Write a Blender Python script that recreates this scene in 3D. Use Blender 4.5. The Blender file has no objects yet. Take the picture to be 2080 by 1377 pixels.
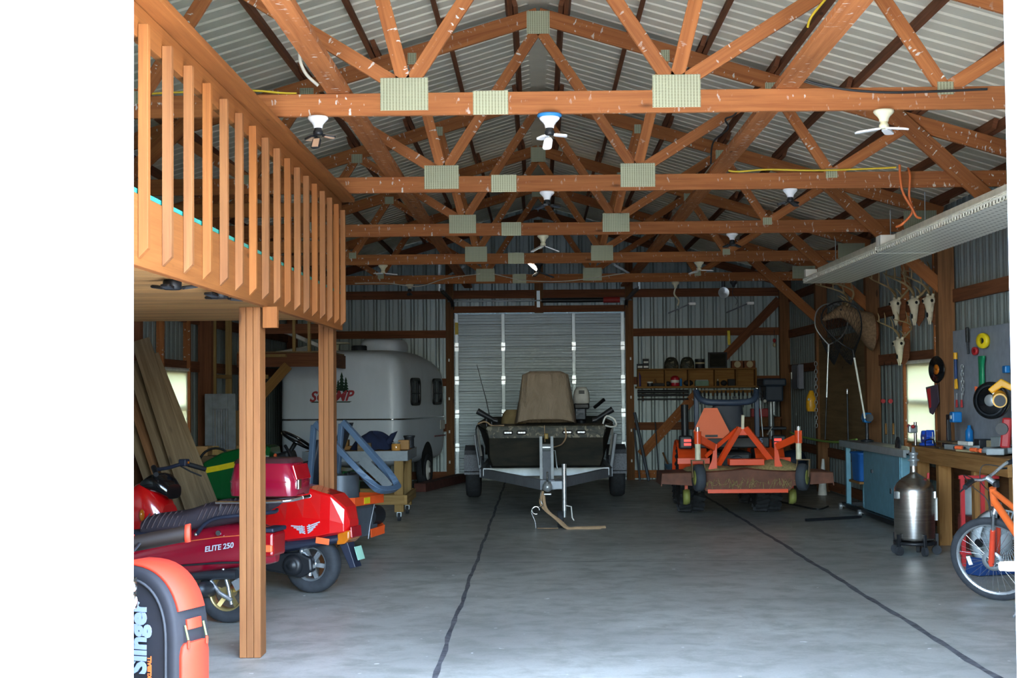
import bpy, bmesh, math, random
from mathutils import Vector, Matrix, Euler
V = Vector
PI = math.pi
R = math.radians
rnd = random.Random(7)
sc = bpy.context.scene
COL = sc.collection
# ------------------------------------------------------------------ camera
F = 3085.0
CAM = V((0, 0, 1.6))
yaw, pitch, roll = math.atan(52.0 / F), math.atan(109.0 / F), -0.0085
RC = (Matrix.Rotation(yaw, 3, 'Z') @ Matrix.Rotation(PI / 2 + pitch, 3, 'X') @ Matrix.Rotation(roll, 3, 'Z'))
cd = bpy.data.cameras.new('camera')
cam = bpy.data.objects.new('camera', cd)
COL.objects.link(cam)
cam.matrix_world = Matrix.Translation(CAM) @ RC.to_4x4()
cd.sensor_width = 36.0
cd.lens = F / 2080.0 * 36.0
cd.clip_start = 0.05
cd.clip_end = 500
sc.camera = cam

def ray(px, py):
    return RC @ V(((px - 1040.0) / F, -(py - 688.5) / F, -1.0))

def ay(px, py, y):
    d = ray(px, py)
    return CAM + d * (y / d.y)

def az(px, py, z):
    d = ray(px, py)
    return CAM + d * ((z - CAM.z) / d.z)

def ax(px, py, x):
    d = ray(px, py)
    return CAM + d * (x / d.x)

# ------------------------------------------------------------------ materials
MATS = {}

def nmat(name):
    m = bpy.data.materials.new(name)
    m.use_nodes = True
    nt = m.node_tree
    return m, nt, nt.nodes['Principled BSDF']

def lin(c):
    return tuple(((x / 255.0) / 12.92 if x / 255.0 <= 0.04045 else ((x / 255.0 + 0.055) / 1.055) ** 2.4) for x in c) + (1.0,)

def node(nt, t, **k):
    n = nt.nodes.new(t)
    for a, b in k.items():
        setattr(n, a, b)
    return n

def mixc(nt, fac, a, b, mode='MIX'):
    n = node(nt, 'ShaderNodeMix', data_type='RGBA', blend_type=mode)
    L = nt.links
    for s, v in ((n.inputs[0], fac), (n.inputs[6], a), (n.inputs[7], b)):
        if hasattr(v, 'links'):
            L.new(v, s)
        else:
            s.default_value = v
    return n.outputs[2]

def ramp(nt, src, p0, p1, c0=(0, 0, 0, 1), c1=(1, 1, 1, 1)):
    n = node(nt, 'ShaderNodeValToRGB')
    e = n.color_ramp.elements
    e[0].position, e[1].position = p0, p1
    e[0].color, e[1].color = c0, c1
    nt.links.new(src, n.inputs[0])
    return n.outputs[0]

def noise(nt, vec, scale, detail=4, rough=0.55, dist=0.0):
    n = node(nt, 'ShaderNodeTexNoise')
    n.inputs['Scale'].default_value = scale
    n.inputs['Detail'].default_value = detail
    n.inputs['Roughness'].default_value = rough
    n.inputs['Distortion'].default_value = dist
    if vec is not None:
        nt.links.new(vec, n.inputs['Vector'])
    return n.outputs['Fac']

def mapping(nt, src, scale=(1, 1, 1), loc=(0, 0, 0)):
    n = node(nt, 'ShaderNodeMapping')
    n.inputs['Scale'].default_value = scale
    n.inputs['Location'].default_value = loc
    nt.links.new(src, n.inputs[0])
    return n.outputs[0]

def coord(nt, which='Object'):
    return node(nt, 'ShaderNodeTexCoord').outputs[which]

def bump(nt, b, h, strength=0.2, dist=0.01):
    n = node(nt, 'ShaderNodeBump')
    n.inputs['Strength'].default_value = strength
    n.inputs['Distance'].default_value = dist
    nt.links.new(h, n.inputs['Height'])
    nt.links.new(n.outputs[0], b.inputs['Normal'])

def plain(name, c, rough=0.5, metal=0.0, vary=0.12, scale=9.0, coat=0.0, emit=0.0, spec=None):
    """simple material with slight procedural mottling; c is sRGB 0-255"""
    if name in MATS:
        return MATS[name]
    m, nt, b = nmat(name)
    base = lin(c)
    n = noise(nt, coord(nt), scale, 4)
    dark = tuple(x * (1 - vary) for x in base[:3]) + (1,)
    lite = tuple(min(1, x * (1 + vary)) for x in base[:3]) + (1,)
    nt.links.new(ramp(nt, n, 0.3, 0.7, dark, lite), b.inputs['Base Color'])
    b.inputs['Roughness'].default_value = rough
    b.inputs['Metallic'].default_value = metal
    b.inputs['Coat Weight'].default_value = coat
    b.inputs['Coat Roughness'].default_value = 0.05
    if spec is not None:
        b.inputs['Specular IOR Level'].default_value = spec
    if emit:
        b.inputs['Emission Color'].default_value = base
        b.inputs['Emission Strength'].default_value = emit
    MATS[name] = m
    return m

def wood(name, c, c2, rough=0.7, drops=0.0, grain=1.0, knots=True):
    """board with the grain running along U of the UV map"""
    m, nt, b = nmat(name)
    uv = coord(nt, 'UV')
    g1 = noise(nt, mapping(nt, uv, (1.2 * grain, 26 * grain, 1)), 1.0, 5, 0.6, 0.6)
    g2 = noise(nt, mapping(nt, uv, (3.0, 140, 1)), 1.0, 3, 0.6)
    g3 = noise(nt, mapping(nt, uv, (0.35, 0.6, 1)), 1.0, 2, 0.5)
    col = ramp(nt, g1, 0.3, 0.72, lin(c2), lin(c))
    col = mixc(nt, ramp(nt, g2, 0.45, 0.8, (0, 0, 0, 1), (0.35, 0.35, 0.35, 1)), col, lin(tuple(x * 0.72 for x in c2)))
    br = ramp(nt, g3, 0.35, 0.65, (0.8, 0.8, 0.8, 1), (1.12, 1.1, 1.06, 1))
    col = mixc(nt, 1.0, col, br, 'MULTIPLY')
    if knots:
        vo = node(nt, 'ShaderNodeTexVoronoi')
        vo.inputs['Scale'].default_value = 1.0
        nt.links.new(mapping(nt, uv, (1.7, 5.5, 1)), vo.inputs['Vector'])
        k = ramp(nt, vo.outputs['Distance'], 0.05, 0.11, (0.75, 0.75, 0.75, 1), (0, 0, 0, 1))
        col = mixc(nt, k, col, lin(tuple(x * 0.55 for x in c2)))
    if drops:
        d1 = noise(nt, mapping(nt, uv, (34, 14, 1)), 1.0, 2, 0.5)
        d2 = noise(nt, mapping(nt, uv, (1.1, 1.5, 1), (3, 1, 0)), 1.0, 2, 0.5)
        mm = node(nt, 'ShaderNodeMath', operation='MULTIPLY')
        nt.links.new(ramp(nt, d1, 0.64, 0.68), mm.inputs[0])
        nt.links.new(ramp(nt, d2, 0.40, 0.58), mm.inputs[1])
        col = mixc(nt, mm.outputs[0], col, (drops, drops * 0.97, drops * 0.88, 1))
    nt.links.new(col, b.inputs['Base Color'])
    b.inputs['Roughness'].default_value = rough
    b.inputs['Specular IOR Level'].default_value = 0.25
    bump(nt, b, g1, 0.12, 0.004)
    MATS[name] = m
    return m

def M(k):
    return MATS[k]

# ------------------------------------------------------------------ mesh builder
class MB:
    def __init__(s):
        s.v, s.f, s.uv, s.sm = [], [], [], []

    def add(s, vs, fs, uvs=None, smooth=False):
        b = len(s.v)
        s.v += [tuple(v) for v in vs]
        for i, f in enumerate(fs):
            s.f.append(tuple(b + j for j in f))
            s.uv.append(uvs[i] if uvs else [(vs[j][0] + vs[j][1] * 0.37, vs[j][2] + vs[j][1] * 0.61) for j in f])
            s.sm.append(smooth)
        return s

    def hexa(s, o, X, Y, Z):
        """box centred on o with half-axis vectors X (long axis for the grain), Y, Z"""
        o, X, Y, Z = V(o), V(X), V(Y), V(Z)
        if X.cross(Y).dot(Z) < 0:
            Z = -Z
        vs = [o + X * a + Y * b + Z * c for a in (-1, 1) for b in (-1, 1) for c in (-1, 1)]
        fs = [(0, 1, 3, 2), (4, 6, 7, 5), (0, 4, 5, 1), (2, 3, 7, 6), (0, 2, 6, 4), (1, 5, 7, 3)]
        lx, ly, lz = X.length, Y.length, Z.length
        ou, ov = rnd.random() * 50, rnd.random() * 50
        par = [(a * lx, b * ly, c * lz) for a in (-1, 1) for b in (-1, 1) for c in (-1, 1)]
        uvs = []
        for k, f in enumerate(fs):
            q = []
            for j in f:
                x, y, z = par[j]
                q.append({0: (y + ou, z + ov), 1: (y + ou, z + ov), 2: (x + ou, z + ov), 3: (x + ou, z + ov + 3), 4: (x + ou, y + ov + 5), 5: (x + ou, y + ov + 7)}[k])
            uvs.append(q)
        return s.add(vs, fs, uvs)

    def box(s, c, size, rot=None):
        r = Euler(rot).to_matrix() if rot else Matrix.Identity(3)
        ax3 = [r @ V((size[0] / 2, 0, 0)), r @ V((0, size[1] / 2, 0)), r @ V((0, 0, size[2] / 2))]
        order = sorted(range(3), key=lambda i: -size[i])
        return s.hexa(c, ax3[order[0]], ax3[order[1]], ax3[order[2]])

    def bar(s, p0, p1, w, h, up=(0, 0, 1)):
        p0, p1 = V(p0), V(p1)
        d = p1 - p0
        X = d / 2
        dn = d.normalized()
        up = V(up)
        side = dn.cross(up)
        if side.length < 1e-4:
            side = dn.cross(V((0, 1, 0)))
        side.normalize()
        u = side.cross(dn)
        return s.hexa((p0 + p1) / 2, X, side * (w / 2), u * (h / 2))

    def tube(s, pts, r, n=8, closed=False, caps=True, flat=None):
        pts = [V(p) for p in pts]
        m = len(pts)
        rs = r if isinstance(r, (list, tuple)) else [r] * m
        prev = None
        rings = []
        for i, p in enumerate(pts):
            a = pts[(i - 1) % m] if (closed or i > 0) else p
            b = pts[(i + 1) % m] if (closed or i < m - 1) else p
            t = (b - a)
            t = t.normalized() if t.length > 1e-9 else V((0, 0, 1))
            if prev is None:
                ref = V((0, 0, 1)) if abs(t.z) < 0.9 else V((0, 1, 0))
                nn = (ref - t * ref.dot(t)).normalized()
            else:
                nn = (prev - t * prev.dot(t))
                nn = nn.normalized() if nn.length > 1e-6 else t.orthogonal().normalized()
            prev = nn
            bb = t.cross(nn)
            rings.append([p + (nn * math.cos(2 * PI * k / n) * (flat if flat else 1.0) + bb * math.sin(2 * PI * k / n)) * rs[i] for k in range(n)])
        return s.skin(rings, closed, caps)

    def skin(s, rings, closed=False, caps=True, smooth=True, wrap=True):
        n, m = len(rings[0]), len(rings)
        vs = [p for r_ in rings for p in r_]
        fs, uvs = [], []
        kk = n if wrap else n - 1
        for i in range(m if closed else m - 1):
            j = (i + 1) % m
            for k in range(kk):
                l = (k + 1) % n
                fs.append((i * n + k, i * n + l, j * n + l, j * n + k))
                uvs.append([(i * .1, k / n), (i * .1, (k + 1) / n), (i * .1 + .1, (k + 1) / n), (i * .1 + .1, k / n)])
        s.add(vs, fs, uvs, smooth)
        if caps and not closed and wrap:
            s.add(rings[0], [tuple(reversed(range(n)))])
            s.add(rings[-1], [tuple(range(n))])
        return s

    def lathe(s, prof, o=(0, 0, 0), axis=(0, 0, 1), n=24, smooth=True, arc=1.0, start=0.0):
        o, a = V(o), V(axis).normalized()
        x = a.orthogonal().normalized()
        if abs(a.y) > .9 or abs(a.x) > .9:
            x = V((0, 0, 1))
        y = a.cross(x)
        full = arc >= 0.999
        k = n if full else n + 1
        rings = []
        for rr, zz in prof:
            rings.append([o + a * zz + (x * math.cos(start + 2 * PI * arc * i / n) + y * math.sin(start + 2 * PI * arc * i / n)) * max(rr, 1e-5) for i in range(k)])
        return s.skin(rings, False, False, smooth, full)

    def cyl(s, p0, p1, r, n=16, r1=None):
        p0, p1 = V(p0), V(p1)
        L = (p1 - p0).length
        r1 = r if r1 is None else r1
        a = (p1 - p0).normalized()
        s.lathe([(r, 0), (r1, L)], p0, a, n)
        b = len(s.v)
        c0, c1 = s.v[b - 2 * n:b - n], s.v[b - n:b]
        s.add(c0, [tuple(reversed(range(n)))])
        s.add(c1, [tuple(range(n))])
        return s

    def prism(s, poly, o, ua, ub, th):
        """extrude the 2D polygon poly (in axes ua, ub at o) by vector th"""
        o, ua, ub, th = V(o), V(ua), V(ub), V(th)
        n = len(poly)
        a = [o + ua * p[0] + ub * p[1] for p in poly]
        b = [p + th for p in a]
        fs = [tuple(range(n))[::-1], tuple(n + i for i in range(n))] + [(i, (i + 1) % n, n + (i + 1) % n, n + i) for i in range(n)]
        if ua.cross(ub).dot(th) < 0:
            fs = [f[::-1] for f in fs]
        off = rnd.random() * 9
        uvp = list(poly) * 2
        uvs = [[(uvp[j][0] + off, uvp[j][1] + off + (j >= n) * th.length) for j in f] for f in fs]
        return s.add(a + b, fs, uvs)

    def ball(s, c, r, n=12, m=8):
        c = V(c)
        r = V(r) if hasattr(r, '__len__') else V((r, r, r))
        rings = []
        for i in range(m + 1):
            t = PI * i / m
            rings.append([c + V((r.x * max(math.sin(t), 1e-4) * math.cos(2 * PI * k / n), r.y * max(math.sin(t), 1e-4) * math.sin(2 * PI * k / n), -r.z * math.cos(t))) for k in range(n)])
        return s.skin(rings, False, False)

    def grid(s, fn, nu, nv, smooth=True, th=None):
        vs = [V(fn(i / nu, j / nv)) for i in range(nu + 1) for j in range(nv + 1)]
        w = nv + 1
        fs = [(i * w + j, (i + 1) * w + j, (i + 1) * w + j + 1, i * w + j + 1) for i in range(nu) for j in range(nv)]
        uvs = [[(q // w / nu * 2, q % w / nv * 2) for q in f] for f in fs]
        s.add(vs, fs, uvs, smooth)
        return s

    def xf(s, M4, start=0):
        for i in range(start, len(s.v)):
            s.v[i] = tuple(M4 @ V(s.v[i]))
        return s

    def build(s, name, mat, parent=None, bevel=0.0, world=False, solid=0.0, sub=0, seg=2):
        me = bpy.data.meshes.new(name)
        vs = s.v
        if world and parent is not None:
            l = parent_loc(parent)
            vs = [(v[0] - l[0], v[1] - l[1], v[2] - l[2]) for v in vs]
        me.from_pydata(vs, [], s.f)
        ul = me.uv_layers.new(name='UVMap')
        i = 0
        flat = []
        for q in s.uv:
            for c in q:
                flat += [c[0], c[1]]
        ul.data.foreach_set('uv', flat)
        me.polygons.foreach_set('use_smooth', s.sm)
        me.materials.append(M(mat) if isinstance(mat, str) else mat)
        me.update()
        o = bpy.data.objects.new(name, me)
        COL.objects.link(o)
        if parent is not None:
            o.parent = parent
        if sub:
            md = o.modifiers.new('sub', 'SUBSURF')
            md.levels = md.render_levels = sub
        if solid:
            md = o.modifiers.new('solid', 'SOLIDIFY')
            md.thickness = solid
            md.offset = 0
        if bevel:
            md = o.modifiers.new('bevel', 'BEVEL')
            md.width = bevel
            md.segments = seg
            md.limit_method = 'ANGLE'
            md.angle_limit = R(35)
        return o

def parent_loc(p):
    l = V((0, 0, 0))
    while p is not None:
        l = l + V(p.location)
        p = p.parent
    return l

def thing(name, label, cat, loc=(0, 0, 0), rz=0.0, group=None):
    o = bpy.data.objects.new(name, None)
    o.empty_display_size = 0.1
    COL.objects.link(o)
    o.location = loc
    o.rotation_euler = (0, 0, rz)
    return tag(o, label, cat, group)

def tag(o, label, cat, group=None):
    o['label'] = label
    o['category'] = cat
    if group:
        o['group'] = group
    return o

def structure(o):
    o['kind'] = 'structure'
    return o

def kids(o):
    return [c for c in ALLOBJ() if c.parent is o]

def ALLOBJ():
    return list(COL.objects)

def copy_tree(o, loc=None, rz=None, label=None, group=None):
    allo = ALLOBJ()
    ch = {}
    for c in allo:
        if c.parent is not None:
            ch.setdefault(c.parent, []).append(c)

    def rec(q, par):
        n = q.copy()
        COL.objects.link(n)
        if par is not None:
            n.parent = par
        for c in ch.get(q, []):
            rec(c, n)
        return n
    r = rec(o, None)
    if loc is not None:
        r.location = loc
    if rz is not None:
        r.rotation_euler = (0, 0, rz)
    if label:
        r['label'] = label
    if group:
        r['group'] = group
    return r

def text(name, body, mat, parent, loc, size, xdir, ydir, ext=0.001, align='CENTER', bold=0.0, shear=0.0, world=True):
    cu = bpy.data.curves.new(name, 'FONT')
    cu.body = body
    cu.size = size
    cu.extrude = ext
    cu.offset = bold
    cu.shear = shear
    cu.align_x = align
    cu.align_y = 'CENTER'
    cu.resolution_u = 3
    cu.materials.append(M(mat))
    o = bpy.data.objects.new(name, cu)
    COL.objects.link(o)
    x, y = V(xdir).normalized(), V(ydir).normalized()
    z = x.cross(y)
    y = z.cross(x)
    m = Matrix((x, y, z)).transposed().to_4x4()
    l = V(loc) - (parent_loc(parent) if world else V((0, 0, 0)))
    m.translation = l
    bpy.context.view_layer.update()
    me = bpy.data.meshes.new_from_object(o.evaluated_get(bpy.context.evaluated_depsgraph_get()))
    bpy.data.objects.remove(o)
    o = bpy.data.objects.new(name, me)
    COL.objects.link(o)
    o.parent = parent
    o.matrix_local = m
    return o

def sq(cx, cy, cz, ra, rb, a=(1, 0, 0), b=(0, 0, 1), n=20, p=4.0):
    """superellipse ring"""
    c, a, b = V((cx, cy, cz)), V(a), V(b)
    out = []
    for k in range(n):
        t = 2 * PI * k / n
        ct, st = math.cos(t), math.sin(t)
        out.append(c + a * (ra * math.copysign(abs(ct) ** (2 / p), ct)) + b * (rb * math.copysign(abs(st) ** (2 / p), st)))
    return out

def arcpts(c, r, a0, a1, n, u=(1, 0, 0), w=(0, 0, 1)):
    c, u, w = V(c), V(u), V(w)
    return [c + u * (r * math.cos(a0 + (a1 - a0) * i / n)) + w * (r * math.sin(a0 + (a1 - a0) * i / n)) for i in range(n + 1)]

def bez(p0, p1, p2, p3, n=12):
    p0, p1, p2, p3 = V(p0), V(p1), V(p2), V(p3)
    return [p0 * (1 - t) ** 3 + p1 * 3 * t * (1 - t) ** 2 + p2 * 3 * t * t * (1 - t) + p3 * t ** 3 for t in [i / n for i in range(n + 1)]]

def smoothpath(pts, n=6):
    pts = [V(p) for p in pts]
    out = []
    for i in range(len(pts) - 1):
        a = pts[max(i - 1, 0)]
        b, c = pts[i], pts[i + 1]
        d = pts[min(i + 2, len(pts) - 1)]
        for k in range(n):
            t = k / n
            out.append(0.5 * ((2 * b) + (c - a) * t + (2 * a - 5 * b + 4 * c - d) * t * t + (3 * b - a - 3 * c + d) * t ** 3))
    out.append(pts[-1])
    return out

def cord(name, pts, r, mat, label, cat='cord', n=6, sub=6, group=None):
    o = MB().tube(smoothpath(pts, sub), r, n).build(name, mat)
    return tag(o, label, cat, group)
# ------------------------------------------------------------------ the materials used
wood('loft_wood', (160, 99, 50), (136, 80, 38), 0.65, grain=0.8)
wood('post_wood', (156, 104, 63), (128, 80, 46), 0.65)
wood('truss_wood', (188, 120, 70), (152, 90, 50), 0.75, drops=0.7)
wood('girt_wood', (142, 90, 60), (108, 66, 44), 0.8)
wood('dark_wood', (142, 100, 66), (106, 72, 46), 0.8)
wood('old_board', (150, 128, 100), (108, 88, 64), 0.85)
wood('plywood', (152, 126, 90), (122, 98, 66), 0.8, grain=0.5)
wood('bench_wood', (176, 132, 80), (140, 98, 54), 0.75)
wood('soffit_wood', (214, 168, 112), (186, 136, 84), 0.75)
wood('box_wood', (164, 122, 70), (132, 92, 48), 0.8)
wood('stud_wood', (176, 146, 96), (142, 112, 66), 0.8)

def metal_sheet(name, c, rough=0.4, metal=0.35):
    m, nt, b = nmat(name)
    n1 = noise(nt, mapping(nt, coord(nt), (1.4, 1.4, 0.5)), 1.0, 5, 0.6)
    n2 = noise(nt, coord(nt), 30, 3)
    base = lin(c)
    col = ramp(nt, n1, 0.25, 0.75, tuple(x * 0.86 for x in base[:3]) + (1,), tuple(x * 1.08 for x in base[:3]) + (1,))
    nt.links.new(col, b.inputs['Base Color'])
    b.inputs['Metallic'].default_value = metal
    rr = ramp(nt, n2, 0.3, 0.7, (rough * 0.8,) * 3 + (1,), (rough * 1.25,) * 3 + (1,))
    nt.links.new(rr, b.inputs['Roughness'])
    MATS[name] = m

metal_sheet('siding', (150, 162, 162), 0.45, 0.3)
metal_sheet('roofing', (238, 230, 208), 0.55, 0.0)
metal_sheet('garage_panel', (146, 158, 164), 0.42, 0.35)
metal_sheet('white_panel', (168, 177, 182), 0.5, 0.0)
metal_sheet('galvanised', (168, 178, 182), 0.4, 0.7)
metal_sheet('steel', (176, 182, 186), 0.35, 0.6)
metal_sheet('aluminium', (205, 210, 214), 0.32, 0.85)
metal_sheet('dark_steel', (70, 74, 80), 0.45, 0.7)
metal_sheet('camper_white', (228, 238, 250), 0.35, 0.0)

# punched truss plate: rows of small slots
m, nt, b = nmat('nail_plate')
w1 = node(nt, 'ShaderNodeTexWave', wave_type='BANDS', bands_direction='X')
w1.inputs['Scale'].default_value = 16
w2 = node(nt, 'ShaderNodeTexWave', wave_type='BANDS', bands_direction='Z')
w2.inputs['Scale'].default_value = 34
oc = coord(nt)
nt.links.new(oc, w1.inputs[0])
nt.links.new(oc, w2.inputs[0])
mm = node(nt, 'ShaderNodeMath', operation='MULTIPLY')
nt.links.new(w1.outputs['Fac'], mm.inputs[0])
nt.links.new(w2.outputs['Fac'], mm.inputs[1])
nt.links.new(mixc(nt, ramp(nt, mm.outputs[0], 0.35, 0.6), lin((176, 178, 148)), lin((110, 106, 78))), b.inputs['Base Color'])
b.inputs['Metallic'].default_value = 0.45
b.inputs['Roughness'].default_value = 0.45
bump(nt, b, mm.outputs[0], 0.5, 0.003)
MATS['nail_plate'] = m

# concrete slab with stains, scuffs and paint specks
m, nt, b = nmat('concrete')
oc = coord(nt)
n1 = noise(nt, oc, 0.55, 6, 0.62, 0.4)
n2 = noise(nt, oc, 3.2, 6, 0.65, 0.3)
n3 = noise(nt, mapping(nt, oc, (1.3, 1.1, 1)), 1.0, 5, 0.65)
n4 = noise(nt, oc, 11, 2, 0.5)
n5 = noise(nt, oc, 60, 4, 0.6)
col = ramp(nt, n1, 0.3, 0.72, lin((156, 157, 151)), lin((196, 198, 190)))
col = mixc(nt, ramp(nt, n2, 0.36, 0.56, (0.65, 0.65, 0.65, 1), (0, 0, 0, 1)), col, lin((134, 136, 126)))
col = mixc(nt, ramp(nt, n3, 0.58, 0.78, (0, 0, 0, 1), (0.35, 0.35, 0.35, 1)), col, lin((222, 222, 218)))
n6 = noise(nt, mapping(nt, oc, (1.6, 1.0, 1), (4, 2, 0)), 1.0, 4, 0.7, 0.8)
col = mixc(nt, ramp(nt, n6, 0.62, 0.75, (0, 0, 0, 1), (0.55, 0.55, 0.55, 1)), col, lin((126, 118, 108)))
col = mixc(nt, ramp(nt, n4, 0.73, 0.76), col, lin((244, 244, 242)))
col = mixc(nt, ramp(nt, n5, 0.3, 0.7, (0.18, 0.18, 0.18, 1), (0, 0, 0, 1)), col, lin((84, 82, 80)))
nt.links.new(col, b.inputs['Base Color'])
nt.links.new(ramp(nt, n2, 0.3, 0.7, (0.5, 0.5, 0.5, 1), (0.36, 0.36, 0.36, 1)), b.inputs['Roughness'])
bump(nt, b, n5, 0.1, 0.004)
MATS['concrete'] = m

# tarry joint sealant: breaks up along its length
m, nt, b = nmat('joint_tar')
n1 = noise(nt, coord(nt), 9, 5, 0.7)
nt.links.new(ramp(nt, n1, 0.35, 0.62, lin((52, 54, 60)), lin((104, 106, 110))), b.inputs['Base Color'])
b.inputs['Roughness'].default_value = 0.6
MATS['joint_tar'] = m

m, nt, b = nmat('gravel_yard')
n1 = noise(nt, coord(nt), 2.0, 6, 0.7)
nt.links.new(ramp(nt, n1, 0.3, 0.7, lin((140, 136, 126)), lin((172, 166, 156))), b.inputs['Base Color'])
b.inputs['Roughness'].default_value = 0.95
MATS['gravel_yard'] = m

# roller shade lit through by daylight
m, nt, b = nmat('shade_cloth')
b.inputs['Base Color'].default_value = lin((190, 184, 158))
tr = node(nt, 'ShaderNodeBsdfTranslucent')
tr.inputs[0].default_value = lin((138, 130, 96))
mx = node(nt, 'ShaderNodeMixShader')
mx.inputs[0].default_value = 0.6
nt.links.new(b.outputs[0], mx.inputs[1])
nt.links.new(tr.outputs[0], mx.inputs[2])
nt.links.new(mx.outputs[0], nt.nodes['Material Output'].inputs[0])
MATS['shade_cloth'] = m

m, nt, b = nmat('window_glass')
b.inputs['Base Color'].default_value = (1, 1, 1, 1)
b.inputs['Transmission Weight'].default_value = 1.0
b.inputs['Roughness'].default_value = 0.02
b.inputs['IOR'].default_value = 1.1
MATS['window_glass'] = m

plain('white_plastic', (236, 234, 226), 0.4)
plain('white_paint', (232, 232, 226), 0.45)
plain('black_plastic', (26, 28, 32), 0.45)
plain('black_gloss', (16, 17, 20), 0.18, coat=0.4)
plain('rubber', (44, 47, 52), 0.8, vary=0.25, scale=20)
plain('grey_rubber', (60, 66, 74), 0.8)
plain('seal_turquoise', (44, 150, 138), 0.6)
plain('cable_yellow', (226, 196, 52), 0.5)
plain('cable_orange', (214, 112, 56), 0.5)
plain('cable_black', (34, 34, 36), 0.5)
plain('cable_white', (214, 208, 190), 0.55)
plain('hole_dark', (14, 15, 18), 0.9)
plain('chrome', (225, 228, 232), 0.12, 1.0, 0.03)

m, nt, b = nmat('tank_steel')
bn_ = noise(nt, mapping(nt, coord(nt), (3, 3, 90)), 1.0, 3, .5)
nt.links.new(ramp(nt, bn_, .3, .7, lin((176, 170, 164)), lin((198, 194, 188))), b.inputs['Base Color'])
b.inputs['Metallic'].default_value = 1.0
b.inputs['Roughness'].default_value = .26
b.inputs['Anisotropic'].default_value = .6
MATS['tank_steel'] = m
# ------------------------------------------------------------------ building shell
TY = [9.45, 13.12, 16.79, 20.46, 24.13]
YB = 27.8            # back wall siding
YF = 5.75            # front wall
HW = 4.62            # half width to the siding
XO = 0.03            # ridge line
SL = 0.30            # roof slope
CH0, CH1 = 3.34, 3.48
APEX = 4.95          # top of the top chord at the ridge

def ztop(x, off=0.0):
    return APEX + off - SL * abs(x - XO)

def ribbed(mb, o, u, w, n, L, H, pitch=0.2286, dep=0.02, flip=1, shape=((0.0, 0), (0.03, 1), (0.055, 1), (0.085, 0), (0.13, 0), (0.136, 0.22), (0.144, 0.22), (0.15, 0))):
    """ribbed metal sheet: ribs repeat along u over length L, run along w for H (number or function), stand out along n"""
    o, u, w, n = V(o), V(u).normalized(), V(w).normalized(), V(n).normalized()
    xs = []
    k = 0
    while k * pitch < L:
        b = k * pitch
        for dx, dz in shape:
            if b + dx <= L:
                xs.append((b + dx, dz * dep))
        k += 1
    xs.append((L, 0))
    hf = H if callable(H) else (lambda t: (0.0, H))
    vs, fs = [], []
    for t, d in xs:
        h0, h1 = hf(t)
        vs += [o + u * t + n * d + w * h0, o + u * t + n * d + w * h1]
    for i in range(len(xs) - 1):
        q = (2 * i, 2 * i + 2, 2 * i + 3, 2 * i + 1)
        fs.append(q if flip > 0 else q[::-1])
    mb.add(vs, fs)

# floor slab + yard
fl = MB().box((0, (YF + YB) / 2 + 0.05, -0.1), (2 * HW + 0.1, YB - YF + 0.3, 0.2)).build('floor', 'concrete')
structure(fl)
jt = MB()
for xj in (-0.60, 2.53):
    n = 90
    for i in range(n):
        y0, y1 = 5.9 + (27.6 - 5.9) * i / n, 5.9 + (27.6 - 5.9) * (i + 1) / n
        wv = lambda y: 0.006 * math.sin(y * 2.3 + xj) + 0.004 * math.sin(y * 6.1)
        hw = lambda y: (0.024 if xj > 0 else 0.016) * (1 + 0.25 * math.sin(y * 9.7 + xj * 3))
        jt.add([(xj + wv(y0) - hw(y0), y0, 0.0015), (xj + wv(y0) + hw(y0), y0, 0.0015), (xj + wv(y1) + hw(y1), y1, 0.0015), (xj + wv(y1) - hw(y1), y1, 0.0015)], [(0, 1, 2, 3)])
jt.add([(-2.4, 14.38, 0.0012), (2.53, 14.40, 0.0012), (2.53, 14.42, 0.0012), (-2.4, 14.40, 0.0012)], [(0, 1, 2, 3)])
jt.build('floor_joint', 'joint_tar', fl)
yd = MB().box((0, -22.3, -0.1), (120, 56, 0.2)).build('ground_outside', 'gravel_yard')
structure(yd)

# roof
cl = MB()
for sgn in (-1, 1):
    dirv = V((sgn, 0, -SL)).normalized()
    L = (HW + 0.25) / dirv.x * sgn
    o = V((XO + sgn * 0.08, YF - 0.3, APEX + 0.10 - SL * 0.08))
    ribbed(cl, o, (0, 1, 0), dirv, V((0, 0, 1)) + V((sgn * SL, 0, 0)), YB - YF + 0.45, L, flip=-sgn, dep=0.022, shape=((0.0, 0), (0.016, 1), (0.044, 1), (0.06, 0)))
ceil = cl.build('ceiling', 'roofing', solid=0.002)
structure(ceil)
MB().box((XO, (YF + YB) / 2, APEX + 0.10), (0.2, YB - YF + 0.5, 0.05)).build('ridge_cap', 'roofing', ceil)
YP = [YF] + TY + [YB]
for sgn in (-1, 1):
    for x in (0.23, 0.82, 1.43, 2.05, 2.66, 3.27, 3.88, 4.42):
        pm = MB()
        for i in range(len(YP) - 1):
            sh = 0.024 * (1 if i % 2 else -1)
            xx = XO + sgn * (x + sh)
            pm.bar((xx, YP[i] - 0.28, ztop(xx, 0.048)), (xx, YP[i + 1] + (0.28 if i < len(YP) - 2 else 0), ztop(xx, 0.048)), 0.04, 0.09, up=(sgn * SL, 0, 1))
        pm.build('purlin', 'girt_wood', ceil)

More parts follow.
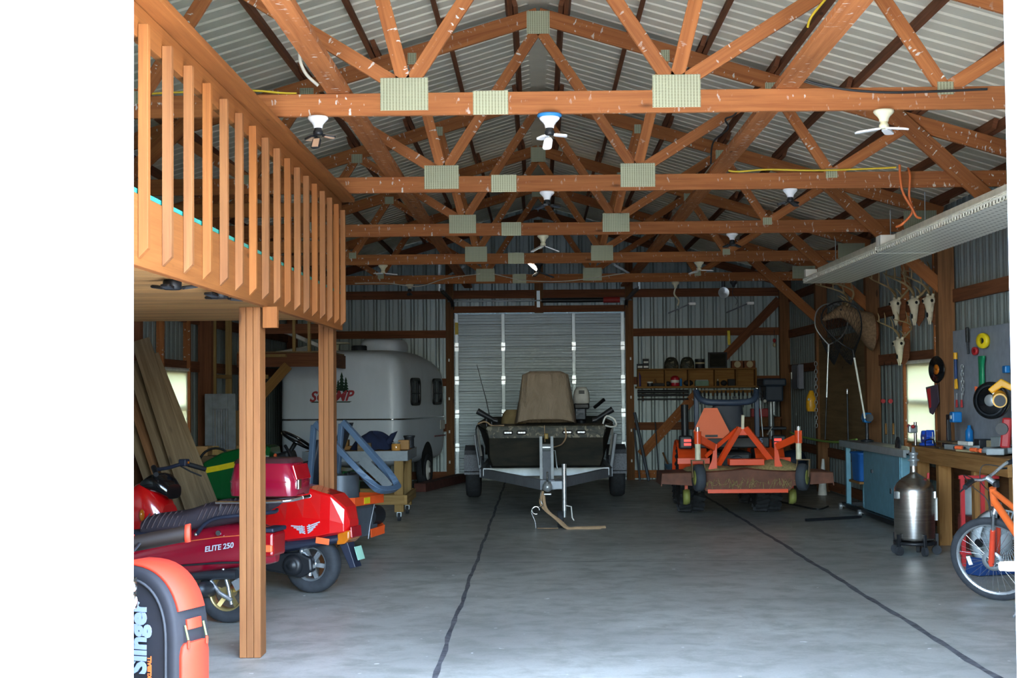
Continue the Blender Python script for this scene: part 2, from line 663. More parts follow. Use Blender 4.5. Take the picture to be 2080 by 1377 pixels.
# walls
POSTY = [YF + 0.07] + TY + [YB - 0.09]
for sgn, nm in ((-1, 'wall_left'), (1, 'wall_right')):
    wm = MB()
    x = sgn * HW
    wy0, wy1 = (18.33, 19.62) if sgn < 0 else (17.42, 18.82)
    wz0, wz1 = 0.95, 1.95
    zt = ztop(x, 0.10)

    def seg(y0, y1, z0, z1):
        ribbed(wm, (x, y0, z0), (0, 1, 0), (0, 0, 1), (sgn, 0, 0), y1 - y0, z1 - z0, flip=sgn)
    seg(YF, wy0, 0, zt)
    seg(wy0, wy1, 0, wz0)
    seg(wy0, wy1, wz1, zt)
    seg(wy1, YB, 0, zt)
    w = wm.build(nm, 'siding', solid=0.002)
    structure(w)
    for y in POSTY:
        MB().box((sgn * 4.49, y, 1.72), (0.18, 0.145, 3.44)).build('post', 'girt_wood' if sgn < 0 else 'dark_wood', w, bevel=0.004)
    for z in (0.1, 0.62, 1.98 if sgn < 0 else 1.99, 2.62, 3.28):
        MB().bar((sgn * 4.578, YF + 0.1, z), (sgn * 4.578, YB - 0.1, z), 0.045, 0.14).build('girt', 'girt_wood', w)
    for y, z0, z1 in ((wy0 - 0.05, 0.62, 3.28), (wy1 + 0.05, 0.62, 3.28)):
        MB().bar((sgn * 4.56, y, z0), (sgn * 4.56, y, z1), 0.05, 0.09, up=(1, 0, 0)).build('window_stud', 'truss_wood', w)
    wn = MB()
    for y in (wy0 + 0.03, wy1 - 0.03):
        wn.box((x, y, (wz0 + wz1) / 2), (0.08, 0.06, wz1 - wz0))
    for z in (wz0 + 0.03, wz1 - 0.03, (wz0 + wz1) / 2):
        wn.box((x, (wy0 + wy1) / 2, z), (0.07, wy1 - wy0, 0.06))
    win = wn.build('window_1' if sgn < 0 else 'window_2', 'white_paint', bevel=0.004)
    structure(win)
    MB().box((x, (wy0 + wy1) / 2, (wz0 + wz1) / 2), (0.006, wy1 - wy0 - 0.06, wz1 - wz0 - 0.06)).build('window_pane', 'window_glass', win)
    # roller shade
    sh = thing('window_shade', 'pale cloth roller shade over the window %s' % ('behind the leaning boards' if sgn < 0 else 'above the far end of the workbench'), 'window shade', (sgn * 4.5, (wy0 + wy1) / 2, 2.0))
    xs = sgn * 4.545
    MB().cyl((xs, wy0 - 0.04, 1.93), (xs, wy1 + 0.04, 1.93), 0.022, 10).build('roller', 'white_paint', sh, world=True)
    MB().grid(lambda a, b: (xs + sgn * -0.012 * math.sin(a * 9) * (1 - b) * 0.4, wy0 - 0.02 + a * (wy1 - wy0 + 0.04), 0.96 + b * 0.97), 14, 6).build('shade_cloth', 'shade_cloth', sh, world=True)
    MB().box((xs, (wy0 + wy1) / 2, 0.955), (0.012, wy1 - wy0 + 0.03, 0.025)).build('hem_bar', 'stud_wood', sh, world=True)

# back wall with the gable, an opening for the garage door
GX0, GX1, GZ = -1.53, 1.60, 3.05
bw = MB()

def gable(t):
    return (0.0, ztop(-HW + t, 0.098))

ribbed(bw, (-HW, YB, 0), (1, 0, 0), (0, 0, 1), (0, 1, 0), HW + GX0, lambda t: (0, ztop(-HW + t, 0.098)), flip=-1)
ribbed(bw, (GX0, YB, 0), (1, 0, 0), (0, 0, 1), (0, 1, 0), GX1 - GX0, lambda t: (GZ, ztop(GX0 + t, 0.098)), flip=-1)
ribbed(bw, (GX1, YB, 0), (1, 0, 0), (0, 0, 1), (0, 1, 0), HW - GX1, lambda t: (0, ztop(GX1 + t, 0.098)), flip=-1)
wb = structure(bw.build('wall_back', 'siding', solid=0.002))
for z in (0.1, 0.97, 1.80, 2.68, 3.40):
    if z < 3:
        MB().bar((-HW + 0.1, YB - 0.045, z), (GX0 - 0.12, YB - 0.045, z), 0.045, 0.14).build('girt', 'girt_wood', wb)
        MB().bar((GX1 + 0.12, YB - 0.045, z), (HW - 0.1, YB - 0.045, z), 0.045, 0.14).build('girt', 'girt_wood' if z > 0.5 else 'truss_wood', wb)
    else:
        MB().bar((-HW + 0.1, YB - 0.045, z), (HW - 0.1, YB - 0.045, z), 0.045, 0.15).build('girt', 'girt_wood', wb)
for x in (GX0 - 0.07, GX1 + 0.07):
    MB().box((x, YB - 0.12, 1.98), (0.14, 0.15, 3.96)).build('post', 'dark_wood', wb)
MB().box((XO, YB - 0.1, 3.9), (0.16, 0.1, 1.7)).build('post', 'dark_wood', wb)
MB().bar((GX0 - 0.1, YB - 0.13, 3.12), (GX1 + 0.1, YB - 0.13, 3.12), 0.05, 0.12).build('door_header', 'girt_wood', wb)
for sgn in (-1, 1):
    MB().bar((XO, YB - 0.10, APEX - 0.06), (XO + sgn * HW, YB - 0.10, ztop(HW, -0.06)), 0.05, 0.14).build('gable_rafter', 'girt_wood', wb)
MB().bar((4.40, YB - 0.13, 3.25), (3.38, YB - 0.13, 2.20), 0.05, 0.15, up=(0, 0, 1)).build('wall_brace', 'girt_wood', wb)
MB().bar((2.86, YB - 0.10, 1.52), (1.86, YB - 0.10, 0.45), 0.04, 0.17, up=(0, 0, 1)).build('wall_brace', 'truss_wood', wb)

# front wall (behind/around the opening) ; OX = opening
OX0, OX1, OZ = -1.85, 1.92, 3.30
fw = MB()
ribbed(fw, (-HW, YF, 0), (1, 0, 0), (0, 0, 1), (0, -1, 0), HW + OX0, lambda t: (0, ztop(-HW + t, 0.098)), flip=1)
ribbed(fw, (OX0, YF, 0), (1, 0, 0), (0, 0, 1), (0, -1, 0), OX1 - OX0, lambda t: (OZ, ztop(OX0 + t, 0.098)), flip=1)
ribbed(fw, (OX1, YF, 0), (1, 0, 0), (0, 0, 1), (0, -1, 0), HW - OX1, lambda t: (0, ztop(OX1 + t, 0.098)), flip=1)
wf = structure(fw.build('wall_front', 'white_panel', solid=0.002))
for x in (OX0 - 0.08, OX1 + 0.08):
    MB().box((x, YF + 0.09, 1.72), (0.14, 0.16, 3.44)).build('post', 'girt_wood', wf)
MB().box((0, YF + 0.09, OZ + 0.1), (4.0, 0.14, 0.2)).build('door_header', 'girt_wood', wf)
MB().box((0, YF - 0.2, OZ + 0.16), (8.9, 0.24, 0.2)).build('track_cover', 'white_paint', wf)

# sliding doors, white ribbed steel on a frame
for nm, x0, x1 in (('door_1', -4.9, -1.512), ('door_2', 1.752, 5.0)):
    dm = MB()
    pit = 0.2286
    if nm == 'door_1':
        ribbed(dm, (x1, 5.545, 0.05), (-1, 0, 0), (0, 0, 1), (0, -1, 0), x1 - x0, 3.25, pit, flip=-1)
    else:
        ribbed(dm, (x0, 5.545, 0.05), (1, 0, 0), (0, 0, 1), (0, -1, 0), x1 - x0, 3.25, pit, flip=1)
    d = structure(dm.build(nm, 'white_panel', solid=0.001))
    fm = MB()
    e = x1 if nm == 'door_1' else x0
    s_ = -1 if nm == 'door_1' else 1
    fm.box((e + s_ * 0.025, 5.605, 1.67), (0.05, 0.118, 3.26))
    fm.box(((x0 + x1) / 2, 5.605, 0.09), (x1 - x0, 0.1, 0.09))
    fm.box(((x0 + x1) / 2, 5.605, 3.25), (x1 - x0, 0.1, 0.09))
    fm.build('door_frame', plain('door_edge', (196, 204, 212), 0.5), d, bevel=0.006)
    sm = MB()
    for z in (0.865, 1.69, 2.47):
        for k in range(6):
            xx = e + s_ * (0.0425 + pit + k * pit + 0.0)
            sm.cyl((xx, 5.528, z), (xx, 5.515, z), 0.009, 8)
    sm.build('screw', 'white_paint', d)
    if nm == 'door_1':
        h = MB()
        a, b = ay(40, 1221, 5.50), ay(116, 1219, 5.50)
        h.tube([a + V((0, .035, 0)), a + V((0.01, 0, 0)), b + V((-0.01, 0, 0)), b + V((0, .035, 0))], 0.010, 10)
        h.cyl(a + V((0, .035, 0)), a + V((0, .042, 0)), 0.022, 12)
        h.cyl(b + V((0, .035, 0)), b + V((0, .042, 0)), 0.022, 12)
        h.build('door_handle', 'white_paint', d)
        l = MB()
        p = ay(264, 1205, 5.60)
        l.box(p + V((0.004, 0, 0)), (0.03, 0.05, 0.11))
        l.tube(arcpts(p + V((0.02, -0.01, -0.03)), 0.022, 0, 2 * PI, 14, (0, 1, 0), (0, 0, 1)), 0.006, 6)
        l.ball(p + V((0.016, -0.02, 0.028)), (0.016, 0.02, 0.022), 10, 6)
        l.build('door_latch', 'chrome', d)
    else:
        p = ay(2062, 1150, 5.52)
        l = MB().box(p + V((0.02, 0, 0)), (0.11, 0.03, 0.032))
        l.cyl(p + V((-0.03, 0, 0)), p + V((-0.055, 0, 0)), 0.016, 10)
        l.build('door_latch', 'white_paint', d)

# roll-up garage door in the back wall
g = MB()
yd_ = YB - 0.035
prof = []
SEC = GZ / 5
zz = 0.0
for k in range(15):
    h = SEC / 3
    z0 = k * h
    for a, dd in ((0.0, 0.016), (0.006, 0.016), (0.012, 0.0), (0.052, 0.0), (0.056, 0.005), (0.064, 0.005), (0.068, 0.0), (0.108, 0.0), (0.112, 0.005), (0.120, 0.005), (0.124, 0.0), (0.16, 0.0), (0.164, 0.005), (0.172, 0.005), (0.176, 0.0), (h - 0.006, 0.0)):
        prof.append((z0 + a, dd))
prof.append((GZ, 0))
vs, fs = [], []
for z, dd in prof:
    vs += [(GX0 - 0.05, yd_ + dd, z), (GX1 + 0.05, yd_ + dd, z)]
for i in range(len(prof) - 1):
    fs.append((2 * i, 2 * i + 1, 2 * i + 3, 2 * i + 2))
g.add(vs, fs)
gd = structure(g.build('door_3', 'garage_panel', solid=0.002))
for x in (GX0 + 0.05, -0.63, 0.66, GX1 - 0.05):
    st = MB()
    for k in range(5):
        st.box((x, yd_ - 0.012, k * SEC + SEC / 2), (0.062, 0.03, SEC - 0.012))
    st.build('stile', 'galvanised', gd, bevel=0.004)
    hg = MB()
    for k in range(1, 5):
        hg.box((x, yd_ - 0.034, k * SEC), (0.07, 0.014, 0.15))
        hg.cyl((x - 0.04, yd_ - 0.04, k * SEC), (x + 0.04, yd_ - 0.04, k * SEC), 0.01, 8)
    hg.build('hinge', 'aluminium', gd)
MB().box((GX0 + 0.05, yd_ - 0.03, 2.78), (0.06, 0.004, 0.22)).build('warning_label', 'cable_yellow', gd)
for s_, x in ((-1, GX0 - 0.01), (1, GX1 + 0.01)):
    tr_ = MB()
    tr_.bar((x, YB - 0.1, 0.02), (x, YB - 0.1, 2.95), 0.05, 0.012, up=(1, 0, 0))
    tr_.bar((x + s_ * .03, YB - 0.08, 0.02), (x + s_ * .03, YB - 0.08, 2.95), 0.05, 0.012, up=(0, 1, 0))
    pts = arcpts((x, YB - 0.42, 2.95), 0.32, 0, PI / 2, 8, (0, 1, 0), (0, 0, 1))
    pts += [V((x, YB - 3.3, 3.27))]
    for a, b in zip(pts[:-1], pts[1:]):
        tr_.bar(a, b, 0.05, 0.012)
        tr_.bar(a + V((s_ * .028, 0, 0)), b + V((s_ * .028, 0, 0)), 0.008, 0.06)
    tr_.build('door_track', 'dark_steel', gd)
    hgm = MB()
    for yy in (YB - 3.2, ):
        hgm.bar((x + s_ * .045, yy, 3.26), (x + s_ * .045, yy, 3.72), 0.035, 0.004, up=(0, 1, 0))
        hgm.bar((x + s_ * .045, yy, 3.42), (x - s_ * .36, yy - .02, 3.66), 0.004, 0.035)
    hgm.build('track_hanger', 'galvanised', gd)
    ja = MB()
    for z in (0.35, 0.9, 1.5, 2.2):
        ja.box((x + s_ * 0.075, YB - 0.2, z), (0.025, 0.02, 0.05))
    ja.build('track_clip', 'white_paint', gd)
sp = MB().cyl((GX0 - 0.1, YB - 0.22, 3.27), (GX1 + 0.12, YB - 0.22, 3.27), 0.013, 10)
sp.build('torsion_shaft', 'galvanised', gd)
MB().cyl((0.08, YB - 0.22, 3.27), (1.2, YB - 0.22, 3.27), 0.04, 14).build('torsion_spring', 'black_plastic', gd)
MB().cyl((1.2, YB - 0.22, 3.27), (1.5, YB - 0.22, 3.27), 0.052, 14).build('winding_drum', plain('drum_red', (170, 44, 40), 0.5), gd)
MB().box((0.02, YB - 0.17, 3.3), (0.06, 0.06, 0.3)).build('spring_bracket', 'galvanised', gd)

# ------------------------------------------------------------------ roof trusses
def truss_parts(y, root):
    def part(name, p0, p1, w, h, yoff=0.0, mat='truss_wood', up=(0, 0, 1)):
        mb = MB().bar((p0[0], yoff, p0[1]), (p1[0], yoff, p1[1]), w, h, up=up)
        return mb.build(name, mat, root, bevel=0.003, seg=1)
    zc = (CH0 + CH1) / 2
    HX = 4.395
    part('bottom_chord', (-HX, zc), (HX, zc), 0.04, 0.14)
    n_ = math.hypot(1, SL)
    for s in (-1, 1):
        mid = 0.07 * n_
        part('top_chord', (XO, APEX - mid), (XO + s * 4.45, ztop(4.45 + XO, -mid)), 0.04, 0.14)
        zt_ = lambda x: ztop(XO + x, -0.16)
        for (xa, za, xb, zb) in ((0.84, 3.50, 0.02, 4.74), (0.84, 3.50, 1.10, zt_(1.1) + .06), (0.84, 3.50, 2.02, zt_(2.02) + .05), (2.52, 3.46, 2.02, zt_(2.02) + .05), (2.52, 3.46, 3.2, zt_(3.2) + .05)):
            part('web', (XO + s * xa, za), (XO + s * xb, zb), 0.038, 0.09)
        # nail plates on the near face
        for (x, z, w, h) in ((0.85, 3.472, 0.30, 0.205), (2.52, 3.47, 0.10, 0.08), (1.10, zt_(1.1) + .05, 0.075, 0.10), (2.02, zt_(2.02) + .03, 0.12, 0.10), (4.20, 3.47, 0.36, 0.20)):
            MB().box((0, 0, 0), (w, 0.004, h)).build('nail_plate', 'nail_plate', root).location = (XO + s * x, -0.0225, z)
    MB().box((0, 0, 0), (0.2, 0.004, 0.2)).build('nail_plate', 'nail_plate', root).location = (XO, -0.0225, 4.815)
    MB().box((0, 0, 0), (0.22, 0.004, 0.15)).build('nail_plate', 'nail_plate', root).location = (-0.28, -0.0225, 3.412)
    for s in (-1, 1):
        part('knee_brace', (XO + s * 3.05, 3.98), (s * 4.46, 2.70), 0.04, 0.14, -0.042)

t0 = thing('roof_truss', 'timber roof truss nearest the open doorway, white lamp hanging under it', 'roof truss', (0, TY[0], 0), group='roof trusses')
truss_parts(TY[0], t0)
for k, lab in ((1, 'timber roof truss second from the doorway, over the far loft end'), (2, 'timber roof truss third from the doorway, in the middle of the row'), (3, 'timber roof truss fourth from the doorway, above the deer head'), (4, 'timber roof truss farthest back, just before the roll-up garage door')):
    copy_tree(t0, (0, TY[k], 0), 0, lab)
for x, lab in ((-1.235, 'long flat brace board laid across the truss chords on the loft side'), (1.57, 'long flat brace board laid across the truss chords on the workbench side')):
    o = MB().bar((x, 6.0, CH1 + 0.021), (x, 27.2, CH1 + 0.021), 0.14, 0.04).build('brace_board', 'truss_wood')
    tag(o, lab, 'brace board', 'lateral brace boards')
# ------------------------------------------------------------------ storage loft with railing, on two built-up posts
LX = -1.655          # outer face of the rim board
LY0, LY1 = 5.95, 12.86
loft = thing('storage_loft', 'new timber storage loft with baluster railing on two built-up posts', 'loft', (-2.9, 9.3, 0))
W = dict(world=True)
MB().bar((LX - .02, LY0, 2.29), (LX - .02, LY1, 2.29), 0.04, 0.30).build('rim_board', 'loft_wood', loft, bevel=.003, **W)
MB().box((-2.99, LY1 - .02, 2.34), (2.64, 0.04, 0.20)).build('end_board', 'loft_wood', loft, bevel=.003, **W)
MB().box((-2.995, (LY0 + LY1) / 2, 2.452), (2.67, LY1 - LY0, 0.02)).build('subfloor', 'seal_turquoise', loft, **W)
cm = MB()
for i in range(38):
    y = LY0 + 0.09 + i * 0.176
    if y < LY1 - 0.1:
        cm.box((-2.99, y, 2.231), (2.62, 0.166, 0.018))
cm.build('ceiling_boards', 'soffit_wood', loft, **W)
P1Y, P2Y = 9.36, 12.97
for px_, y in ((-1.765, P1Y), (-1.80, P2Y)):
    pm = MB()
    for k in (-1, 0, 1):
        pm.bar((px_ + k * 0.0435 - 0.0, y, 0.002), (px_ + k * 0.0435, y, 2.139 if y == P1Y else 2.225), 0.042, 0.19, up=(0, 1, 0))
    pm.build('post', 'post_wood', loft, bevel=.004, **W)
MB().box((LX + .015, P1Y - .06, 2.075), (0.09, 0.06, 0.13)).build('beam_block', 'loft_wood', loft, bevel=.003, **W)
for i in range(17):
    y = 6.275 + i * 0.404
    x0 = LX + 0.001
    # square baluster with a 45 degree cut at its foot
    b = MB().prism([(0, 2.22), (0.042, 2.262), (0.042, 3.20), (0, 3.20)], (x0, y - .021, 0), (1, 0, 0), (0, 0, 1), (0, .042, 0))
    # run the grain along the length
    b.uv = [[(c[1], c[0]) for c in q] for q in b.uv]
    b.xf(Matrix.Translation((0, 0, -0.05)))
    b.build('baluster', 'post_wood' if i % 3 else 'loft_wood', loft, bevel=.002, **W)
MB().bar((LX - .02, LY0, 3.165), (LX - .02, LY1, 3.165), 0.038, 0.14).build('rail_board', 'loft_wood', loft, bevel=.003, **W)
MB().bar((LX + .02, LY0 - .05, 3.257), (LX + .02, LY1 + .06, 3.257), 0.16, 0.038).build('rail_cap', 'loft_wood', loft, bevel=.003, **W)
MB().bar((LX - .09, LY1 - .03, 3.165), (-4.3, LY1 - .03, 3.165), 0.038, 0.12).build('end_rail', 'loft_wood', loft, bevel=.003, **W)
MB().bar((LX - .09, LY1 - .03, 2.85), (-4.3, LY1 - .03, 2.85), 0.038, 0.10).build('end_rail', 'loft_wood', loft, bevel=.003, **W)
MB().bar((LX - .06, LY1 - .06, 2.46), (LX - .06, LY1 - .06, 3.23), 0.09, 0.05, up=(0, 1, 0)).build('corner_post', 'loft_wood', loft, bevel=.003, **W)

# ------------------------------------------------------------------ deformable garage lamps
plain('lamp_white', (244, 244, 246), 0.35, vary=0.03)
plain('lamp_white_lit', (246, 248, 255), 0.35, vary=0.02, emit=1.2)
plain('lamp_glow', (255, 246, 232), 0.3, vary=0.0, emit=14.0)
plain('lamp_cream', (226, 220, 190), 0.45)
plain('lamp_tan', (196, 160, 132), 0.5)
plain('lamp_blue', (48, 132, 196), 0.45)

def lamp(px, py, y, label, blades='lamp_white', base='lamp_white', socket='black_plastic', rot=0.0, R_=0.12, tilts=(18, 18, 18), ring=None, z=None, flat=False, glow=None, n=3):
    p = ay(px, py, y)
    top = z if z is not None else CH0
    t = thing('garage_lamp', label, 'lamp', (p.x, y, top), rot, 'garage lamps')
    if not flat:
        h = 0
        if ring:
            MB().lathe([(0.001, 0), (0.075, 0), (0.078, -.012), (0.07, -.02), (0, -.02)], n=24).build('ring', ring, t)
            h = -.016
        MB().lathe([(0.001, h), (0.062, h), (0.065, h - .012), (0.058, h - .022), (0.040, h - .04), (0.030, h - .055), (0.028, h - .072), (0.0, h - .072)], n=24).build('lamp_base', base, t)
        z0 = h - .072
        MB().lathe([(0.0, z0), (0.022, z0), (0.024, z0 - .014), (0.030, z0 - .018), (0.032, z0 - .036), (0.026, z0 - .044), (0, z0 - .044)], n=16).build('socket', socket, t)
        zb = z0 - .04
        r0 = 0.026
    else:
        MB().lathe([(0.0, 0), (0.045, 0), (0.05, -.012), (0.05, -.05), (0.04, -.055), (0, -.055)], n=18).build('lamp_base', 'black_plastic', t)
        zb = -.05
        r0 = 0.045
    for k in range(n):
        a = 2 * PI * k / n
        tl = R(tilts[k % len(tilts)])
        u = V((math.cos(a) * math.cos(tl), math.sin(a) * math.cos(tl), -math.sin(tl) if not flat else math.sin(tl)))
        s_ = V((-math.sin(a), math.cos(a), 0))
        nn = u.cross(s_)
        mb = MB()
        w0, w1, L = .028, .030, R_
        poly = [(0, -w0 * .6), (L * .2, -w0), (L * .85, -w1), (L * .96, -w1 * .8), (L, -w1 * .4), (L, w1 * .4), (L * .96, w1 * .8), (L * .85, w1), (L * .2, w0), (0, w0 * .6)]
        mb.prism(poly, u * r0 + V((0, 0, zb)) - nn * .006, u, s_, nn * .012)
        bm = glow if glow and k == 0 else blades
        bl = mb.build('lamp_blade', 'black_plastic' if bm in ('black_plastic', 'lamp_tan') else bm, t, bevel=.002)
        if bm == 'lamp_tan' or bm == 'black_plastic':
            MB().prism([(L * .15, -w0 * .7), (L * .9, -w1 * .7), (L * .9, w1 * .7), (L * .15, w0 * .7)], u * r0 + V((0, 0, zb)) - nn * .009, u, s_, nn * .018).build('diffuser', 'lamp_tan' if bm == 'lamp_tan' else 'grey_rubber', bl)
    return t

lamp(646, 240, TY[0], 'white based lamp with two tan blades under the first truss, beside the loft railing', 'lamp_tan', rot=0.3, R_=.085, tilts=(8, 12, 60))
lamp(1116, 232, TY[0], 'white lamp with a blue rim under the middle of the first truss', 'lamp_white', ring='lamp_blue', rot=0.1, R_=.085, tilts=(5, 8, 65))
lamp(1795, 222, TY[0], 'cream lamp with three long white blades under the first truss, workbench side', 'lamp_white', base='lamp_cream', socket='lamp_cream', rot=1.15, R_=.16, tilts=(3, 10, 10))
lamp(1111, 390, TY[1], 'white based lamp with black blades under the middle of the second truss', 'black_plastic', rot=0.4, R_=.10, tilts=(10, 14, 8))
lamp(1605, 382, TY[1], 'white based lamp with black blades under the second truss, by the shop light', 'black_plastic', rot=0.9, R_=.09, tilts=(0, 8, 25))
lamp(1103, 482, TY[2], 'cream lamp with drooping white blades under the middle of the third truss', 'lamp_white', base='lamp_cream', socket='lamp_cream', rot=-0.25, R_=.17, tilts=(22, 5, 24))
lamp(1487, 478, TY[2], 'white based lamp with black blades under the third truss, workbench side', 'black_plastic', rot=0.5, R_=.09)
lamp(778, 543, TY[3], 'cream lamp with level white blades under the fourth truss, loft side', 'lamp_white', base='lamp_cream', socket='lamp_cream', rot=0.0, R_=.17, tilts=(6, 2, 4))
lamp(1420, 537, TY[3], 'cream lamp with white blades under the fourth truss, tractor side', 'lamp_white', base='lamp_cream', socket='lamp_cream', rot=0.15, R_=.17, tilts=(2, 12, 12))
lamp(1094, 544, TY[3], 'black lamp with one glowing tube blade under the middle of the fourth truss', 'black_plastic', base='black_plastic', rot=2.3, R_=.2, tilts=(-34, 20, 20), glow='lamp_glow')
lamp(832, 578, TY[4], 'small bulb lamp under the farthest truss above the camper', 'black_plastic', base='lamp_cream', R_=.05, tilts=(60, 60, 60))
lamp(350, 608, 8.1, 'black three-bladed lamp under the loft, nearer the white door', 'black_plastic', rot=0.5, R_=.10, tilts=(8, 8, 4), z=2.221, flat=True)
lamp(447, 636, 8.9, 'black three-bladed lamp under the loft, beside its nearer post', 'black_plastic', rot=0.2, R_=.10, tilts=(-4, 4, 8), z=2.221, flat=True)

# two tool-like work lamps on arms, hung from the last truss over the shelf
for (px, lab) in ((1372, 'folding work lamp hung from a cream holder over the crate end of the shelf'), (1490, 'folding work lamp hung on thin wire over the middle of the shelf')):
    p = ay(px, 578, TY[4])
    t = thing('work_lamp', lab, 'lamp', (p.x, TY[4], CH0), 0, 'garage lamps')
    MB().lathe([(0, 0), (.06, 0), (.06, -.03), (.03, -.06), (.02, -.1), (0, -.1)], n=14).build('lamp_base', 'lamp_cream' if px < 1400 else 'dark_steel', t)
    MB().tube(smoothpath([(0, 0, -.1), (-.02, 0, -.2), (.05, 0, -.3), (.03, 0, -.38)], 5), .014 if px < 1400 else .004, 7).build('stem', 'lamp_cream' if px < 1400 else 'dark_steel', t)
    MB().bar((-.12, 0, -.50), (.22, 0, -.36), .05, .02).build('lamp_arm', 'dark_steel', t)
    MB().box((.26, 0, -.355), (.11, .1, .045)).build('lamp_head', 'lamp_white', t, bevel=.01)
p = ay(1469, 578, TY[4])
t = thing('clamp_lamp', 'round metal clamp lamp hanging under the farthest truss', 'lamp', (p.x, TY[4], CH0))
MB().cyl((0, 0, 0), (0, 0, -.1), .025, 10).build('clamp', 'dark_steel', t)
MB().lathe([(.0, 0), (.05, .005), (.085, .03), (.09, .05), (.085, .05), (.0, .02)], (0, -.02, -.19), (0, -1, 0.1), 18).build('reflector', 'steel', t)

# ------------------------------------------------------------------ long fluorescent shop lights on chains
m, nt, b = nmat('lamp_grille')
oc = coord(nt)
w1 = node(nt, 'ShaderNodeTexWave', wave_type='BANDS', bands_direction='Y')
w1.inputs['Scale'].default_value = 3.4
nt.links.new(oc, w1.inputs[0])
w2 = node(nt, 'ShaderNodeTexWave', wave_type='BANDS', bands_direction='X')
w2.inputs['Scale'].default_value = 4.5
nt.links.new(oc, w2.inputs[0])
mm = node(nt, 'ShaderNodeMath', operation='MAXIMUM')
nt.links.new(ramp(nt, w1.outputs['Fac'], .25, .4), mm.inputs[0])
nt.links.new(ramp(nt, w2.outputs['Fac'], .15, .25), mm.inputs[1])
nt.links.new(mixc(nt, mm.outputs[0], lin((128, 120, 96)), lin((246, 243, 228))), b.inputs['Base Color'])
b.inputs['Roughness'].default_value = .4
MATS['lamp_grille'] = m
plain('lamp_body', (238, 236, 222), .4)

def shop_light(y0, y1, zb, label):
    xl, wd_ = 3.19, 0.56
    t = thing('shop_light', label, 'ceiling light', (xl + wd_ / 2, (y0 + y1) / 2, zb), 0, 'shop lights')
    L = (y1 - y0) / 2
    # sloping reflector hood: trapezoid section along y
    sec = [(-.28, .0), (-.285, .012), (-.10, .10), (-.10, .155), (.10, .155), (.10, .10), (.285, .012), (.28, .0), (.265, .0), (.09, .088), (-.09, .088), (-.265, .0)]
    MB().prism(sec, (0, -L, 0.03), (1, 0, 0), (0, 0, 1), (0, 2 * L, 0)).build('reflector', 'lamp_body', t)
    gm = MB()
    gm.box((0, 0, 0.004), (wd_, 2 * L, 0.008))
    gm.build('louvre_panel', 'lamp_grille', t)
    sl_ = MB()
    k = int(2 * L / .075)
    for i in range(k):
        y = -L + .04 + i * (2 * L - .08) / (k - 1)
        for s_ in (-1, 1):
            sl_.box((s_ * (wd_ / 2 - .002), y, .028), (.006, .03, .05))
    for s_ in (-1, 1):
        sl_.box((s_ * (wd_ / 2 - .002), 0, .055), (.01, 2 * L, .012))
    sl_.build('edge_grille', 'lamp_body', t)
    for s_ in (-1, 1):
        MB().box((0.0 - .19, s_ * (L - .03), .10), (.14, .09, .13)).build('end_box', 'white_plastic', t, bevel=.004)
    for s_ in (-1, 1):
        ch = MB()
        ch.tube([(0, s_ * L * .7, .16), (-.0, s_ * L * .7, CH0 + .02 - zb)], .005, 6)
        ch.build('hanger', 'galvanised', t)
    return t

shop_light(14.32, 18.25, 2.88, 'long white louvred shop light farther down the workbench wall')
shop_light(9.6, 14.28, 2.88, 'long white louvred shop light nearest the doorway over the workbench')
pc = ay(1845, 345, TY[1])
cord('extension_cord', [(3.2, 13.06, 3.5), (3.2, 13.0, 3.42), (3.19, 13.0, 3.25), (3.22, 13.02, 3.12), (3.14, 13.04, 3.02), (3.1, 13.1, 3.0)], .011, 'cable_orange', 'orange cord looped down from the second truss to the shop light')
cord('extension_cord', [(3.11, 12.99, 3.52), (3.12, 12.96, 3.3), (3.2, 12.95, 3.14), (3.24, 12.96, 3.07), (3.28, 12.97, 3.06)], .011, 'cable_orange', 'second orange cord strand crossing beside the looped one at the shop light')

# ------------------------------------------------------------------ cables along the chords
yy = TY[0] + .01
cord('power_cable', [(-2.42, yy, 3.50), (-2.0, yy, 3.515), (-1.75, yy, 3.51), (-1.6, yy, 3.495), (-1.5, yy, 3.49)], .007, 'cable_yellow', 'yellow cable lying on the first truss chord beside the loft railing')
cord('power_cable', [(1.95, 9.40, 4.24), (1.85, 9.385, 4.08), (1.72, 9.37, 3.92), (1.7, 9.42, 3.86)], .008, 'cable_yellow', 'yellow cable taped up a diagonal web of the first truss')
cord('power_cable', [(1.66, 13.08, 3.5), (1.75, 13.08, 3.49), (2.0, 13.08, 3.505), (2.4, 13.06, 3.49), (2.8, 13.08, 3.5), (3.1, 13.07, 3.51)], .008, 'cable_yellow', 'yellow cable lying along the second truss chord')
cord('power_cable', [(1.6, 9.41, 3.56), (1.75, 9.40, 3.50), (1.95, 9.40, 3.46), (2.2, 9.395, 3.44), (2.5, 9.40, 3.445), (2.8, 9.40, 3.455)], .008, 'cable_black', 'black cable sagging across the face of the first truss chord')
cord('hanging_cable', [(-1.40, 9.36, 3.86), (-1.46, 9.33, 3.72), (-1.43, 9.34, 3.60), (-1.35, 9.37, 3.52)], .011, 'cable_white', 'loose white cable end hanging by the brace over the first truss')
cord('power_cable', [(1.75, 12.6, 4.05), (1.66, 12.6, 3.9), (1.58, 12.6, 3.86), (1.6, 12.6, 3.78), (1.5, 12.8, 3.7), (1.5, 13.0, 3.55)], .008, 'cable_black', 'black cable coiling over the brace above the second truss')
cord('power_cable', [(-2.9, 24.08, 3.36), (-2.4, 24.08, 3.36), (-1.9, 24.07, 3.30), (-1.45, 24.06, 3.42), (-.9, 24.07, 3.49)], .007, 'cable_white', 'white cable drooping along the farthest truss above the camper')
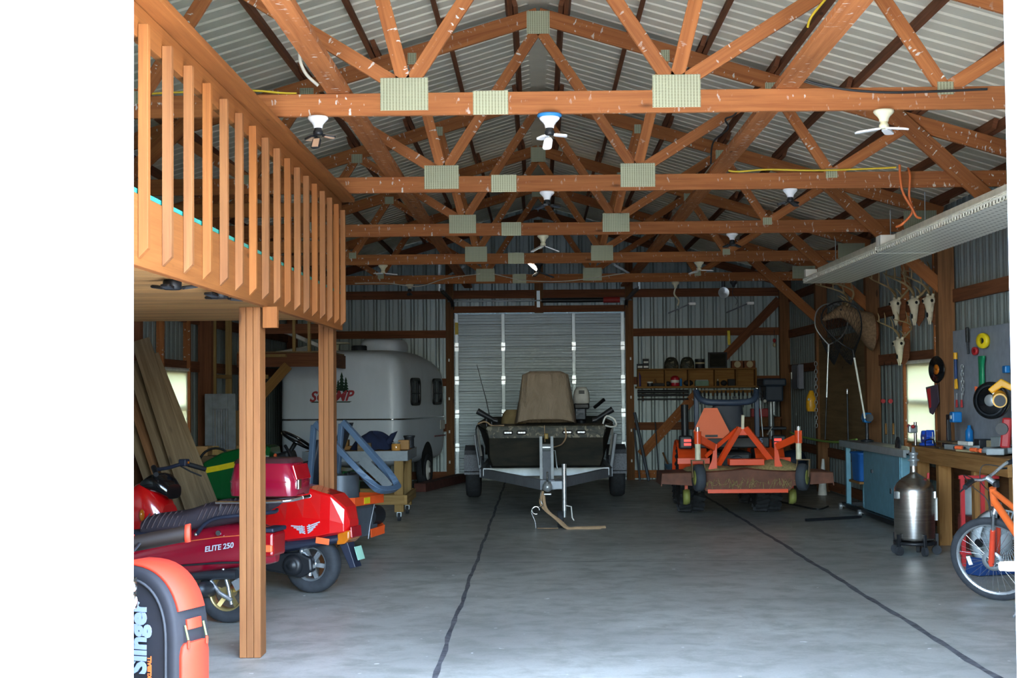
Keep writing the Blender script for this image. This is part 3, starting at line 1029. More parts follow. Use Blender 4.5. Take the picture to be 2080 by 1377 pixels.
cord('power_cable', [(-.7, 24.07, 3.49), (-.2, 24.07, 3.38), (.4, 24.07, 3.36), (.9, 24.07, 3.41), (1.4, 24.07, 3.48)], .007, 'cable_white', 'white cable drooping along the farthest truss above the roll-up door')
# ------------------------------------------------------------------ wheels
def tyre(r, w, rim, n=40, o=(0, 0, 0), axis=(0, 1, 0), tread=0.0):
    """tyre cross-section revolved about axis"""
    h = w / 2
    pr = [(rim, -h * .72), (rim + (r - rim) * .35, -h), (r - (r - rim) * .25, -h * .95), (r - .004, -h * .62), (r, -h * .25), (r, h * .25), (r - .004, h * .62), (r - (r - rim) * .25, h * .95), (rim + (r - rim) * .35, h), (rim, h * .72)]
    return MB().lathe(pr, o, axis, n)

for nm_, c_ in (('paint_burgundy', (132, 8, 34)), ('paint_red', (206, 12, 16)), ('paint_magenta', (130, 4, 38))):
    plain(nm_, c_, 0.22, vary=0.03, coat=1.0)
plain('seat_vinyl', (52, 46, 54), 0.5, vary=.15)
plain('seat_ribbed', (60, 46, 50), 0.55)
plain('navy_plastic', (30, 36, 54), 0.5)
plain('reflector_orange', (255, 112, 64), 0.3, emit=0.0)
plain('amber_lens', (190, 104, 16), 0.15, coat=.6)
plain('red_lens', (150, 14, 24), 0.15, coat=.6)
plain('gold_rim', (176, 156, 104), .35, .7)
plain('bag_black', (17, 19, 27), .75, vary=.25, scale=14)
plain('bag_orange', (196, 46, 20), .7, vary=.05)
plain('tube_brown', (24, 18, 15), .55, spec=.2)
plain('plate_green', (150, 200, 180), .5)
plain('letter_white', (118, 132, 164), .6, vary=.02)
plain('letter_orange', (236, 96, 40), .6, vary=.02)
plain('chrome_lines', (205, 214, 226), .35, .3, vary=.03)
plain('lime', (150, 190, 90), .6)

def side_body(sections, p=3.0, n=24):
    """rings across the vehicle: list of (x, zc, half width, half height)"""
    return MB().skin([sq(x, 0, zc, hw, hh, (0, 1, 0), (0, 0, 1), n, p) for x, zc, hw, hh in sections])

# ---------------- burgundy scooter
th = R(10)
s1 = thing('motor_scooter', 'burgundy motor scooter with a ribbed dark seat and luggage box, nearer the doorway', 'scooter', (-2.19, 10.72, 0), PI - th)
tyre(.215, .115, .128).xf(Matrix.Translation((0, 0, .215))).build('rear_tyre', 'rubber', s1)
wm = MB().lathe([(.128, -.05), (.118, -.05), (.112, -.02), (.112, .02), (.118, .05), (.13, .05)], (0, 0, .215), (0, 1, 0), 32)
for k in range(5):
    a = 2 * PI * k / 5 + .3
    wm.bar((.03 * math.cos(a), .01, .215 + .03 * math.sin(a)), (.115 * math.cos(a), .03, .215 + .115 * math.sin(a)), .02, .03)
wm.cyl((0, -.05, .215), (0, .06, .215), .045, 16)
wm.build('rear_rim', 'gold_rim', s1)
bk = MB().tube([(.10, .09, .30), (.03, .10, .22), (-.06, .10, .17)], .016, 8)
bk.tube([(.02, .09, .42), (.0, .09, .36), (-.03, .09, .26), (-.055, .095, .14)], .012, 8)
bk.box((-.10, .085, .28), (.06, .03, .07), (0, .5, 0))
bk.build('brake_linkage', 'aluminium', s1)
MB().lathe([(0, 0), (.055, 0), (.06, .05), (.05, .16), (.03, .2), (0, .2)], (.12, .06, .24), (0, 1, 0.1), 20).build('engine_case', 'dark_steel', s1)
MB().tube([(.35, .05, .33), (.15, .09, .34), (-.1, .1, .35)], .035, 10).build('exhaust', 'dark_steel', s1)
side_body([(-.36, .53, .05, .10), (-.33, .545, .11, .13), (-.20, .555, .15, .155), (0, .54, .175, .165), (.2, .51, .185, .165), (.42, .475, .19, .15), (.6, .44, .185, .13), (.72, .42, .17, .12)]).build('body', 'paint_burgundy', s1, sub=1)
side_body([(.5, .55, .14, .10), (.62, .52, .17, .14), (.8, .48, .17, .16), (1.0, .4, .15, .14), (1.1, .35, .12, .1)]).build('seat_base', 'navy_plastic', s1, sub=1)
side_body([(-.3, .44, .12, .012), (0, .437, .180, .012), (.3, .415, .192, .012), (.6, .38, .188, .012)]).build('stripe', 'black_plastic', s1)
side_body([(-.3, .638, .122, .006), (0, .615, .176, .006), (.3, .575, .192, .006), (.5, .55, .19, .006)]).build('pinstripe', 'cable_orange', s1)
seat = side_body([(-.26, .80, .10, .05), (-.2, .81, .14, .075), (-.05, .79, .155, .095), (.12, .755, .16, .095), (.2, .735, .16, .085), (.3, .715, .16, .075), (.45, .705, .16, .07), (.56, .69, .145, .07), (.62, .66, .11, .06)])
seat.build('seat', 'seat_vinyl', s1, sub=1)
rb = MB()
for x0, x1, z0, z1 in ((-.15, .14, .815, .765), (.24, .56, .73, .70)):
    for k in range(9):
        x = x0 + (x1 - x0) * k / 8
        z = z0 + (z1 - z0) * k / 8
        rb.tube([(x + .03, .158, z - .035), (x, .150, z + .03), (x - .012, .10, z + .075 if x < .2 else z + .065)], .006, 6)
rb.build('seat_ribs', 'seat_ribbed', s1)
MB().tube(smoothpath([(.16, .19, .635), (.1, .21, .70), (.02, .215, .745), (-.12, .21, .765), (-.3, .16, .78), (-.34, 0, .78), (-.3, -.16, .78)], 5), .014, 8).build('grab_rail', 'navy_plastic', s1)
MB().cyl((.0, .185, .645), (.0, .20, .645), .018, 14).build('seat_lock', 'chrome', s1)
MB().ball((.165, .195, .635), .014, 8, 6).build('rail_bolt', 'chrome', s1)
MB().box((-.335, 0, .56), (.08, .26, .17)).build('tail_light', 'red_lens', s1, bevel=.02)
MB().box((-.345, .12, .535), (.05, .05, .05)).build('turn_signal', 'reflector_orange', s1, bevel=.008)
MB().box((-.33, 0, .66), (.10, .28, .03)).build('tail_trim', 'navy_plastic', s1, bevel=.01)
# luggage box on chrome rails
bx = MB().skin([sq(-.31, 0, .90, .235, .19, (1, 0, 0), (0, 1, 0), 28, 8), sq(-.31, 0, .93, .25, .205, (1, 0, 0), (0, 1, 0), 28, 5), sq(-.31, 0, 1.0, .25, .205, (1, 0, 0), (0, 1, 0), 28, 5), sq(-.30, 0, 1.12, .215, .175, (1, 0, 0), (0, 1, 0), 28, 5), sq(-.30, 0, 1.15, .195, .155, (1, 0, 0), (0, 1, 0), 28, 5)])
lb = bx.build('luggage_box', 'paint_magenta', s1, bevel=.006)
MB().skin([sq(-.30, 0, z, a, b_, (1, 0, 0), (0, 1, 0), 28, 6) for z, a, b_ in ((1.125, .218, .176), (1.15, .203, .162), (1.158, .19, .15))]).build('lid_trim', plain('trim_brown', (58, 30, 34), .35), lb)
MB().skin([sq(-.31, 0, z, .254, .208, (1, 0, 0), (0, 1, 0), 28, 5) for z in (.995, 1.003)]).build('box_seam', 'paint_burgundy', lb)
MB().box((-.535, 0, 1.06), (.02, .30, .11), (0, .28, 0)).build('reflector_panel', 'red_lens', lb, bevel=.006)
MB().box((-.56, .12, .98), (.02, .06, .07)).build('box_lock', 'chrome', lb, bevel=.006)
ra = MB()
for s_ in (-1, 1):
    ra.tube(smoothpath([(.02, s_ * .19, .855), (-.3, s_ * .20, .86), (-.5, s_ * .17, .87), (-.57, s_ * .08, .885)], 4), .012, 8)
ra.tube([(-.57, .08, .885), (-.57, -.08, .885)], .012, 8)
for x in (-.02, -.2, -.24):
    ra.tube([(x, .19, .855), (x + .02, .17, .80)], .008, 6)
ra.build('luggage_rack', 'chrome', s1)
# front half: legroom, leg shield, bars (mostly behind the white door)
side_body([(.8, .28, .16, .03), (1.0, .26, .17, .03), (1.2, .27, .17, .035)]).build('footboard', 'navy_plastic', s1)
side_body([(1.18, .45, .16, .2), (1.26, .6, .18, .3), (1.34, .66, .17, .28), (1.42, .68, .1, .2)]).build('leg_shield', 'paint_burgundy', s1, sub=1)
tyre(.215, .1, .128).xf(Matrix.Translation((1.42, 0, .215))).build('front_tyre', 'rubber', s1)
MB().lathe([(.128, -.04), (.1, -.03), (.03, -.03), (.03, .03), (.1, .03), (.128, .04)], (1.42, 0, .215), (0, 1, 0), 24).build('front_rim', 'gold_rim', s1)
MB().tube([(1.42, .07, .215), (1.34, .07, .5), (1.30, 0, .95)], .02, 8).build('front_fork', 'dark_steel', s1)
MB().tube(smoothpath([(1.1, .34, 1.0), (1.22, .26, 1.02), (1.3, 0, 1.0), (1.22, -.26, 1.02), (1.1, -.34, 1.0)], 4), .015, 8).build('handlebar', 'black_plastic', s1)
text('lettering', 'ELITE 250', 'chrome_lines', s1, (0.0, .189, .545), .052, (-1, 0, .16), (0.16, 0, 1), .002, bold=.001, shear=.25, world=False)
MB().tube([(.3, .1, .3), (.26, .16, .1), (.25, .2, .0)], .011, 8).build('side_stand', 'aluminium', s1)

# ---------------- bright red scooter
th = R(16)
s2 = thing('motor_scooter', 'bright red motor scooter with an angular tail, parked behind the nearer loft post', 'scooter', (-1.83, 12.3, 0), PI - th)
tyre(.235, .125, .135, 44).xf(Matrix.Translation((0, 0, .235))).build('rear_tyre', 'rubber', s2)
wm = MB().lathe([(.137, .055), (.125, .05), (.118, .02), (.118, -.02), (.125, -.05), (.137, -.055)], (0, 0, .235), (0, 1, 0), 40)
for k in range(6):
    a = 2 * PI * k / 6 + .2
    wm.prism([(.03, -.018), (.12, -.026), (.12, .008), (.03, .016)], (0, .015, .235), (math.cos(a), 0, math.sin(a)), (-math.sin(a), 0, math.cos(a)), (0, .025, 0))
wm.cyl((0, -.05, .235), (0, .05, .235), .04, 18)
wm.build('rear_rim', 'aluminium', s2)
sw = MB().prism([(-.06, .19), (-.05, .29), (.06, .34), (.16, .33), (.42, .29), (.46, .20), (.2, .16), (.05, .13)], (0, .062, 0), (1, 0, 0), (0, 0, 1), (0, .09, 0))
sw.build('drive_case', 'black_plastic', s2, bevel=.02)
MB().lathe([(0, .04), (.03, .04), (.035, .03), (.05, .03), (.07, .025), (.085, .0), (.09, -.06)], (.105, .165, .235), (0, 1, 0), 28).build('clutch_cover', 'black_plastic', s2)
MB().tube([(.03, .10, .33), (-.03, .11, .27), (-.02, .11, .15)], .018, 8).build('caliper_arm', 'aluminium', s2)
MB().ball((.045, .12, .345), .02, 8, 6).build('shock_bolt', 'aluminium', s2)
# tail body with flat facets
def prof(x, zb, zs, zt, hb, ht):
    """one cross ring: bottom half width hb at zb, shoulder at zs, flat top half width ht at zt"""
    return [V((x, hb * .75, zb)), V((x, hb, zb + .02)), V((x, hb, zs)), V((x, ht + .02, zt - .015)), V((x, ht, zt)), V((x, -ht, zt)), V((x, -ht - .02, zt - .015)), V((x, -hb, zs)), V((x, -hb, zb + .02)), V((x, -hb * .75, zb))]

bd = MB().skin([prof(-.36, .53, .56, .60, .09, .07), prof(-.33, .49, .57, .70, .14, .10), prof(-.22, .475, .60, .80, .17, .13), prof(-.14, .46, .61, .82, .18, .14), prof(.0, .44, .62, .86, .195, .13), prof(.15, .42, .60, .88, .20, .10), prof(.26, .41, .55, .76, .20, .10), prof(.42, .40, .46, .56, .195, .12), prof(.5, .40, .43, .50, .19, .12)], smooth=False)
tb = bd.build('tail_body', 'paint_red', s2, bevel=.012, seg=3)
lo = MB().skin([prof(-.30, .42, .46, .482, .125, .1), prof(-.1, .385, .43, .462, .165, .12), prof(.15, .34, .39, .43, .185, .15), prof(.55, .28, .34, .41, .19, .15), prof(.9, .22, .3, .36, .19, .15)], smooth=False)
lo.build('lower_skirt', 'navy_plastic', s2, bevel=.008)
MB().box((-.16, .172, .435), (.115, .012, .05), (0, -.12, 0)).build('side_reflector', 'reflector_orange', s2, bevel=.003)
MB().prism([(-.37, .52), (-.27, .495), (-.26, .40), (-.33, .41), (-.37, .45)], (0, -.11, 0), (1, 0, 0), (0, 0, 1), (0, .24, 0)).build('tail_lens', 'amber_lens', s2, bevel=.012)
MB().box((-.372, 0, .50), (.02, .2, .09), (0, .1, 0)).build('brake_lens', 'red_lens', s2, bevel=.006)
MB().prism([(-.25, .42), (-.33, .42), (-.40, .22), (-.35, .21)], (0, -.06, 0), (1, 0, 0), (0, 0, 1), (0, .13, 0)).build('mudguard', 'navy_plastic', s2, bevel=.006)
MB().box((-.405, .0, .33), (.004, .14, .11), (0, .3, 0)).build('licence_plate', 'plate_green', s2, bevel=.001)
em = MB()
o_, ux, uz = V((-.03, .2005, .535)), V((-1, 0, .14)).normalized(), V((.14, 0, 1)).normalized()
for k in range(4):
    zz_ = .026 - k * .017
    for s_ in (-1, 1):
        a = o_ + ux * (s_ * (.125 - k * .022)) + uz * (zz_ + .010)
        b = o_ + ux * (s_ * .012) + uz * (zz_ - .014)
        em.bar(a, b, .009, .008, up=(0, 1, 0))
for dx in (-.055, -.035, .03):
    em.bar(o_ + ux * dx + uz * .028, o_ + ux * dx + uz * -.035, .009, .008, up=(0, 1, 0))
em.build('wing_emblem', 'chrome_lines', s2)
# seat, step-through, fairing
side_body([(.10, .80, .13, .10), (.2, .80, .155, .12), (.32, .72, .165, .09), (.5, .66, .165, .08), (.75, .63, .155, .08), (.88, .58, .12, .08)]).build('seat', 'seat_vinyl', s2, sub=1)
side_body([(.5, .45, .17, .13), (.8, .42, .17, .13), (1.0, .34, .17, .09), (1.3, .33, .17, .07)]).build('centre_body', 'paint_red', s2, sub=1)
side_body([(1.3, .5, .14, .2), (1.4, .62, .2, .26), (1.5, .66, .21, .25), (1.62, .62, .19, .22), (1.75, .54, .13, .14), (1.8, .5, .06, .06)]).build('front_fairing', 'paint_red', s2, sub=1)
side_body([(1.26, .80, .12, .06), (1.34, .87, .17, .09), (1.42, .88, .17, .08), (1.5, .85, .14, .05)]).build('dash', 'black_gloss', s2, sub=1)
MB().tube(smoothpath([(1.22, -.37, .98), (1.3, -.26, 1.02), (1.38, -.1, .99), (1.38, .1, .99), (1.3, .26, 1.02), (1.22, .37, .98)], 4), .016, 8).build('handlebar', 'navy_plastic', s2)
for s_ in (-1, 1):
    MB().cyl((1.29, s_ * .28, 1.015), (1.19, s_ * .41, .965), .021, 12).build('grip', 'black_plastic', s2)
    MB().tube([(1.32, s_ * .22, 1.0), (1.27, s_ * .3, .95), (1.2, s_ * .36, .91)], .007, 6).build('brake_lever', 'black_plastic', s2)
MB().box((1.3, -.24, 1.03), (.07, .08, .06)).build('switch_box', 'navy_plastic', s2, bevel=.01)
MB().cyl((1.262, -.24, 1.03), (1.255, -.24, 1.03), .012, 8).build('switch', 'amber_lens', s2)
MB().ball((1.42, .24, .62), (.02, .03, .05), 10, 6).build('turn_signal', 'amber_lens', s2)
tyre(.22, .11, .15).xf(Matrix.Translation((1.62, 0, .22))).build('front_tyre', 'rubber', s2)
MB().lathe([(.15, -.04), (.12, -.03), (.03, -.03), (.03, .03), (.12, .03), (.15, .04)], (1.62, 0, .22), (0, 1, 0), 24).build('front_rim', 'aluminium', s2)
MB().tube([(.55, .12, .26), (.5, .2, .04), (.49, .22, .0)], .012, 8).build('side_stand', 'aluminium', s2)

# ---------------- rolling sports bag
g_ = thing('sports_bag', 'black wheeled sports bag with orange gusset panels beside the white door', 'bag', (-1.755, 6.62, 0), R(-20))
hw_, hs_, hz_ = .285, .55, .875

def arch(k, n=26, inset=0.0):
    """outline of the face from the foot on +x over the top to the foot on -x"""
    pts = [(hw_ - inset, .02), (hw_ - inset, .28)]
    for i in range(n + 1):
        a = PI * i / n
        pts.append(((hw_ - inset) * math.copysign(abs(math.cos(a)) ** .75, math.cos(a)), hs_ + (hz_ - hs_ - inset) * abs(math.sin(a)) ** .85))
    pts += [(-hw_ + inset, .28), (-hw_ + inset, .02)]
    return pts

rings = []
for y_, ins in ((-.125, .045), (-.13, .015), (-.115, 0.0), (.115, 0.0), (.13, .015), (.125, .045)):
    rings.append([V((x, y_, z)) for x, z in arch(0, inset=ins)])
gm = MB().skin(rings, False, True, True, True)
gm.build('bag_shell', 'bag_black', g_, world=False)
pa = arch(0)

def gusset(i0, i1, y0, y1, off=.008):
    mb = MB()
    r0, r1 = [], []
    vs = []
    for i in range(i0, i1 + 1):
        x, z = pa[i]
        a, b = pa[max(i - 1, 0)], pa[min(i + 1, len(pa) - 1)]
        t = V((b[0] - a[0], 0, b[1] - a[1])).normalized()
        nn = V((t.z, 0, -t.x))
        p_ = V((x, 0, z))
        vs.append([p_ + nn * .001 + V((0, y0, 0)), p_ + nn * off + V((0, y0 + .006, 0)), p_ + nn * off + V((0, y1 - .006, 0)), p_ + nn * .001 + V((0, y1, 0))])
    return mb.skin(vs, False, False, True, True)

gusset(5, 15, -.10, .10, .014).build('top_panel', 'bag_orange', g_)
gusset(3, 4, -.05, .06, .012).build('buckle_tab', 'bag_orange', g_)
sp_ = MB().skin([[V((hw_ + dx, y_ * k, z)) for dx, y_ in ((.0, -.105), (.018, -.095), (.018, .095), (.0, .105))] for z, k in ((.02, 1), (.45, 1), (.50, 1), (.535, .9), (.55, .7))], False, True)
sp_.build('side_panel', 'bag_orange', g_)
pp = MB().tube([V((x, -.132, z)) for x, z in arch(0, inset=.05)], .006, 6)
pp.build('piping', 'rubber', g_)
zp = MB()
for y_ in (-.07, .07):
    zp.tube([(hw_ + .006, y_, .625), (hw_ + .022, y_, .565)], .004, 6)
zp.build('zip_cord', 'lime', g_)
zt = MB()
for y_ in (-.07, .07):
    zt.box((hw_ + .024, y_, .545), (.01, .014, .035))
zt.build('zip_pull', 'bag_orange', g_, bevel=.004)
zt = MB().tube([(-.05, -.135, .70), (-.045, -.14, .64)], .004, 6)
zt.build('zip_cord', 'lime', g_)
MB().box((-.045, -.142, .61), (.03, .012, .05)).build('zip_pull', 'reflector_orange', g_, bevel=.006)
MB().tube(smoothpath([(-.04, -.10, .865), (.0, -.12, .80), (-.03, -.137, .72), (-.05, -.137, .66)], 5), .02, 6, flat=.3).build('strap', 'bag_black', g_)
text('brand_lettering', 'Slinger', 'letter_white', g_, (.105, -.1375, .575), .112, (0, 0, 1), (-1, 0, 0), .002, bold=.005, world=False)
text('sport_lettering', 'PICKLEBALL', 'letter_orange', g_, (.160, -.1375, .435), .024, (0, 0, 1), (-1, 0, 0), .0015, bold=.001, world=False)
# telescopic tube lying across the bag top
ta, tb_ = V((-2.10, 6.72, .89)), V((-1.565, 6.80, .985))
tt = thing('telescopic_tube', 'dark tube with orange collars resting across the top of the sports bag', 'tube', ta)
MB().cyl(ta, tb_, .036, 20).build('tube', 'tube_brown', tt, world=True)
d_ = (tb_ - ta).normalized()
for f in (.53, .985):
    q = ta.lerp(tb_, f)
    MB().lathe([(.036, -.012), (.041, -.012), (.041, .012), (.036, .012)], q, d_, 24).build('collar', 'bag_orange', tt, world=True)
MB().cyl(ta - d_ * .2, ta.lerp(tb_, .52), .041, 20).build('outer_sleeve', 'tube_brown', tt, world=True)
MB().tube(smoothpath([ta.lerp(tb_, .50) + V((0, -.05, -.0)), ta.lerp(tb_, .56) + V((0, -.052, -.03)), ta.lerp(tb_, .62) + V((0, -.045, .0))], 5), .02, 6, flat=.3).build('tie_strap', 'bag_black', tt, world=True)
# ------------------------------------------------------------------ green lawn tractor
plain('tractor_green', (16, 96, 44), .3, vary=.05, coat=.5)
plain('stripe_yellow', (232, 206, 30), .4)
plain('seat_black', (38, 44, 56), .55)
plain('mower_orange', (236, 88, 34), .4, vary=.06)
plain('rops_grey', (84, 106, 132), .4, vary=.06)
plain('engine_grey', (92, 100, 110), .45, .4)
plain('cardboard', (170, 130, 84), .85)
plain('kraft_dark', (112, 88, 60), .85)
plain('jacket_navy', (22, 34, 66), .85, vary=.2)
plain('rust_board', (92, 52, 44), .8, vary=.25)
plain('pale_green', (120, 150, 130), .7)
plain('glass_amber', (196, 140, 70), .2, coat=.5)

lt = thing('lawn_tractor', 'green lawn tractor with a yellow hood stripe behind the two scooters', 'lawn tractor', (-2.91, 16.88, 0), PI - R(4))
hd = MB().skin([prof(.82, .52, .70, .80, .16, .10), prof(.78, .46, .74, .86, .24, .17), prof(.56, .44, .84, .97, .27, .19), prof(.3, .44, .90, 1.03, .28, .20), prof(.06, .44, .94, 1.045, .28, .2), prof(.02, .46, .93, 1.02, .27, .2)], smooth=False)
hd.build('hood', 'tractor_green', lt, bevel=.03, seg=3)
for s_ in (-1, 1):
    sy_ = MB()
    a = [V((.78, s_ * .262, .735)), V((.56, s_ * .286, .775)), V((.3, s_ * .297, .83)), V((.1, s_ * .297, .86))]
    sy_.skin([[p, p + V((0, s_ * .004, 0)), p + V((0, s_ * .004, .062)), p + V((0, 0, .062))] for p in a], smooth=False)
    sy_.build('hood_stripe', 'stripe_yellow', lt)
MB().skin([prof(.85, .44, .52, .66, .2, .16), prof(.80, .40, .58, .72, .25, .2), prof(.70, .38, .6, .70, .25, .2)], smooth=False).build('grille', 'black_plastic', lt, bevel=.02)
MB().box((-.25, 0, .38), (.95, .62, .12)).build('foot_deck', 'tractor_green', lt, bevel=.02)
MB().skin([prof(-.3, .45, .55, .70, .42, .3), prof(-.5, .45, .62, .80, .45, .34), prof(-.85, .42, .6, .76, .44, .3)], smooth=False).build('rear_fender', 'tractor_green', lt, bevel=.03)
MB().box((-.12, 0, .86), (.16, .40, .22), (0, .3, 0)).build('dash', 'black_plastic', lt, bevel=.03)
MB().ball((-.03, .2, .93), (.02, .035, .025)).build('choke_knob', 'reflector_orange', lt)
MB().cyl((-.14, 0, .95), (-.22, 0, 1.08), .025, 10).build('steering_column', 'black_plastic', lt)
sw_ = MB().tube(arcpts((-.23, 0, 1.09), .185, 0, 2 * PI, 28, V((.86, 0, .5)), V((0, 1, 0)))[:-1], .017, 8, closed=True)
for k in range(3):
    a = 2 * PI * k / 3 + .5
    sw_.bar((-.23, 0, 1.085), V((-.23, 0, 1.088)) + V((.86, 0, .5)) * (.18 * math.cos(a)) + V((0, 1, 0)) * (.18 * math.sin(a)), .03, .012)
sw_.build('steering_wheel', 'black_gloss', lt)
ms = MB().skin([sq(-.45, 0, .82, .2, .06, (1, 0, 0), (0, 0, 1), 20, 3)] and [sq(-.42, y, .80, .20, .06, (1, 0, 0), (0, 0, 1), 18, 3) for y in (-.23, -.2, .2, .23)])
ms.build('seat', 'seat_black', lt, sub=1)
MB().skin([[q for q in sq(-.64 - .16 * t, 0, .86 + t * .42, .05, .22 - .04 * t, (1, 0, 0), (0, 1, 0), 18, 3)] for t in (0, .2, .6, .95, 1.0)]).build('backrest', 'seat_black', lt, sub=1)
em_ = MB().lathe([(0, .004), (.06, .002), (.06, 0)], (-.12, .26, .70), (0, 1, 0), 18)
em_.xf(Matrix.Translation((0, 0, 0)))
em_.build('round_badge', 'stripe_yellow', lt)
for x, r, w, nm in ((-.6, .27, .22, 'rear_tyre'), (.58, .20, .16, 'front_tyre')):
    for s_ in (-1, 1):
        tyre(r, w, r * .5, 30, (x, s_ * .36, r)).build(nm, 'rubber', lt)
        MB().lathe([(r * .5, .06), (r * .45, .02), (.03, .02), (0, .05)], (x, s_ * .36, r), (0, s_, 0), 20).build('wheel_hub', 'stripe_yellow', lt)
# ------------------------------------------------------------------ orange zero-turn mower, seen from its tail corner
zt_ = thing('zero_turn_mower', 'grey and orange ride-on mower with a folded roll bar beside the far loft post', 'mower', (-2.36, 15.22, 0), PI - R(20))
# local: +x forward, rear at x<0
rb_ = MB()
pts = [(-.55, .40), (-.52, .52)]
bp = [V((-.25, .46, .555)), V((-.62, .46, .555)), V((-.72, .30, .555)), V((-.74, -.30, .555)), V((-.64, -.46, .555)), V((-.25, -.46, .555))]
for a, b in zip(bp[:-1], bp[1:]):
    rb_.bar(a, b, .012, .085)
rb_.build('rear_bumper', 'mower_orange', zt_, bevel=.003)
MB().box((-.735, .05, .555), (.006, .12, .06)).build('warning_label', 'stripe_yellow', zt_)
lbm = MB()
for a, b in zip([V((-.70, -.10, .22)), V((-.72, -.36, .24)), V((-.56, -.52, .29))][:-1], [V((-.72, -.36, .24)), V((-.56, -.52, .29))]):
    lbm.bar(a, b, .012, .085)
lbm.build('lower_bumper', 'mower_orange', zt_, bevel=.003)
MB().box((-.42, 0, .42), (.50, .56, .22)).build('engine_block', 'engine_grey', zt_, bevel=.03)
MB().cyl((-.40, 0, .53), (-.40, 0, .80), .20, 22).build('engine_cover', 'engine_grey', zt_, bevel=.02)
fm = MB()
for k in range(10):
    a = 2 * PI * k / 10
    fm.box((-.40 + .16 * math.cos(a), .16 * math.sin(a), .815), (.07, .012, .02), (0, 0, a))
fm.build('engine_grille', 'black_plastic', zt_)
MB().box((-.62, .24, .33), (.09, .22, .24)).build('battery_box', 'dark_steel', zt_, bevel=.02)
MB().prism([(-.3, .2), (.3, .2), (.26, .48), (-.26, .48)], (-.68, 0, 0), (0, 1, 0), (0, 0, 1), (.02, 0, 0)).build('heat_shield', 'engine_grey', zt_, bevel=.004)
MB().tube([(-.70, -.18, .50), (-.69, -.1, .30), (-.69, -.06, .17)], .007, 6).build('spring_rod', 'aluminium', zt_)
MB().cyl((-.62, -.40, .38), (-.62, -.18, .38), .10, 18).build('air_filter', 'black_plastic', zt_, bevel=.01)
for s_ in (-1, 1):
    tyre(.29, .26, .15, 34, (.02, s_ * .48, .29)).build('rear_tyre', 'rubber', zt_)
    MB().lathe([(.15, .10), (.14, .03), (.05, .03), (.04, .08), (0, .08)], (.02, s_ * .48, .29), (0, s_, 0), 20).build('wheel_hub', 'aluminium', zt_)
    tyre(.15, .11, .07, 24, (.85, s_ * .4, .15)).build('front_caster', 'rubber', zt_)
MB().box((.38, 0, .2), (.8, 1.1, .14)).build('cutting_deck', 'mower_orange', zt_, bevel=.04)
MB().box((.35, 0, .36), (1.1, .5, .07)).build('chassis', 'dark_steel', zt_, bevel=.01)
MB().skin([sq(.08, y, .64, .24, .07, (1, 0, 0), (0, 0, 1), 18, 3) for y in (-.25, -.22, .22, .25)]).build('seat', 'seat_black', zt_, sub=1)
MB().skin([sq(-.15 - .12 * t, 0, .70 + t * .45, .05, .23 - .04 * t, (1, 0, 0), (0, 1, 0), 18, 3) for t in (0, .2, .6, .95, 1.0)]).build('backrest', 'seat_black', zt_, sub=1)
# folded roll bar: rounded loop of square tube hinged on two uprights
for s_ in (-1, 1):
    up = MB().bar((-.20, s_ * .29, .40), (-.28, s_ * .29, 1.30), .05, .05, up=(1, 0, 0))
    up.build('bar_upright', 'rops_grey', zt_, bevel=.006)
lp = smoothpath([(-.30, .29, 1.26), (-.6, .29, .96), (-.88, .26, .68), (-.95, .16, .61), (-.95, -.16, .61), (-.88, -.26, .68), (-.6, -.29, .96), (-.30, -.29, 1.26)], 4)
lm = MB()
lp = [p + V((0, 0, .06)) for p in lp]
rr = []
for i, p in enumerate(lp):
    a, b = lp[max(i - 1, 0)], lp[min(i + 1, len(lp) - 1)]
    t = (b - a).normalized()
    nn = V((.57, 0, .82))
    s_ = t.cross(nn).normalized()
    nn = s_.cross(t)
    rr.append([p + s_ * .032 + nn * .028, p - s_ * .032 + nn * .028, p - s_ * .032 - nn * .028, p + s_ * .032 - nn * .028])
lm.skin(rr, False, True, False)
lm.build('folded_roll_bar', 'rops_grey', zt_, bevel=.006)
for s_ in (-1, 1):
    MB().tube(smoothpath([(.35, s_ * .3, .6), (.3, s_ * .32, .9), (.32, s_ * .2, 1.08)], 4), .016, 8).build('lap_bar', 'black_plastic', zt_)

# ------------------------------------------------------------------ rolling bench before the camper
bx0, bx1, by0, by1 = -2.95, -1.66, 19.05, 20.45
rbn = thing('rolling_bench', 'home-made timber bench with a grey sheet-metal edge on castors before the camper', 'bench', ((bx0 + bx1) / 2, (by0 + by1) / 2, 0))
MB().box(((bx0 + bx1) / 2, (by0 + by1) / 2, .865), (bx1 - bx0, by1 - by0, .03)).build('bench_top', 'bench_wood', rbn, world=True, bevel=.003)
em_ = MB()
em_.box(((bx0 + bx1) / 2, by0 - .012, .82), (bx1 - bx0 + .03, .014, .125))
em_.box((bx1 + .012, (by0 + by1) / 2, .82), (.014, by1 - by0, .125))
em_.build('edge_band', plain('band_grey', (132, 142, 150), .5), rbn, world=True)
for x in (bx0 + .1, bx1 - .22 + .12):
    for y in (by0 + .1, by1 - .1):
        MB().box((x, y, .48), (.115, .115, .73)).build('leg', 'stud_wood', rbn, world=True, bevel=.004)
        c = MB().cyl((x - .02, y, .055), (x + .02, y, .055), .055, 18)
        cw = c.build('castor', 'rubber', rbn, world=True)
        MB().prism([(-.03, 0), (.03, 0), (.02, .07), (-.02, .07)], (x - .028, y, .055), (0, 1, 0), (0, 0, 1), (.056, 0, 0)).build('castor_fork', 'galvanised', cw)
        bpy.context.view_layer.update()
for q in [o for o in ALLOBJ() if o.name.startswith('castor_fork')]:
    q.location = -V(rbn.location)
MB().bar((bx0, by0 + .02, .27), (bx1, by0 + .02, .27), .038, .12).build('stretcher', 'stud_wood', rbn, world=True, bevel=.003)
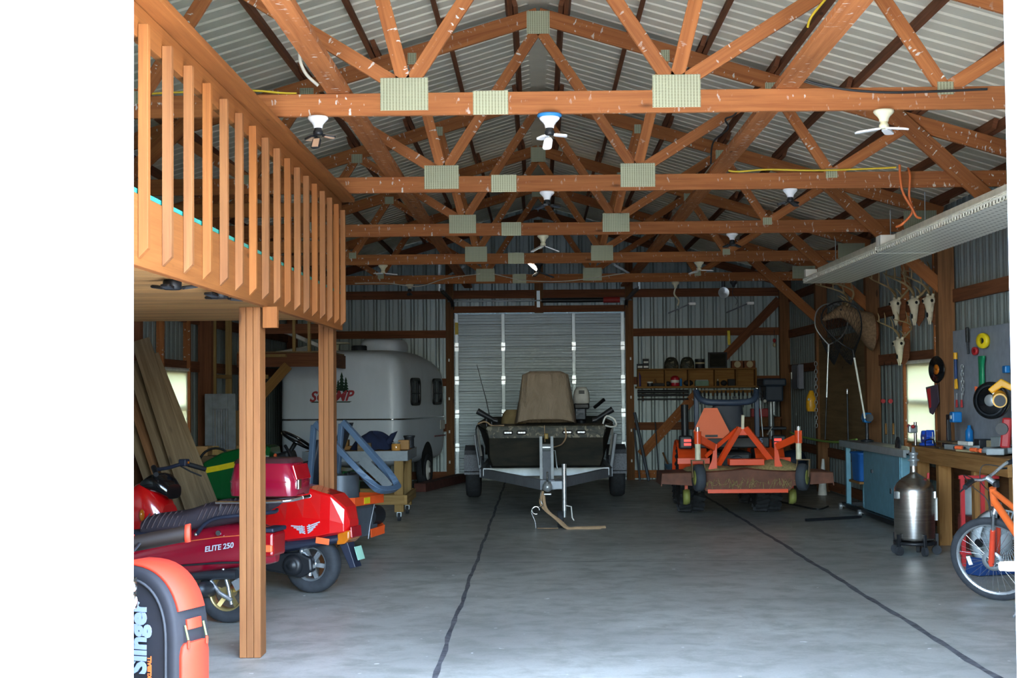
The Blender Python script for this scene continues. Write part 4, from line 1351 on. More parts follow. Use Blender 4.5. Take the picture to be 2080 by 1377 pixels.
MB().bar((bx0, by1 - .02, .27), (bx1, by1 - .02, .27), .038, .12).build('stretcher', 'stud_wood', rbn, world=True, bevel=.003)
MB().bar((bx1 - .01, by0, .27), (bx1 - .01, by1, .27), .038, .12).build('stretcher', 'stud_wood', rbn, world=True, bevel=.003)
MB().bar((-2.22, by0 - .022, .78), (-1.86, by0 - .022, .44), .012, .12, up=(0, 0, 1)).build('corner_brace', 'band_grey', rbn, world=True)
MB().bar((bx1 - .1, by0 + .15, .55), (bx1 - .1, by1 - .7, .80), .09, .04).build('side_brace', 'stud_wood', rbn, world=True)
zt0 = .8805
# the things on it
jk = thing('jacket', 'dark blue jacket heaped on the rolling bench', 'jacket', (-2.16, 19.55, zt0))

def heap(u, v):
    a, r = u * 2 * PI, v
    rr_ = math.sin(min(r, 1) * PI / 2)
    h = .215 * (1 - r ** 2.6) * (1 + .12 * math.sin(3 * a + 1)) + .012 * math.sin(9 * a) * r
    rx, ry = .30 * (1 + .10 * math.sin(2 * a) + .05 * math.sin(5 * a)), .2 * (1 + .08 * math.cos(3 * a))
    return (rx * r * math.cos(a) + .03, ry * r * math.sin(a), max(h, 0) + .003)

MB().grid(heap, 40, 10).build('cloth', 'jacket_navy', jk)
MB().skin([sq(.24 + .06 * t, -.03, .12 + .09 * t, .05, .07 * (1 - .3 * t), (0, 1, 0), (1, 0, .4), 12, 2.5) for t in (-.8, 0, .6, 1, 1.15)]).build('sleeve', 'jacket_navy', jk, sub=1)
for nm, x, y, z, sx, sy2, sz, mat, lab, cat in (
    ('wooden_block', -2.2, 19.2, 0, .17, .1, .1, 'old_board', 'brown wooden block in front of the blue jacket on the rolling bench', 'block'),
    ('plank_offcut', -2.64, 19.75, 0, .5, .2, .045, 'bench_wood', 'lowest plank offcut under two others behind the blue jacket', 'plank'),
    ('plank_offcut', -2.68, 19.78, .046, .42, .18, .08, 'box_wood', 'thick plank offcut in the middle of the pile behind the jacket', 'plank'),
    ('plank_offcut', -2.64, 19.8, .127, .26, .12, .03, 'dark_wood', 'short dark plank offcut topmost of the pile behind the jacket', 'plank'),
    ('carton', -1.74, 19.66, 0, .14, .16, .12, 'cardboard', 'open brown carton beside the jacket on the rolling bench', 'box')):
    tag(MB().box((0, 0, sz / 2), (sx, sy2, sz)).build(nm, mat, bevel=.004), lab, cat).location = (x, y, zt0 + z)
jr = thing('glass_jar', 'glass jar of amber screws on the rolling bench beside the jacket', 'jar', (-1.80, 19.2, zt0))
MB().lathe([(0, .0), (.055, 0), (.06, .01), (.06, .075), (.05, .09), (0, .09)], n=20).build('jar', 'glass_amber', jr)
MB().lathe([(0, .09), (.052, .09), (.052, .108), (0, .108)], n=20).build('lid', 'galvanised', jr)
cn = thing('metal_can', 'dark ribbed can at the outer corner of the rolling bench', 'can', (-1.71, 20.1, zt0))
MB().lathe([(0, 0), (.07, 0), (.075, .01), (.065, .03), (.065, .13), (.078, .15), (.078, .165), (0, .165)], n=22).build('can_body', 'dark_steel', cn)

# ------------------------------------------------------------------ camper trailer
cz = thing('camper_trailer', 'small white rounded fibreglass camper trailer in the back corner', 'camper', (-2.92, 25.92, 0), R(-11))
# local +y = long axis; the near end is -y
Lh, Wh = 1.53, 1.03

def cring(y, t):
    """ring around the x-z section at y, shrunk by t near the ends"""
    return [V((x, y, z)) for x, z in t]

def csec(s, zb, ztop_, n=36):
    out = []
    w = Wh * s
    zc, hh = (zb + ztop_) / 2, (ztop_ - zb) / 2
    for k in range(n):
        a = 2 * PI * k / n
        ca, sa = math.cos(a), math.sin(a)
        p = 7.0 if sa > 0 else 9.0
        taper = 1.0 - .10 * max(0, sa) ** 2
        out.append((w * taper * math.copysign(abs(ca) ** (2 / p), ca), zc + hh * math.copysign(abs(sa) ** (2 / p), sa)))
    return out

ys = [(-1.545, .74, .60, 2.06), (-1.54, .86, .52, 2.15), (-1.50, .95, .46, 2.235), (-1.38, 1.0, .43, 2.295), (-1.1, 1.015, .42, 2.32), (-.5, 1.015, .42, 2.33), (.3, 1.01, .42, 2.32), (.9, 1.0, .42, 2.24), (1.25, .99, .44, 2.17), (1.43, .95, .5, 2.05), (1.52, .85, .6, 1.9), (1.55, .7, .75, 1.7)]
shell = MB().skin([cring(y, csec(s, zb, zt)) for y, s, zb, zt in ys])
shell.build('shell', 'camper_white', cz, sub=1)
belt = MB()
pb = [V((-Wh * s_, y - (.008 if y < 0 else -.008), 1.19)) for y, s_, zb, zt in ys] + [V((Wh * s_, y - (.008 if y < 0 else -.008), 1.19)) for y, s_, zb, zt in reversed(ys)]
pb = [V((p.x * 1.006, p.y, p.z)) for p in pb]
belt.tube(pb, .016, 6, closed=True)
belt.build('belt_trim', 'chrome', cz)
def side_x(z):
    t_ = min(.97, max(0, (z - 1.372) / .952))
    return Wh * 1.012 * (1 - .10 * t_ ** 7) * (1 - t_ ** 7) ** (1 / 7)
for y0, y1 in ((-.98, -.40), (.42, 1.0)):
    z0, z1 = 1.40, 1.86
    rr = []
    for off, ins in ((.0, 0), (.03, 0), (.03, .045), (.012, .045)):
        ring_ = []
        for k in range(28):
            a = 2 * PI * k / 28
            ca, sa = math.cos(a), math.sin(a)
            yy_ = (y0 + y1) / 2 + ((y1 - y0) / 2 - ins) * math.copysign(abs(ca) ** .35, ca)
            z_ = (z0 + z1) / 2 + ((z1 - z0) / 2 - ins) * math.copysign(abs(sa) ** .35, sa)
            ring_.append(V((side_x(z_) - .008 + off, yy_, z_)))
        rr.append(ring_)
    wf_ = MB().skin(rr, False, False).build('window_frame', 'black_plastic', cz)
    gp = MB().add(rr[3], [tuple(range(28))]).build('window_pane', 'black_gloss', wf_)
    cb = MB()
    for f in (.33, .67):
        yy_ = y0 + (y1 - y0) * f
        cb.tube([(side_x(1.44) + .008, yy_, 1.44), (side_x(1.82) + .008, yy_, 1.82)], .007, 6)
    cb.tube([(side_x(1.6) + .01, y0 + .04, 1.6), (side_x(1.6) + .01, y1 - .04, 1.6)], .007, 6)
    cb.build('window_bar', 'grey_rubber', wf_)
for s_ in (-1, 1):
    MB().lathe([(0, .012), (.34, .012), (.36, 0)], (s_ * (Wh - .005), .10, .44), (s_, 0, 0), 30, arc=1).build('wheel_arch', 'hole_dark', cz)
    tyre(.29, .16, .17, 32, (s_ * (Wh - .05), .10, .30), (1, 0, 0)).build('tyre', 'rubber', cz)
    MB().lathe([(.17, .03), (.15, .05), (.05, .05), (.04, .07), (0, .07)], (s_ * (Wh - .02), .10, .30), (s_, 0, 0), 22).build('wheel_rim', 'white_paint', cz)
MB().box((Wh + .004, .95, .86), (.008, .75, .025)).build('red_stripe', 'red_lens', cz)
MB().box((Wh + .004, 1.12, 1.05), (.01, .3, .16)).build('hatch', 'white_plastic', cz, bevel=.01)
# emblem of two dark firs over a slanted red word
lg = MB()
for x, z, s in ((.06, 1.65, 1.0), (.13, 1.63, .8), (-.0, 1.62, .7)):
    for k in range(5):
        w = (.075 - .012 * k) * s
        zz_ = z + (.055 * k) * s
        lg.prism([(-w, 0), (w, 0), (0, .085 * s)], (x, -1.552, zz_), (1, 0, 0), (0, 0, 1), (0, .01, 0))
lg.build('fir_emblem', plain('fir_green', (26, 58, 44), .6), cz)
plain('word_red', (176, 62, 70), .5)
text('lettering', 'SCAMP', 'word_red', cz, (-.13, -1.552, 1.56), .23, (1, 0, .02), (0, 0, 1), .004, bold=.006, shear=.35, world=False)
MB().prism([(-.36, 0), (.30, 0), (.34, .018), (-.32, .018)], (-.11, -1.552, 1.465), (1, 0, 0), (0, 0, 1), (0, .008, 0)).build('lettering_bar', 'fir_green', cz)
# roof kit
ac = MB().skin([sq(.28, .1, z, w, l, (1, 0, 0), (0, 1, 0), 24, 4) for z, w, l in ((2.31, .34, .44), (2.35, .36, .46), (2.47, .35, .45), (2.52, .31, .40), (2.525, .2, .3))])
ac.build('air_conditioner', 'camper_white', cz, sub=1)
vt = MB().lathe([(.06, 2.25), (.05, 2.35), (.06, 2.43), (.0, 2.43)], (-.36, -.6, 0), (0, 0, 1), 14)
vt.lathe([(0, 2.435), (.24, 2.44), (.25, 2.45), (.2, 2.47), (0, 2.475)], (-.36, -.6, 0), (0, 0, 1), 20)
vt.build('roof_vent', 'lamp_cream', cz)
MB().lathe([(.13, 2.27), (.13, 2.38), (.11, 2.395), (0, 2.395)], (.18, -1.0, 0), (0, 0, 1), 20).build('vent_cap', 'dark_steel', cz)
dr = MB().box((.90, -.2, 2.15), (.02, 2.2, .012))
dr.build('drip_rail', 'aluminium', cz)
plat = MB().box((-1.66, 26.15, .07), (.20, 2.9, .14), (0, 0, R(-11))).build('timber_skid', 'rust_board', bevel=.01)
tag(plat, 'dark reddish timber skid on the floor along the camper wheel', 'skid')

# ------------------------------------------------------------------ leaning boards and stored doors at the side wall
bspec = [((-4.15, 15.5, .01), (-4.38, 16.3, 2.1), .20, .04, 'old_board', 'widest of the weathered boards leaning on the side wall')]
lab = ['weathered wide board leaning frontmost against the side wall', 'second weathered board from the front of the leaning bundle', 'third leaning board with a reddish edge beside the window shade', 'fourth leaning board half hidden behind the wide ones', 'fifth narrow leaning board of the bundle, near its middle', 'sixth narrow leaning board of the bundle', 'rearmost leaning board of the bundle, next to the green tractor hood']
foot = [(420, 1045), (392, 1030), (372, 1030), (352, 1020), (440, 1040), (450, 1030), (462, 1020)]
head = [(285, 690), (268, 735), (255, 760), (245, 800), (299, 700), (303, 712), (309, 720)]
dep = [15.7, 15.82, 15.94, 16.06, 15.98, 16.08, 16.18]
wid = [.19, .14, .14, .14, .09, .07, .14]
for i in range(7):
    f = ay(foot[i][0], foot[i][1] , dep[i])
    f = V((f.x, f.y, 0.012))
    h = ay(head[i][0], head[i][1], dep[i] + .1)
    o = MB().bar((0, 0, 0), h - f, wid[i], .036, up=(.25, -1, .2)).build('leaning_board', 'old_board' if i not in (2,) else 'dark_wood', bevel=.003)
    o.location = f
    tag(o, lab[i], 'board', 'boards leaning on the side wall')
sp0 = V((-4.33, 15.35, .35))

def panel_door(name, label, w, h, mat, loc, rz, lean, inset=2):
    t = thing(name, label, 'door panel', loc, rz)
    fr = MB()
    st = .10
    fr.box((-w / 2 + st / 2, 0, h / 2), (st, .04, h))
    fr.box((w / 2 - st / 2, 0, h / 2), (st, .04, h))
    for z in (st / 2, h * .42, h - st):
        fr.box((0, 0, z), (w - 2 * st, .04, st * (1 if z < h * .9 else 2)))
    fr.xf(Matrix.Rotation(lean, 4, 'X'))
    fr.build('door_frame', mat, t, bevel=.004)
    pn = MB()
    for k in range(6):
        pn.box((-w / 2 + st + (w - 2 * st) * (k + .5) / 6, .01, h / 2), ((w - 2 * st) / 6 - .006, .015, h - .1))
    pn.xf(Matrix.Rotation(lean, 4, 'X'))
    pn.build('door_panel', mat, t)
    return t

plain('shutter_grey', (104, 110, 120), .7, vary=.2)
plain('shutter_green', (96, 108, 96), .7, vary=.2)
panel_door('stored_shutter', 'tall grey louvred shutter leaning on the side wall past the window shade', .40, 1.62, 'shutter_grey', (-4.17, 19.9, .004), R(15), R(-5))
panel_door('stored_shutter', 'small pale framed panel leaning in front of the grey shutter', .42, .95, 'stud_wood', (-3.98, 19.45, .004), R(15), R(-8))
for px, y, h, m_, lb_ in ((492, 21.6, 1.35, 'plywood', 'brown plywood sheet leaning upright behind the tractor hood'), (505, 22.9, 1.5, 'dark_wood', 'dark board leaning upright behind the plywood sheet')):
    p = ay(px, 990, y)
    o = MB().box((0, 0, h / 2), (.5 if m_ == 'plywood' else .2, .03, h), (R(-6), 0, 0)).build('plywood_sheet' if m_ == 'plywood' else 'leaning_plank', m_)
    o.location = (p.x, y, .03)
    tag(o, lb_, 'board')
for k, (px, py, sx, sz, mt_, lb_) in enumerate(((415, 935, .28, .36, 'kraft_dark', 'dark brown carton behind the scooter handlebars, under a black hoop'), (413, 905, .16, .11, 'cardboard', 'small pale carton standing on the dark brown carton'))):
    p = ay(px, 985, 17.9)
    o = MB().box((0, 0, sz / 2), (sx, .26, sz)).build('carton', mt_, bevel=.004)
    tag(o, lb_, 'box')
    o.location = (p.x, 17.9, .53 if k == 0 else .891)
p = ay(415, 985, 17.9)
tag(MB().box((p.x, 17.9, .265), (.5, .4, .53)).build('storage_crate', 'dark_wood', bevel=.01), 'dark wooden crate on the floor under the brown carton', 'crate')
tag(MB().tube([V((p.x + .37, 17.74, .535))] + arcpts((p.x + .17, 17.74, .78), .2, 0, PI, 14) + [V((p.x - .03, 17.74, .535))], .014, 8).build('black_hoop', 'black_plastic'), 'black bent hose hoop arching over the brown carton', 'hose')
p = ay(300, 930, 16.9)
tag(MB().box((-4.1, 17.2, .42), (.5, .35, .84)).build('wooden_crate', 'bench_wood', bevel=.008), 'pale wooden crate behind the foot of the leaning boards', 'crate')
# stud framing and a storage mezzanine in the back corner
fr = thing('storage_mezzanine', 'dark timber storage mezzanine with short studs in the back corner over the camper nose', 'mezzanine', (-3.9, 23.5, 0))
MB().bar((-4.35, 21.9, 2.1), (-3.05, 21.9, 2.1), .04, .2).build('mezzanine_beam', 'girt_wood', fr, world=True)
MB().bar((-3.05, 21.9, 2.1), (-3.05, 23.9, 2.1), .04, .2).build('mezzanine_beam', 'girt_wood', fr, world=True)
MB().box((-3.7, 22.9, 2.215), (1.3, 2.0, .02)).build('mezzanine_floor', 'plywood', fr, world=True)
for x in (-3.52, -3.3, -3.1):
    MB().bar((x, 21.9, 2.225), (x, 21.9, 2.75), .04, .09, up=(0, 1, 0)).build('mezzanine_stud', 'stud_wood', fr, world=True)
MB().bar((-4.3, 21.88, 2.55), (-3.0, 21.88, 2.55), .04, .14).build('mezzanine_rail', 'girt_wood', fr, world=True)
MB().bar((-4.2, 21.84, 1.35), (-3.6, 21.84, 2.02), .04, .14, up=(0, 0, 1)).build('mezzanine_brace', 'box_wood', fr, world=True)
MB().bar((-4.0, 21.8, 2.16), (-3.62, 21.8, 2.16), .1, .04).build('mezzanine_cleat', 'stud_wood', fr, world=True)
for y in (20.7, 21.75):
    MB().bar((-4.44, y, .02), (-4.44, y, 3.2), .09, .04, up=(0, 1, 0)).build('side_stud', 'stud_wood', fr, world=True)
MB().bar((-4.44, 20.7, 1.86), (-4.44, 21.75, 1.86), .09, .05).build('side_blocking', 'stud_wood', fr, world=True)
MB().bar((-4.3, 21.92, 1.86), (-3.9, 21.92, 1.86), .04, .06).build('side_blocking', 'stud_wood', fr, world=True)
MB().box((-4.2, 22.0, .98), (.3, .03, 1.9)).build('end_panel', 'dark_wood', fr, world=True)
for q, lb_ in (((562, 720, 24.0), 'white downspout length lying across the mezzanine end above the camper'),):
    p = ay(*q)
    tag(MB().bar(p, p + V((.4, .5, .10)), .08, .10).build('downspout', 'white_paint', bevel=.01), lb_, 'pipe')
tag(MB().bar((-3.9, 21.96, 2.62), (-3.15, 22.86, 2.26), .05, .06).build('white_pipe', 'white_paint', bevel=.01), 'white pipe laid through the mezzanine studs', 'pipe')
# ------------------------------------------------------------------ fishing boat on its trailer
m, nt, b = nmat('camo_olive')
oc = coord(nt)
n1 = noise(nt, oc, 5, 4, .6, 1.0)
n2 = noise(nt, oc, 14, 3, .6, .6)
col = ramp(nt, n1, .38, .58, lin((36, 40, 34)), lin((74, 71, 58)))
col = mixc(nt, ramp(nt, n2, .56, .62), col, lin((120, 112, 92)))
nt.links.new(col, b.inputs['Base Color'])
b.inputs['Roughness'].default_value = .6
MATS['camo_olive'] = m
m, nt, b = nmat('hull_olive')
oc = coord(nt)
n1 = noise(nt, mapping(nt, oc, (1.5, 1.5, 5)), 1.5, 5, .65, .4)
nt.links.new(ramp(nt, n1, .3, .75, lin((24, 27, 25)), lin((52, 48, 38))), b.inputs['Base Color'])
b.inputs['Roughness'].default_value = .7
b.inputs['Specular IOR Level'].default_value = .15
MATS['hull_olive'] = m
plain('tan_canvas', (166, 134, 104), .9, vary=.08, scale=6)
m, nt, b = nmat('tan_canvas')
oc = coord(nt)
n1 = noise(nt, mapping(nt, oc, (9, 9, 2.2)), 1.0, 4, .6, .8)
nt.links.new(ramp(nt, n1, .3, .7, lin((138, 122, 102)), lin((158, 140, 120))), b.inputs['Base Color'])
b.inputs['Roughness'].default_value = .9
bump(nt, b, n1, .9, .05)
MATS['tan_canvas'] = m
plain('tan_bag', (126, 108, 72), .85, vary=.2)
plain('strap_tan', (172, 142, 110), .85)
plain('trailer_grey', (138, 144, 152), .5, .3)
plain('trailer_light', (214, 222, 228), .5, .2)
plain('led_white', (246, 250, 255), .2, vary=0)
plain('tread_plate', (98, 102, 110), .55, .3, vary=.35, scale=60)
BX = .10
YBW = 20.0                       # bow
bt = thing('fishing_boat', 'olive camouflage flat-bow fishing boat resting on its trailer', 'boat', (BX, YBW, .62))
# hull rings along local y from the bow; (y, bottom half width, chine z, gunwale half width, bottom z, gunwale z)
hs = [(0.0, .70, .0, .755, .02, .50), (.25, .72, -.02, .79, -.01, .51), (.7, .74, -.05, .86, -.03, .53), (1.6, .77, -.06, .93, -.04, .54), (4.2, .77, -.06, .94, -.04, .55)]
rings = []
for y, bw_, _, gw, zb, zg in hs:
    rings.append([V((-gw, y, zg)), V((-gw - .03, y, zg - .03)), V((-gw + .01, y, zg - .10)), V((-bw_ - .04, y, zb + .12)), V((-bw_, y, zb)), V((bw_, y, zb)), V((bw_ + .04, y, zb + .12)), V((gw - .01, y, zg - .10)), V((gw + .03, y, zg - .03)), V((gw, y, zg))])
hl = MB().skin(rings, False, False, False, False)
hl.add(list(reversed(rings[0])), [tuple(range(10))])
hl.add(rings[-1], [tuple(range(10))])
hl.build('hull', 'hull_olive', bt, bevel=.012, solid=.012)
# camo band under the bow rail
MB().skin([[V((x * (1 if abs(x) < .6 else 1), -.016 - .0 * z, z)) for x, z in ((-.775, .535), (-.75, .385))] + [V((.75, -.016, .385)), V((.775, -.016, .535))] , [V((x, -.004, z)) for x, z in ((-.775, .535), (-.75, .385), (.75, .385), (.775, .535))]], False, True, False).build('bow_band', 'camo_olive', bt, bevel=.004)
dk = MB()
dk.add([V((-.73, .01, .505)), V((.73, .01, .505)), V((.84, .7, .53)), V((.89, 1.3, .535)), V((-.89, 1.3, .535)), V((-.84, .7, .53))], [tuple(range(6))])
dk.build('bow_deck', 'camo_olive', bt, solid=.02)
gr_ = MB()
for s_ in (-1, 1):
    gr_.tube([V((s_ * (gw + .01), y, zg + .005)) for y, bw_, _, gw, zb, zg in hs], .022, 8)
gr_.tube([(-.755, .0, .525), (.755, .0, .525)], .02, 8)
gr_.build('gunwale_rail', 'camo_olive', bt)
MB().box((0, 4.2, .30), (1.9, .06, .6)).build('transom', 'hull_olive', bt, bevel=.01)
for x in (-.50, -.32, .28, .46):
    lh = MB().box((x, -.03, .455), (.13, .03, .052)).build('bow_light', 'black_gloss', bt, bevel=.018)
    dm = MB()
    for k in range(3):
        dm.box((x - .03 + k * .03, -.0465, .455), (.024, .006, .022))
    dm.build('light_lens', 'led_white', lh)
MB().tube([(-.02, -.03, .55), (-.02, -.045, .45), (-.015, -.05, .33)], .006, 6).build('bow_eye_cord', 'strap_tan', bt)
for s_ in (-1, 1):
    rh = MB()
    x0 = s_ * .77 - (.0 if s_ > 0 else .02)
    rh.cyl((x0, .25, .53), (x0, .25, .64), .022, 10)
    rh.cyl((x0 + s_ * -.09, .25, .62), (x0 + s_ * .12, .22, .75 if s_ > 0 else .74), .03, 12, .042)
    rh.cyl((x0 - s_ * .09, .25, .615), (x0 - s_ * .15, .25, .60), .035, 10)
    rh.build('rod_holder', 'black_plastic', bt)
MB().tube([(-.72, .3, .53), (-.80, .35, .9), (-.92, .4, 1.36)], [.010, .006, .004], 6).build('whip_antenna', 'black_plastic', bt)
MB().cyl((-.72, .3, .52), (-.73, .3, .66), .02, 8).build('antenna_base', 'black_plastic', bt)
rp = MB()
rp.tube(smoothpath([(.75, .1, .56), (.8, .12, .66), (.9, .14, .62), (.93, .12, .54), (.86, .05, .52), (.78, .0, .54)], 4), .012, 6)
rp.build('white_mooring_line', 'white_paint', bt)
MB().tube(smoothpath([(-.9, .1, .57), (-.8, .06, .60), (-.7, .02, .545), (-.55, .0, .55)], 4), .010, 6).build('mooring_line', 'strap_tan', bt)
MB().tube(smoothpath([(-.90, .12, .56), (-.92, .0, .5), (-.91, -.02, .3), (-.88, .02, .1), (-.88, .03, .03)], 4), .008, 6).build('hanging_line', 'black_plastic', bt)
# outboard on the transom
ob = MB().skin([sq(.58, 3.95, z, w, l, (1, 0, 0), (0, 1, 0), 18, 4) for z, w, l in ((.80, .12, .17), (.82, .135, .2), (.95, .13, .2), (1.03, .105, .17), (1.06, .07, .1))]).build('outboard_motor', 'white_paint', bt, sub=1)
MB().box((.58, 3.95, .76), (.24, .34, .09)).build('motor_base', 'black_plastic', ob, bevel=.02)
MB().cyl((.58, 4.0, .7), (.58, 4.05, .1), .07, 12).build('motor_leg', 'dark_steel', ob)
MB().box((.56, 3.9, .65), (.18, .16, .22)).build('motor_clamp', 'dark_steel', ob, bevel=.02)
MB().cyl((.78, 3.75, .74), (.92, 3.6, .86), .028, 10).build('tiller', 'black_plastic', ob)
MB().box((.58, 3.745, .98), (.09, .01, .055)).build('motor_badge', 'black_plastic', ob)
MB().skin([sq(-.45, 1.5, z, w, l, (1, 0, 0), (0, 1, 0), 18, 3) for z, w, l in ((.44, .17, .15), (.5, .19, .17), (.68, .17, .15), (.74, .10, .1))]).build('bow_duffel', 'tan_bag', bt, sub=1)
# canvas cover draped over the seat frame
cv = thing('canvas_cover', 'tall tan canvas cover draped over the seat in the bow of the boat', 'cover', (BX, YBW + 1.0, 1.165))
rr = []
for t in (0, .08, .2, .4, .6, .8, .93, .985, 1.0):
    z = t * .715 + .012
    w = .415 - .105 * t if t < .95 else .29 - (t - .95) * 1.6
    l = .36 - .16 * t if t < .95 else .19 - (t - .95) * 1.5
    ring_ = []
    for k in range(48):
        a = 2 * PI * k / 48
        ca, sa = math.cos(a), math.sin(a)
        f = 1 + .034 * math.sin(7 * a + 3 * t) * (1 - .7 * t) + .018 * math.sin(13 * a + 6 * t) * (1 - .5 * t)
        zz_ = z + (.06 * (1 - t) ** 6 * max(0, -sa) * (1 - abs(ca) ** 2))
        ring_.append(V((w * f * math.copysign(abs(ca) ** .45, ca), l * f * math.copysign(abs(sa) ** .45, sa), zz_)))
    rr.append(ring_)
c = MB().skin(rr, False, False)
c.add(rr[-1], [tuple(range(48))], smooth=True)
c.build('canvas', 'tan_canvas', cv)

for s_ in (-1, 1):
    MB().tube(smoothpath([(s_ * .955, 2.2, .54), (s_ * .985, 2.4, .42), (s_ * .98, 2.6, .22), (s_ * .96, 2.75, .04)], 5), .022, 6, flat=.3).build('white_tie_strap', 'white_paint', bt)
# trailer
tl = thing('boat_trailer', 'grey boat trailer with diamond-plate mudguards, winch post and jack facing the doorway', 'trailer', (BX, 20.0, 0))
# local y: 0 = bow; wheels at 3.4; coupler at -2.1
for s_ in (-1, 1):
    tyre(.335, .23, .20, 36, (s_ * 1.10, 3.4, .335), (1, 0, 0)).build('tyre', 'rubber', tl)
    MB().lathe([(.2, .05), (.18, .0), (.06, .0), (.05, .04), (0, .04)], (s_ * 1.12, 3.4, .335), (s_, 0, 0), 20).build('wheel_rim', 'white_paint', tl)
    fd = MB()
    pf = [(y, z) for y, z in ((2.93, .42), (2.95, .56), (3.06, .73), (3.4, .80), (3.74, .73), (3.86, .56), (3.88, .42))]
    rr = [[V((s_ * .955, y, z)), V((s_ * 1.225, y, z)), V((s_ * 1.225, y, z - .012)), V((s_ * .955, y, z - .012))] for y, z in pf]
    fd.skin(rr, False, True, False)
    fd.box((s_ * 1.09, 2.935, .52), (.27, .01, .30))
    fd.build('mudguard', 'tread_plate', tl, bevel=.004)
    MB().bar((s_ * .88, 4.6, .50), (s_ * .88, .9, .50), .07, .12).build('frame_rail', 'trailer_grey', tl, bevel=.006)
    MB().bar((s_ * .88, .95, .50), (s_ * .05, -1.9, .50), .07, .12).build('tongue_rail', 'trailer_grey', tl, bevel=.006)
    MB().bar((s_ * .5, .9, .545), (s_ * .5, 4.4, .545), .09, .05).build('bunk', 'dark_wood', tl)
    MB().bar((s_ * .95, 2.1, .5), (s_ * 1.02, 2.1, 1.0), .05, .05, up=(0, 1, 0)).build('side_guide', 'trailer_grey', tl, bevel=.01)
MB().bar((-.86, .75, .52), (.86, .75, .52), .06, .11).build('cross_beam', 'trailer_light', tl, bevel=.006)
MB().bar((-.86, 3.3, .46), (.86, 3.3, .46), .07, .07).build('axle', 'trailer_grey', tl, bevel=.006)
MB().bar((-1.1, 3.4, .335), (1.1, 3.4, .335), .06, .06).build('axle_beam', 'trailer_grey', tl)
wp = MB()
for s_ in (-1, 1):
    wp.bar((s_ * .07, -1.05, .50), (s_ * .07, -.62, 1.02), .035, .07, up=(0, -1, .5))
wp.build('winch_post', 'trailer_light', tl, bevel=.003)
MB().bar((0, -1.02, .50), (0, -.72, .84), .10, .05).build('post_core', 'trailer_grey', tl)
wi = MB().cyl((-.05, -.62, .90), (.05, -.62, .90), .045, 16)
wi.cyl((-.07, -.62, .84), (.07, -.62, .84), .014, 10)
wi.cyl((-.07, -.6, .78), (.07, -.6, .78), .014, 10)
wi.build('winch_drum', 'steel', tl)
MB().tube([(.07, -.62, .86), (.11, -.66, .86), (.13, -.7, .66), (.14, -.7, .62)], .008, 6).build('winch_handle', 'steel', tl)
MB().box((0, -.55, 1.04), (.05, .08, .07)).build('bow_stop', plain('amber_rubber', (150, 120, 40), .5), tl, bevel=.01)
MB().tube(smoothpath([(.25, -.04, 1.13), (.26, -.1, 1.02), (.2, -.3, .93), (.09, -.55, .90)], 5), .012, 6, flat=.3).build('winch_strap', 'strap_tan', tl)
cp = MB().bar((0, -1.75, .50), (0, -2.05, .50), .08, .08)
cp.ball((0, -2.1, .49), (.06, .08, .06), 14, 8)
cp.box((0, -2.16, .41), (.09, .06, .02))
cp.build('coupler', 'steel', tl, bevel=.006)
MB().tube([(.0, -2.02, .55), (0, -2.05, .66)], .012, 8).build('coupler_latch', 'chrome', tl)
jk = MB().cyl((.20, -1.95, .20), (.20, -1.95, .75), .028, 16)
jk.build('jack_tube', 'aluminium', tl)
MB().cyl((.20, -1.95, .12), (.20, -1.95, .22), .02, 12).build('jack_inner_tube', 'steel', tl)
MB().box((.12, -1.92, .50), (.16, .06, .10)).build('jack_bracket', 'trailer_grey', tl, bevel=.006)
MB().lathe([(0, -.035), (.09, -.035), (.10, -.025), (.10, .025), (.09, .035), (0, .035)], (.15, -1.95, .10), (1, 0, 0), 22).build('jack_wheel', 'rubber', tl)
MB().tube([(.22, -1.97, .26), (.28, -2.0, .25), (.29, -2.02, .12), (.31, -2.04, .09)], .008, 6).build('jack_handle', 'white_paint', tl)
ch = MB()
pts = smoothpath([(-.06, -2.05, .46), (-.09, -2.1, .36), (-.06, -2.12, .27), (-.15, -2.14, .26), (-.19, -2.14, .2), (-.15, -2.14, .09), (-.14, -2.14, .012)], 6)
for i in range(0, len(pts) - 1, 1):
    ch.tube([pts[i], pts[i + 1]], .006, 6)
ch.tube(arcpts((-.14, -2.14, .22), .045, 0, 1.6 * PI, 12), .006, 6)
ch.build('safety_chain', 'chrome', tl)
sm_ = MB()
for pts in ([(-.06, -2.05, .44), (-.08, -2.08, .30), (.0, -2.13, .20), (.14, -2.16, .10), (.24, -2.2, .015), (.36, -2.14, .012), (.55, -2.1, .012), (.68, -2.06, .012)], [(-.05, -2.07, .42), (-.02, -2.12, .24), (.1, -2.16, .12), (.22, -2.22, .02), (.34, -2.18, .014), (.5, -2.2, .013), (.62, -2.16, .014)], [(-.12, -2.14, .012), (.0, -2.17, .012), (.12, -2.16, .012)]):
    sm_.tube(smoothpath(pts, 5), .020, 6, flat=.22)
tag(sm_.build('tie_down_strap', 'strap_tan'), 'loose tan tie-down strap trailing from the trailer coupler onto the floor', 'strap').location = (BX, 20.0, 0)
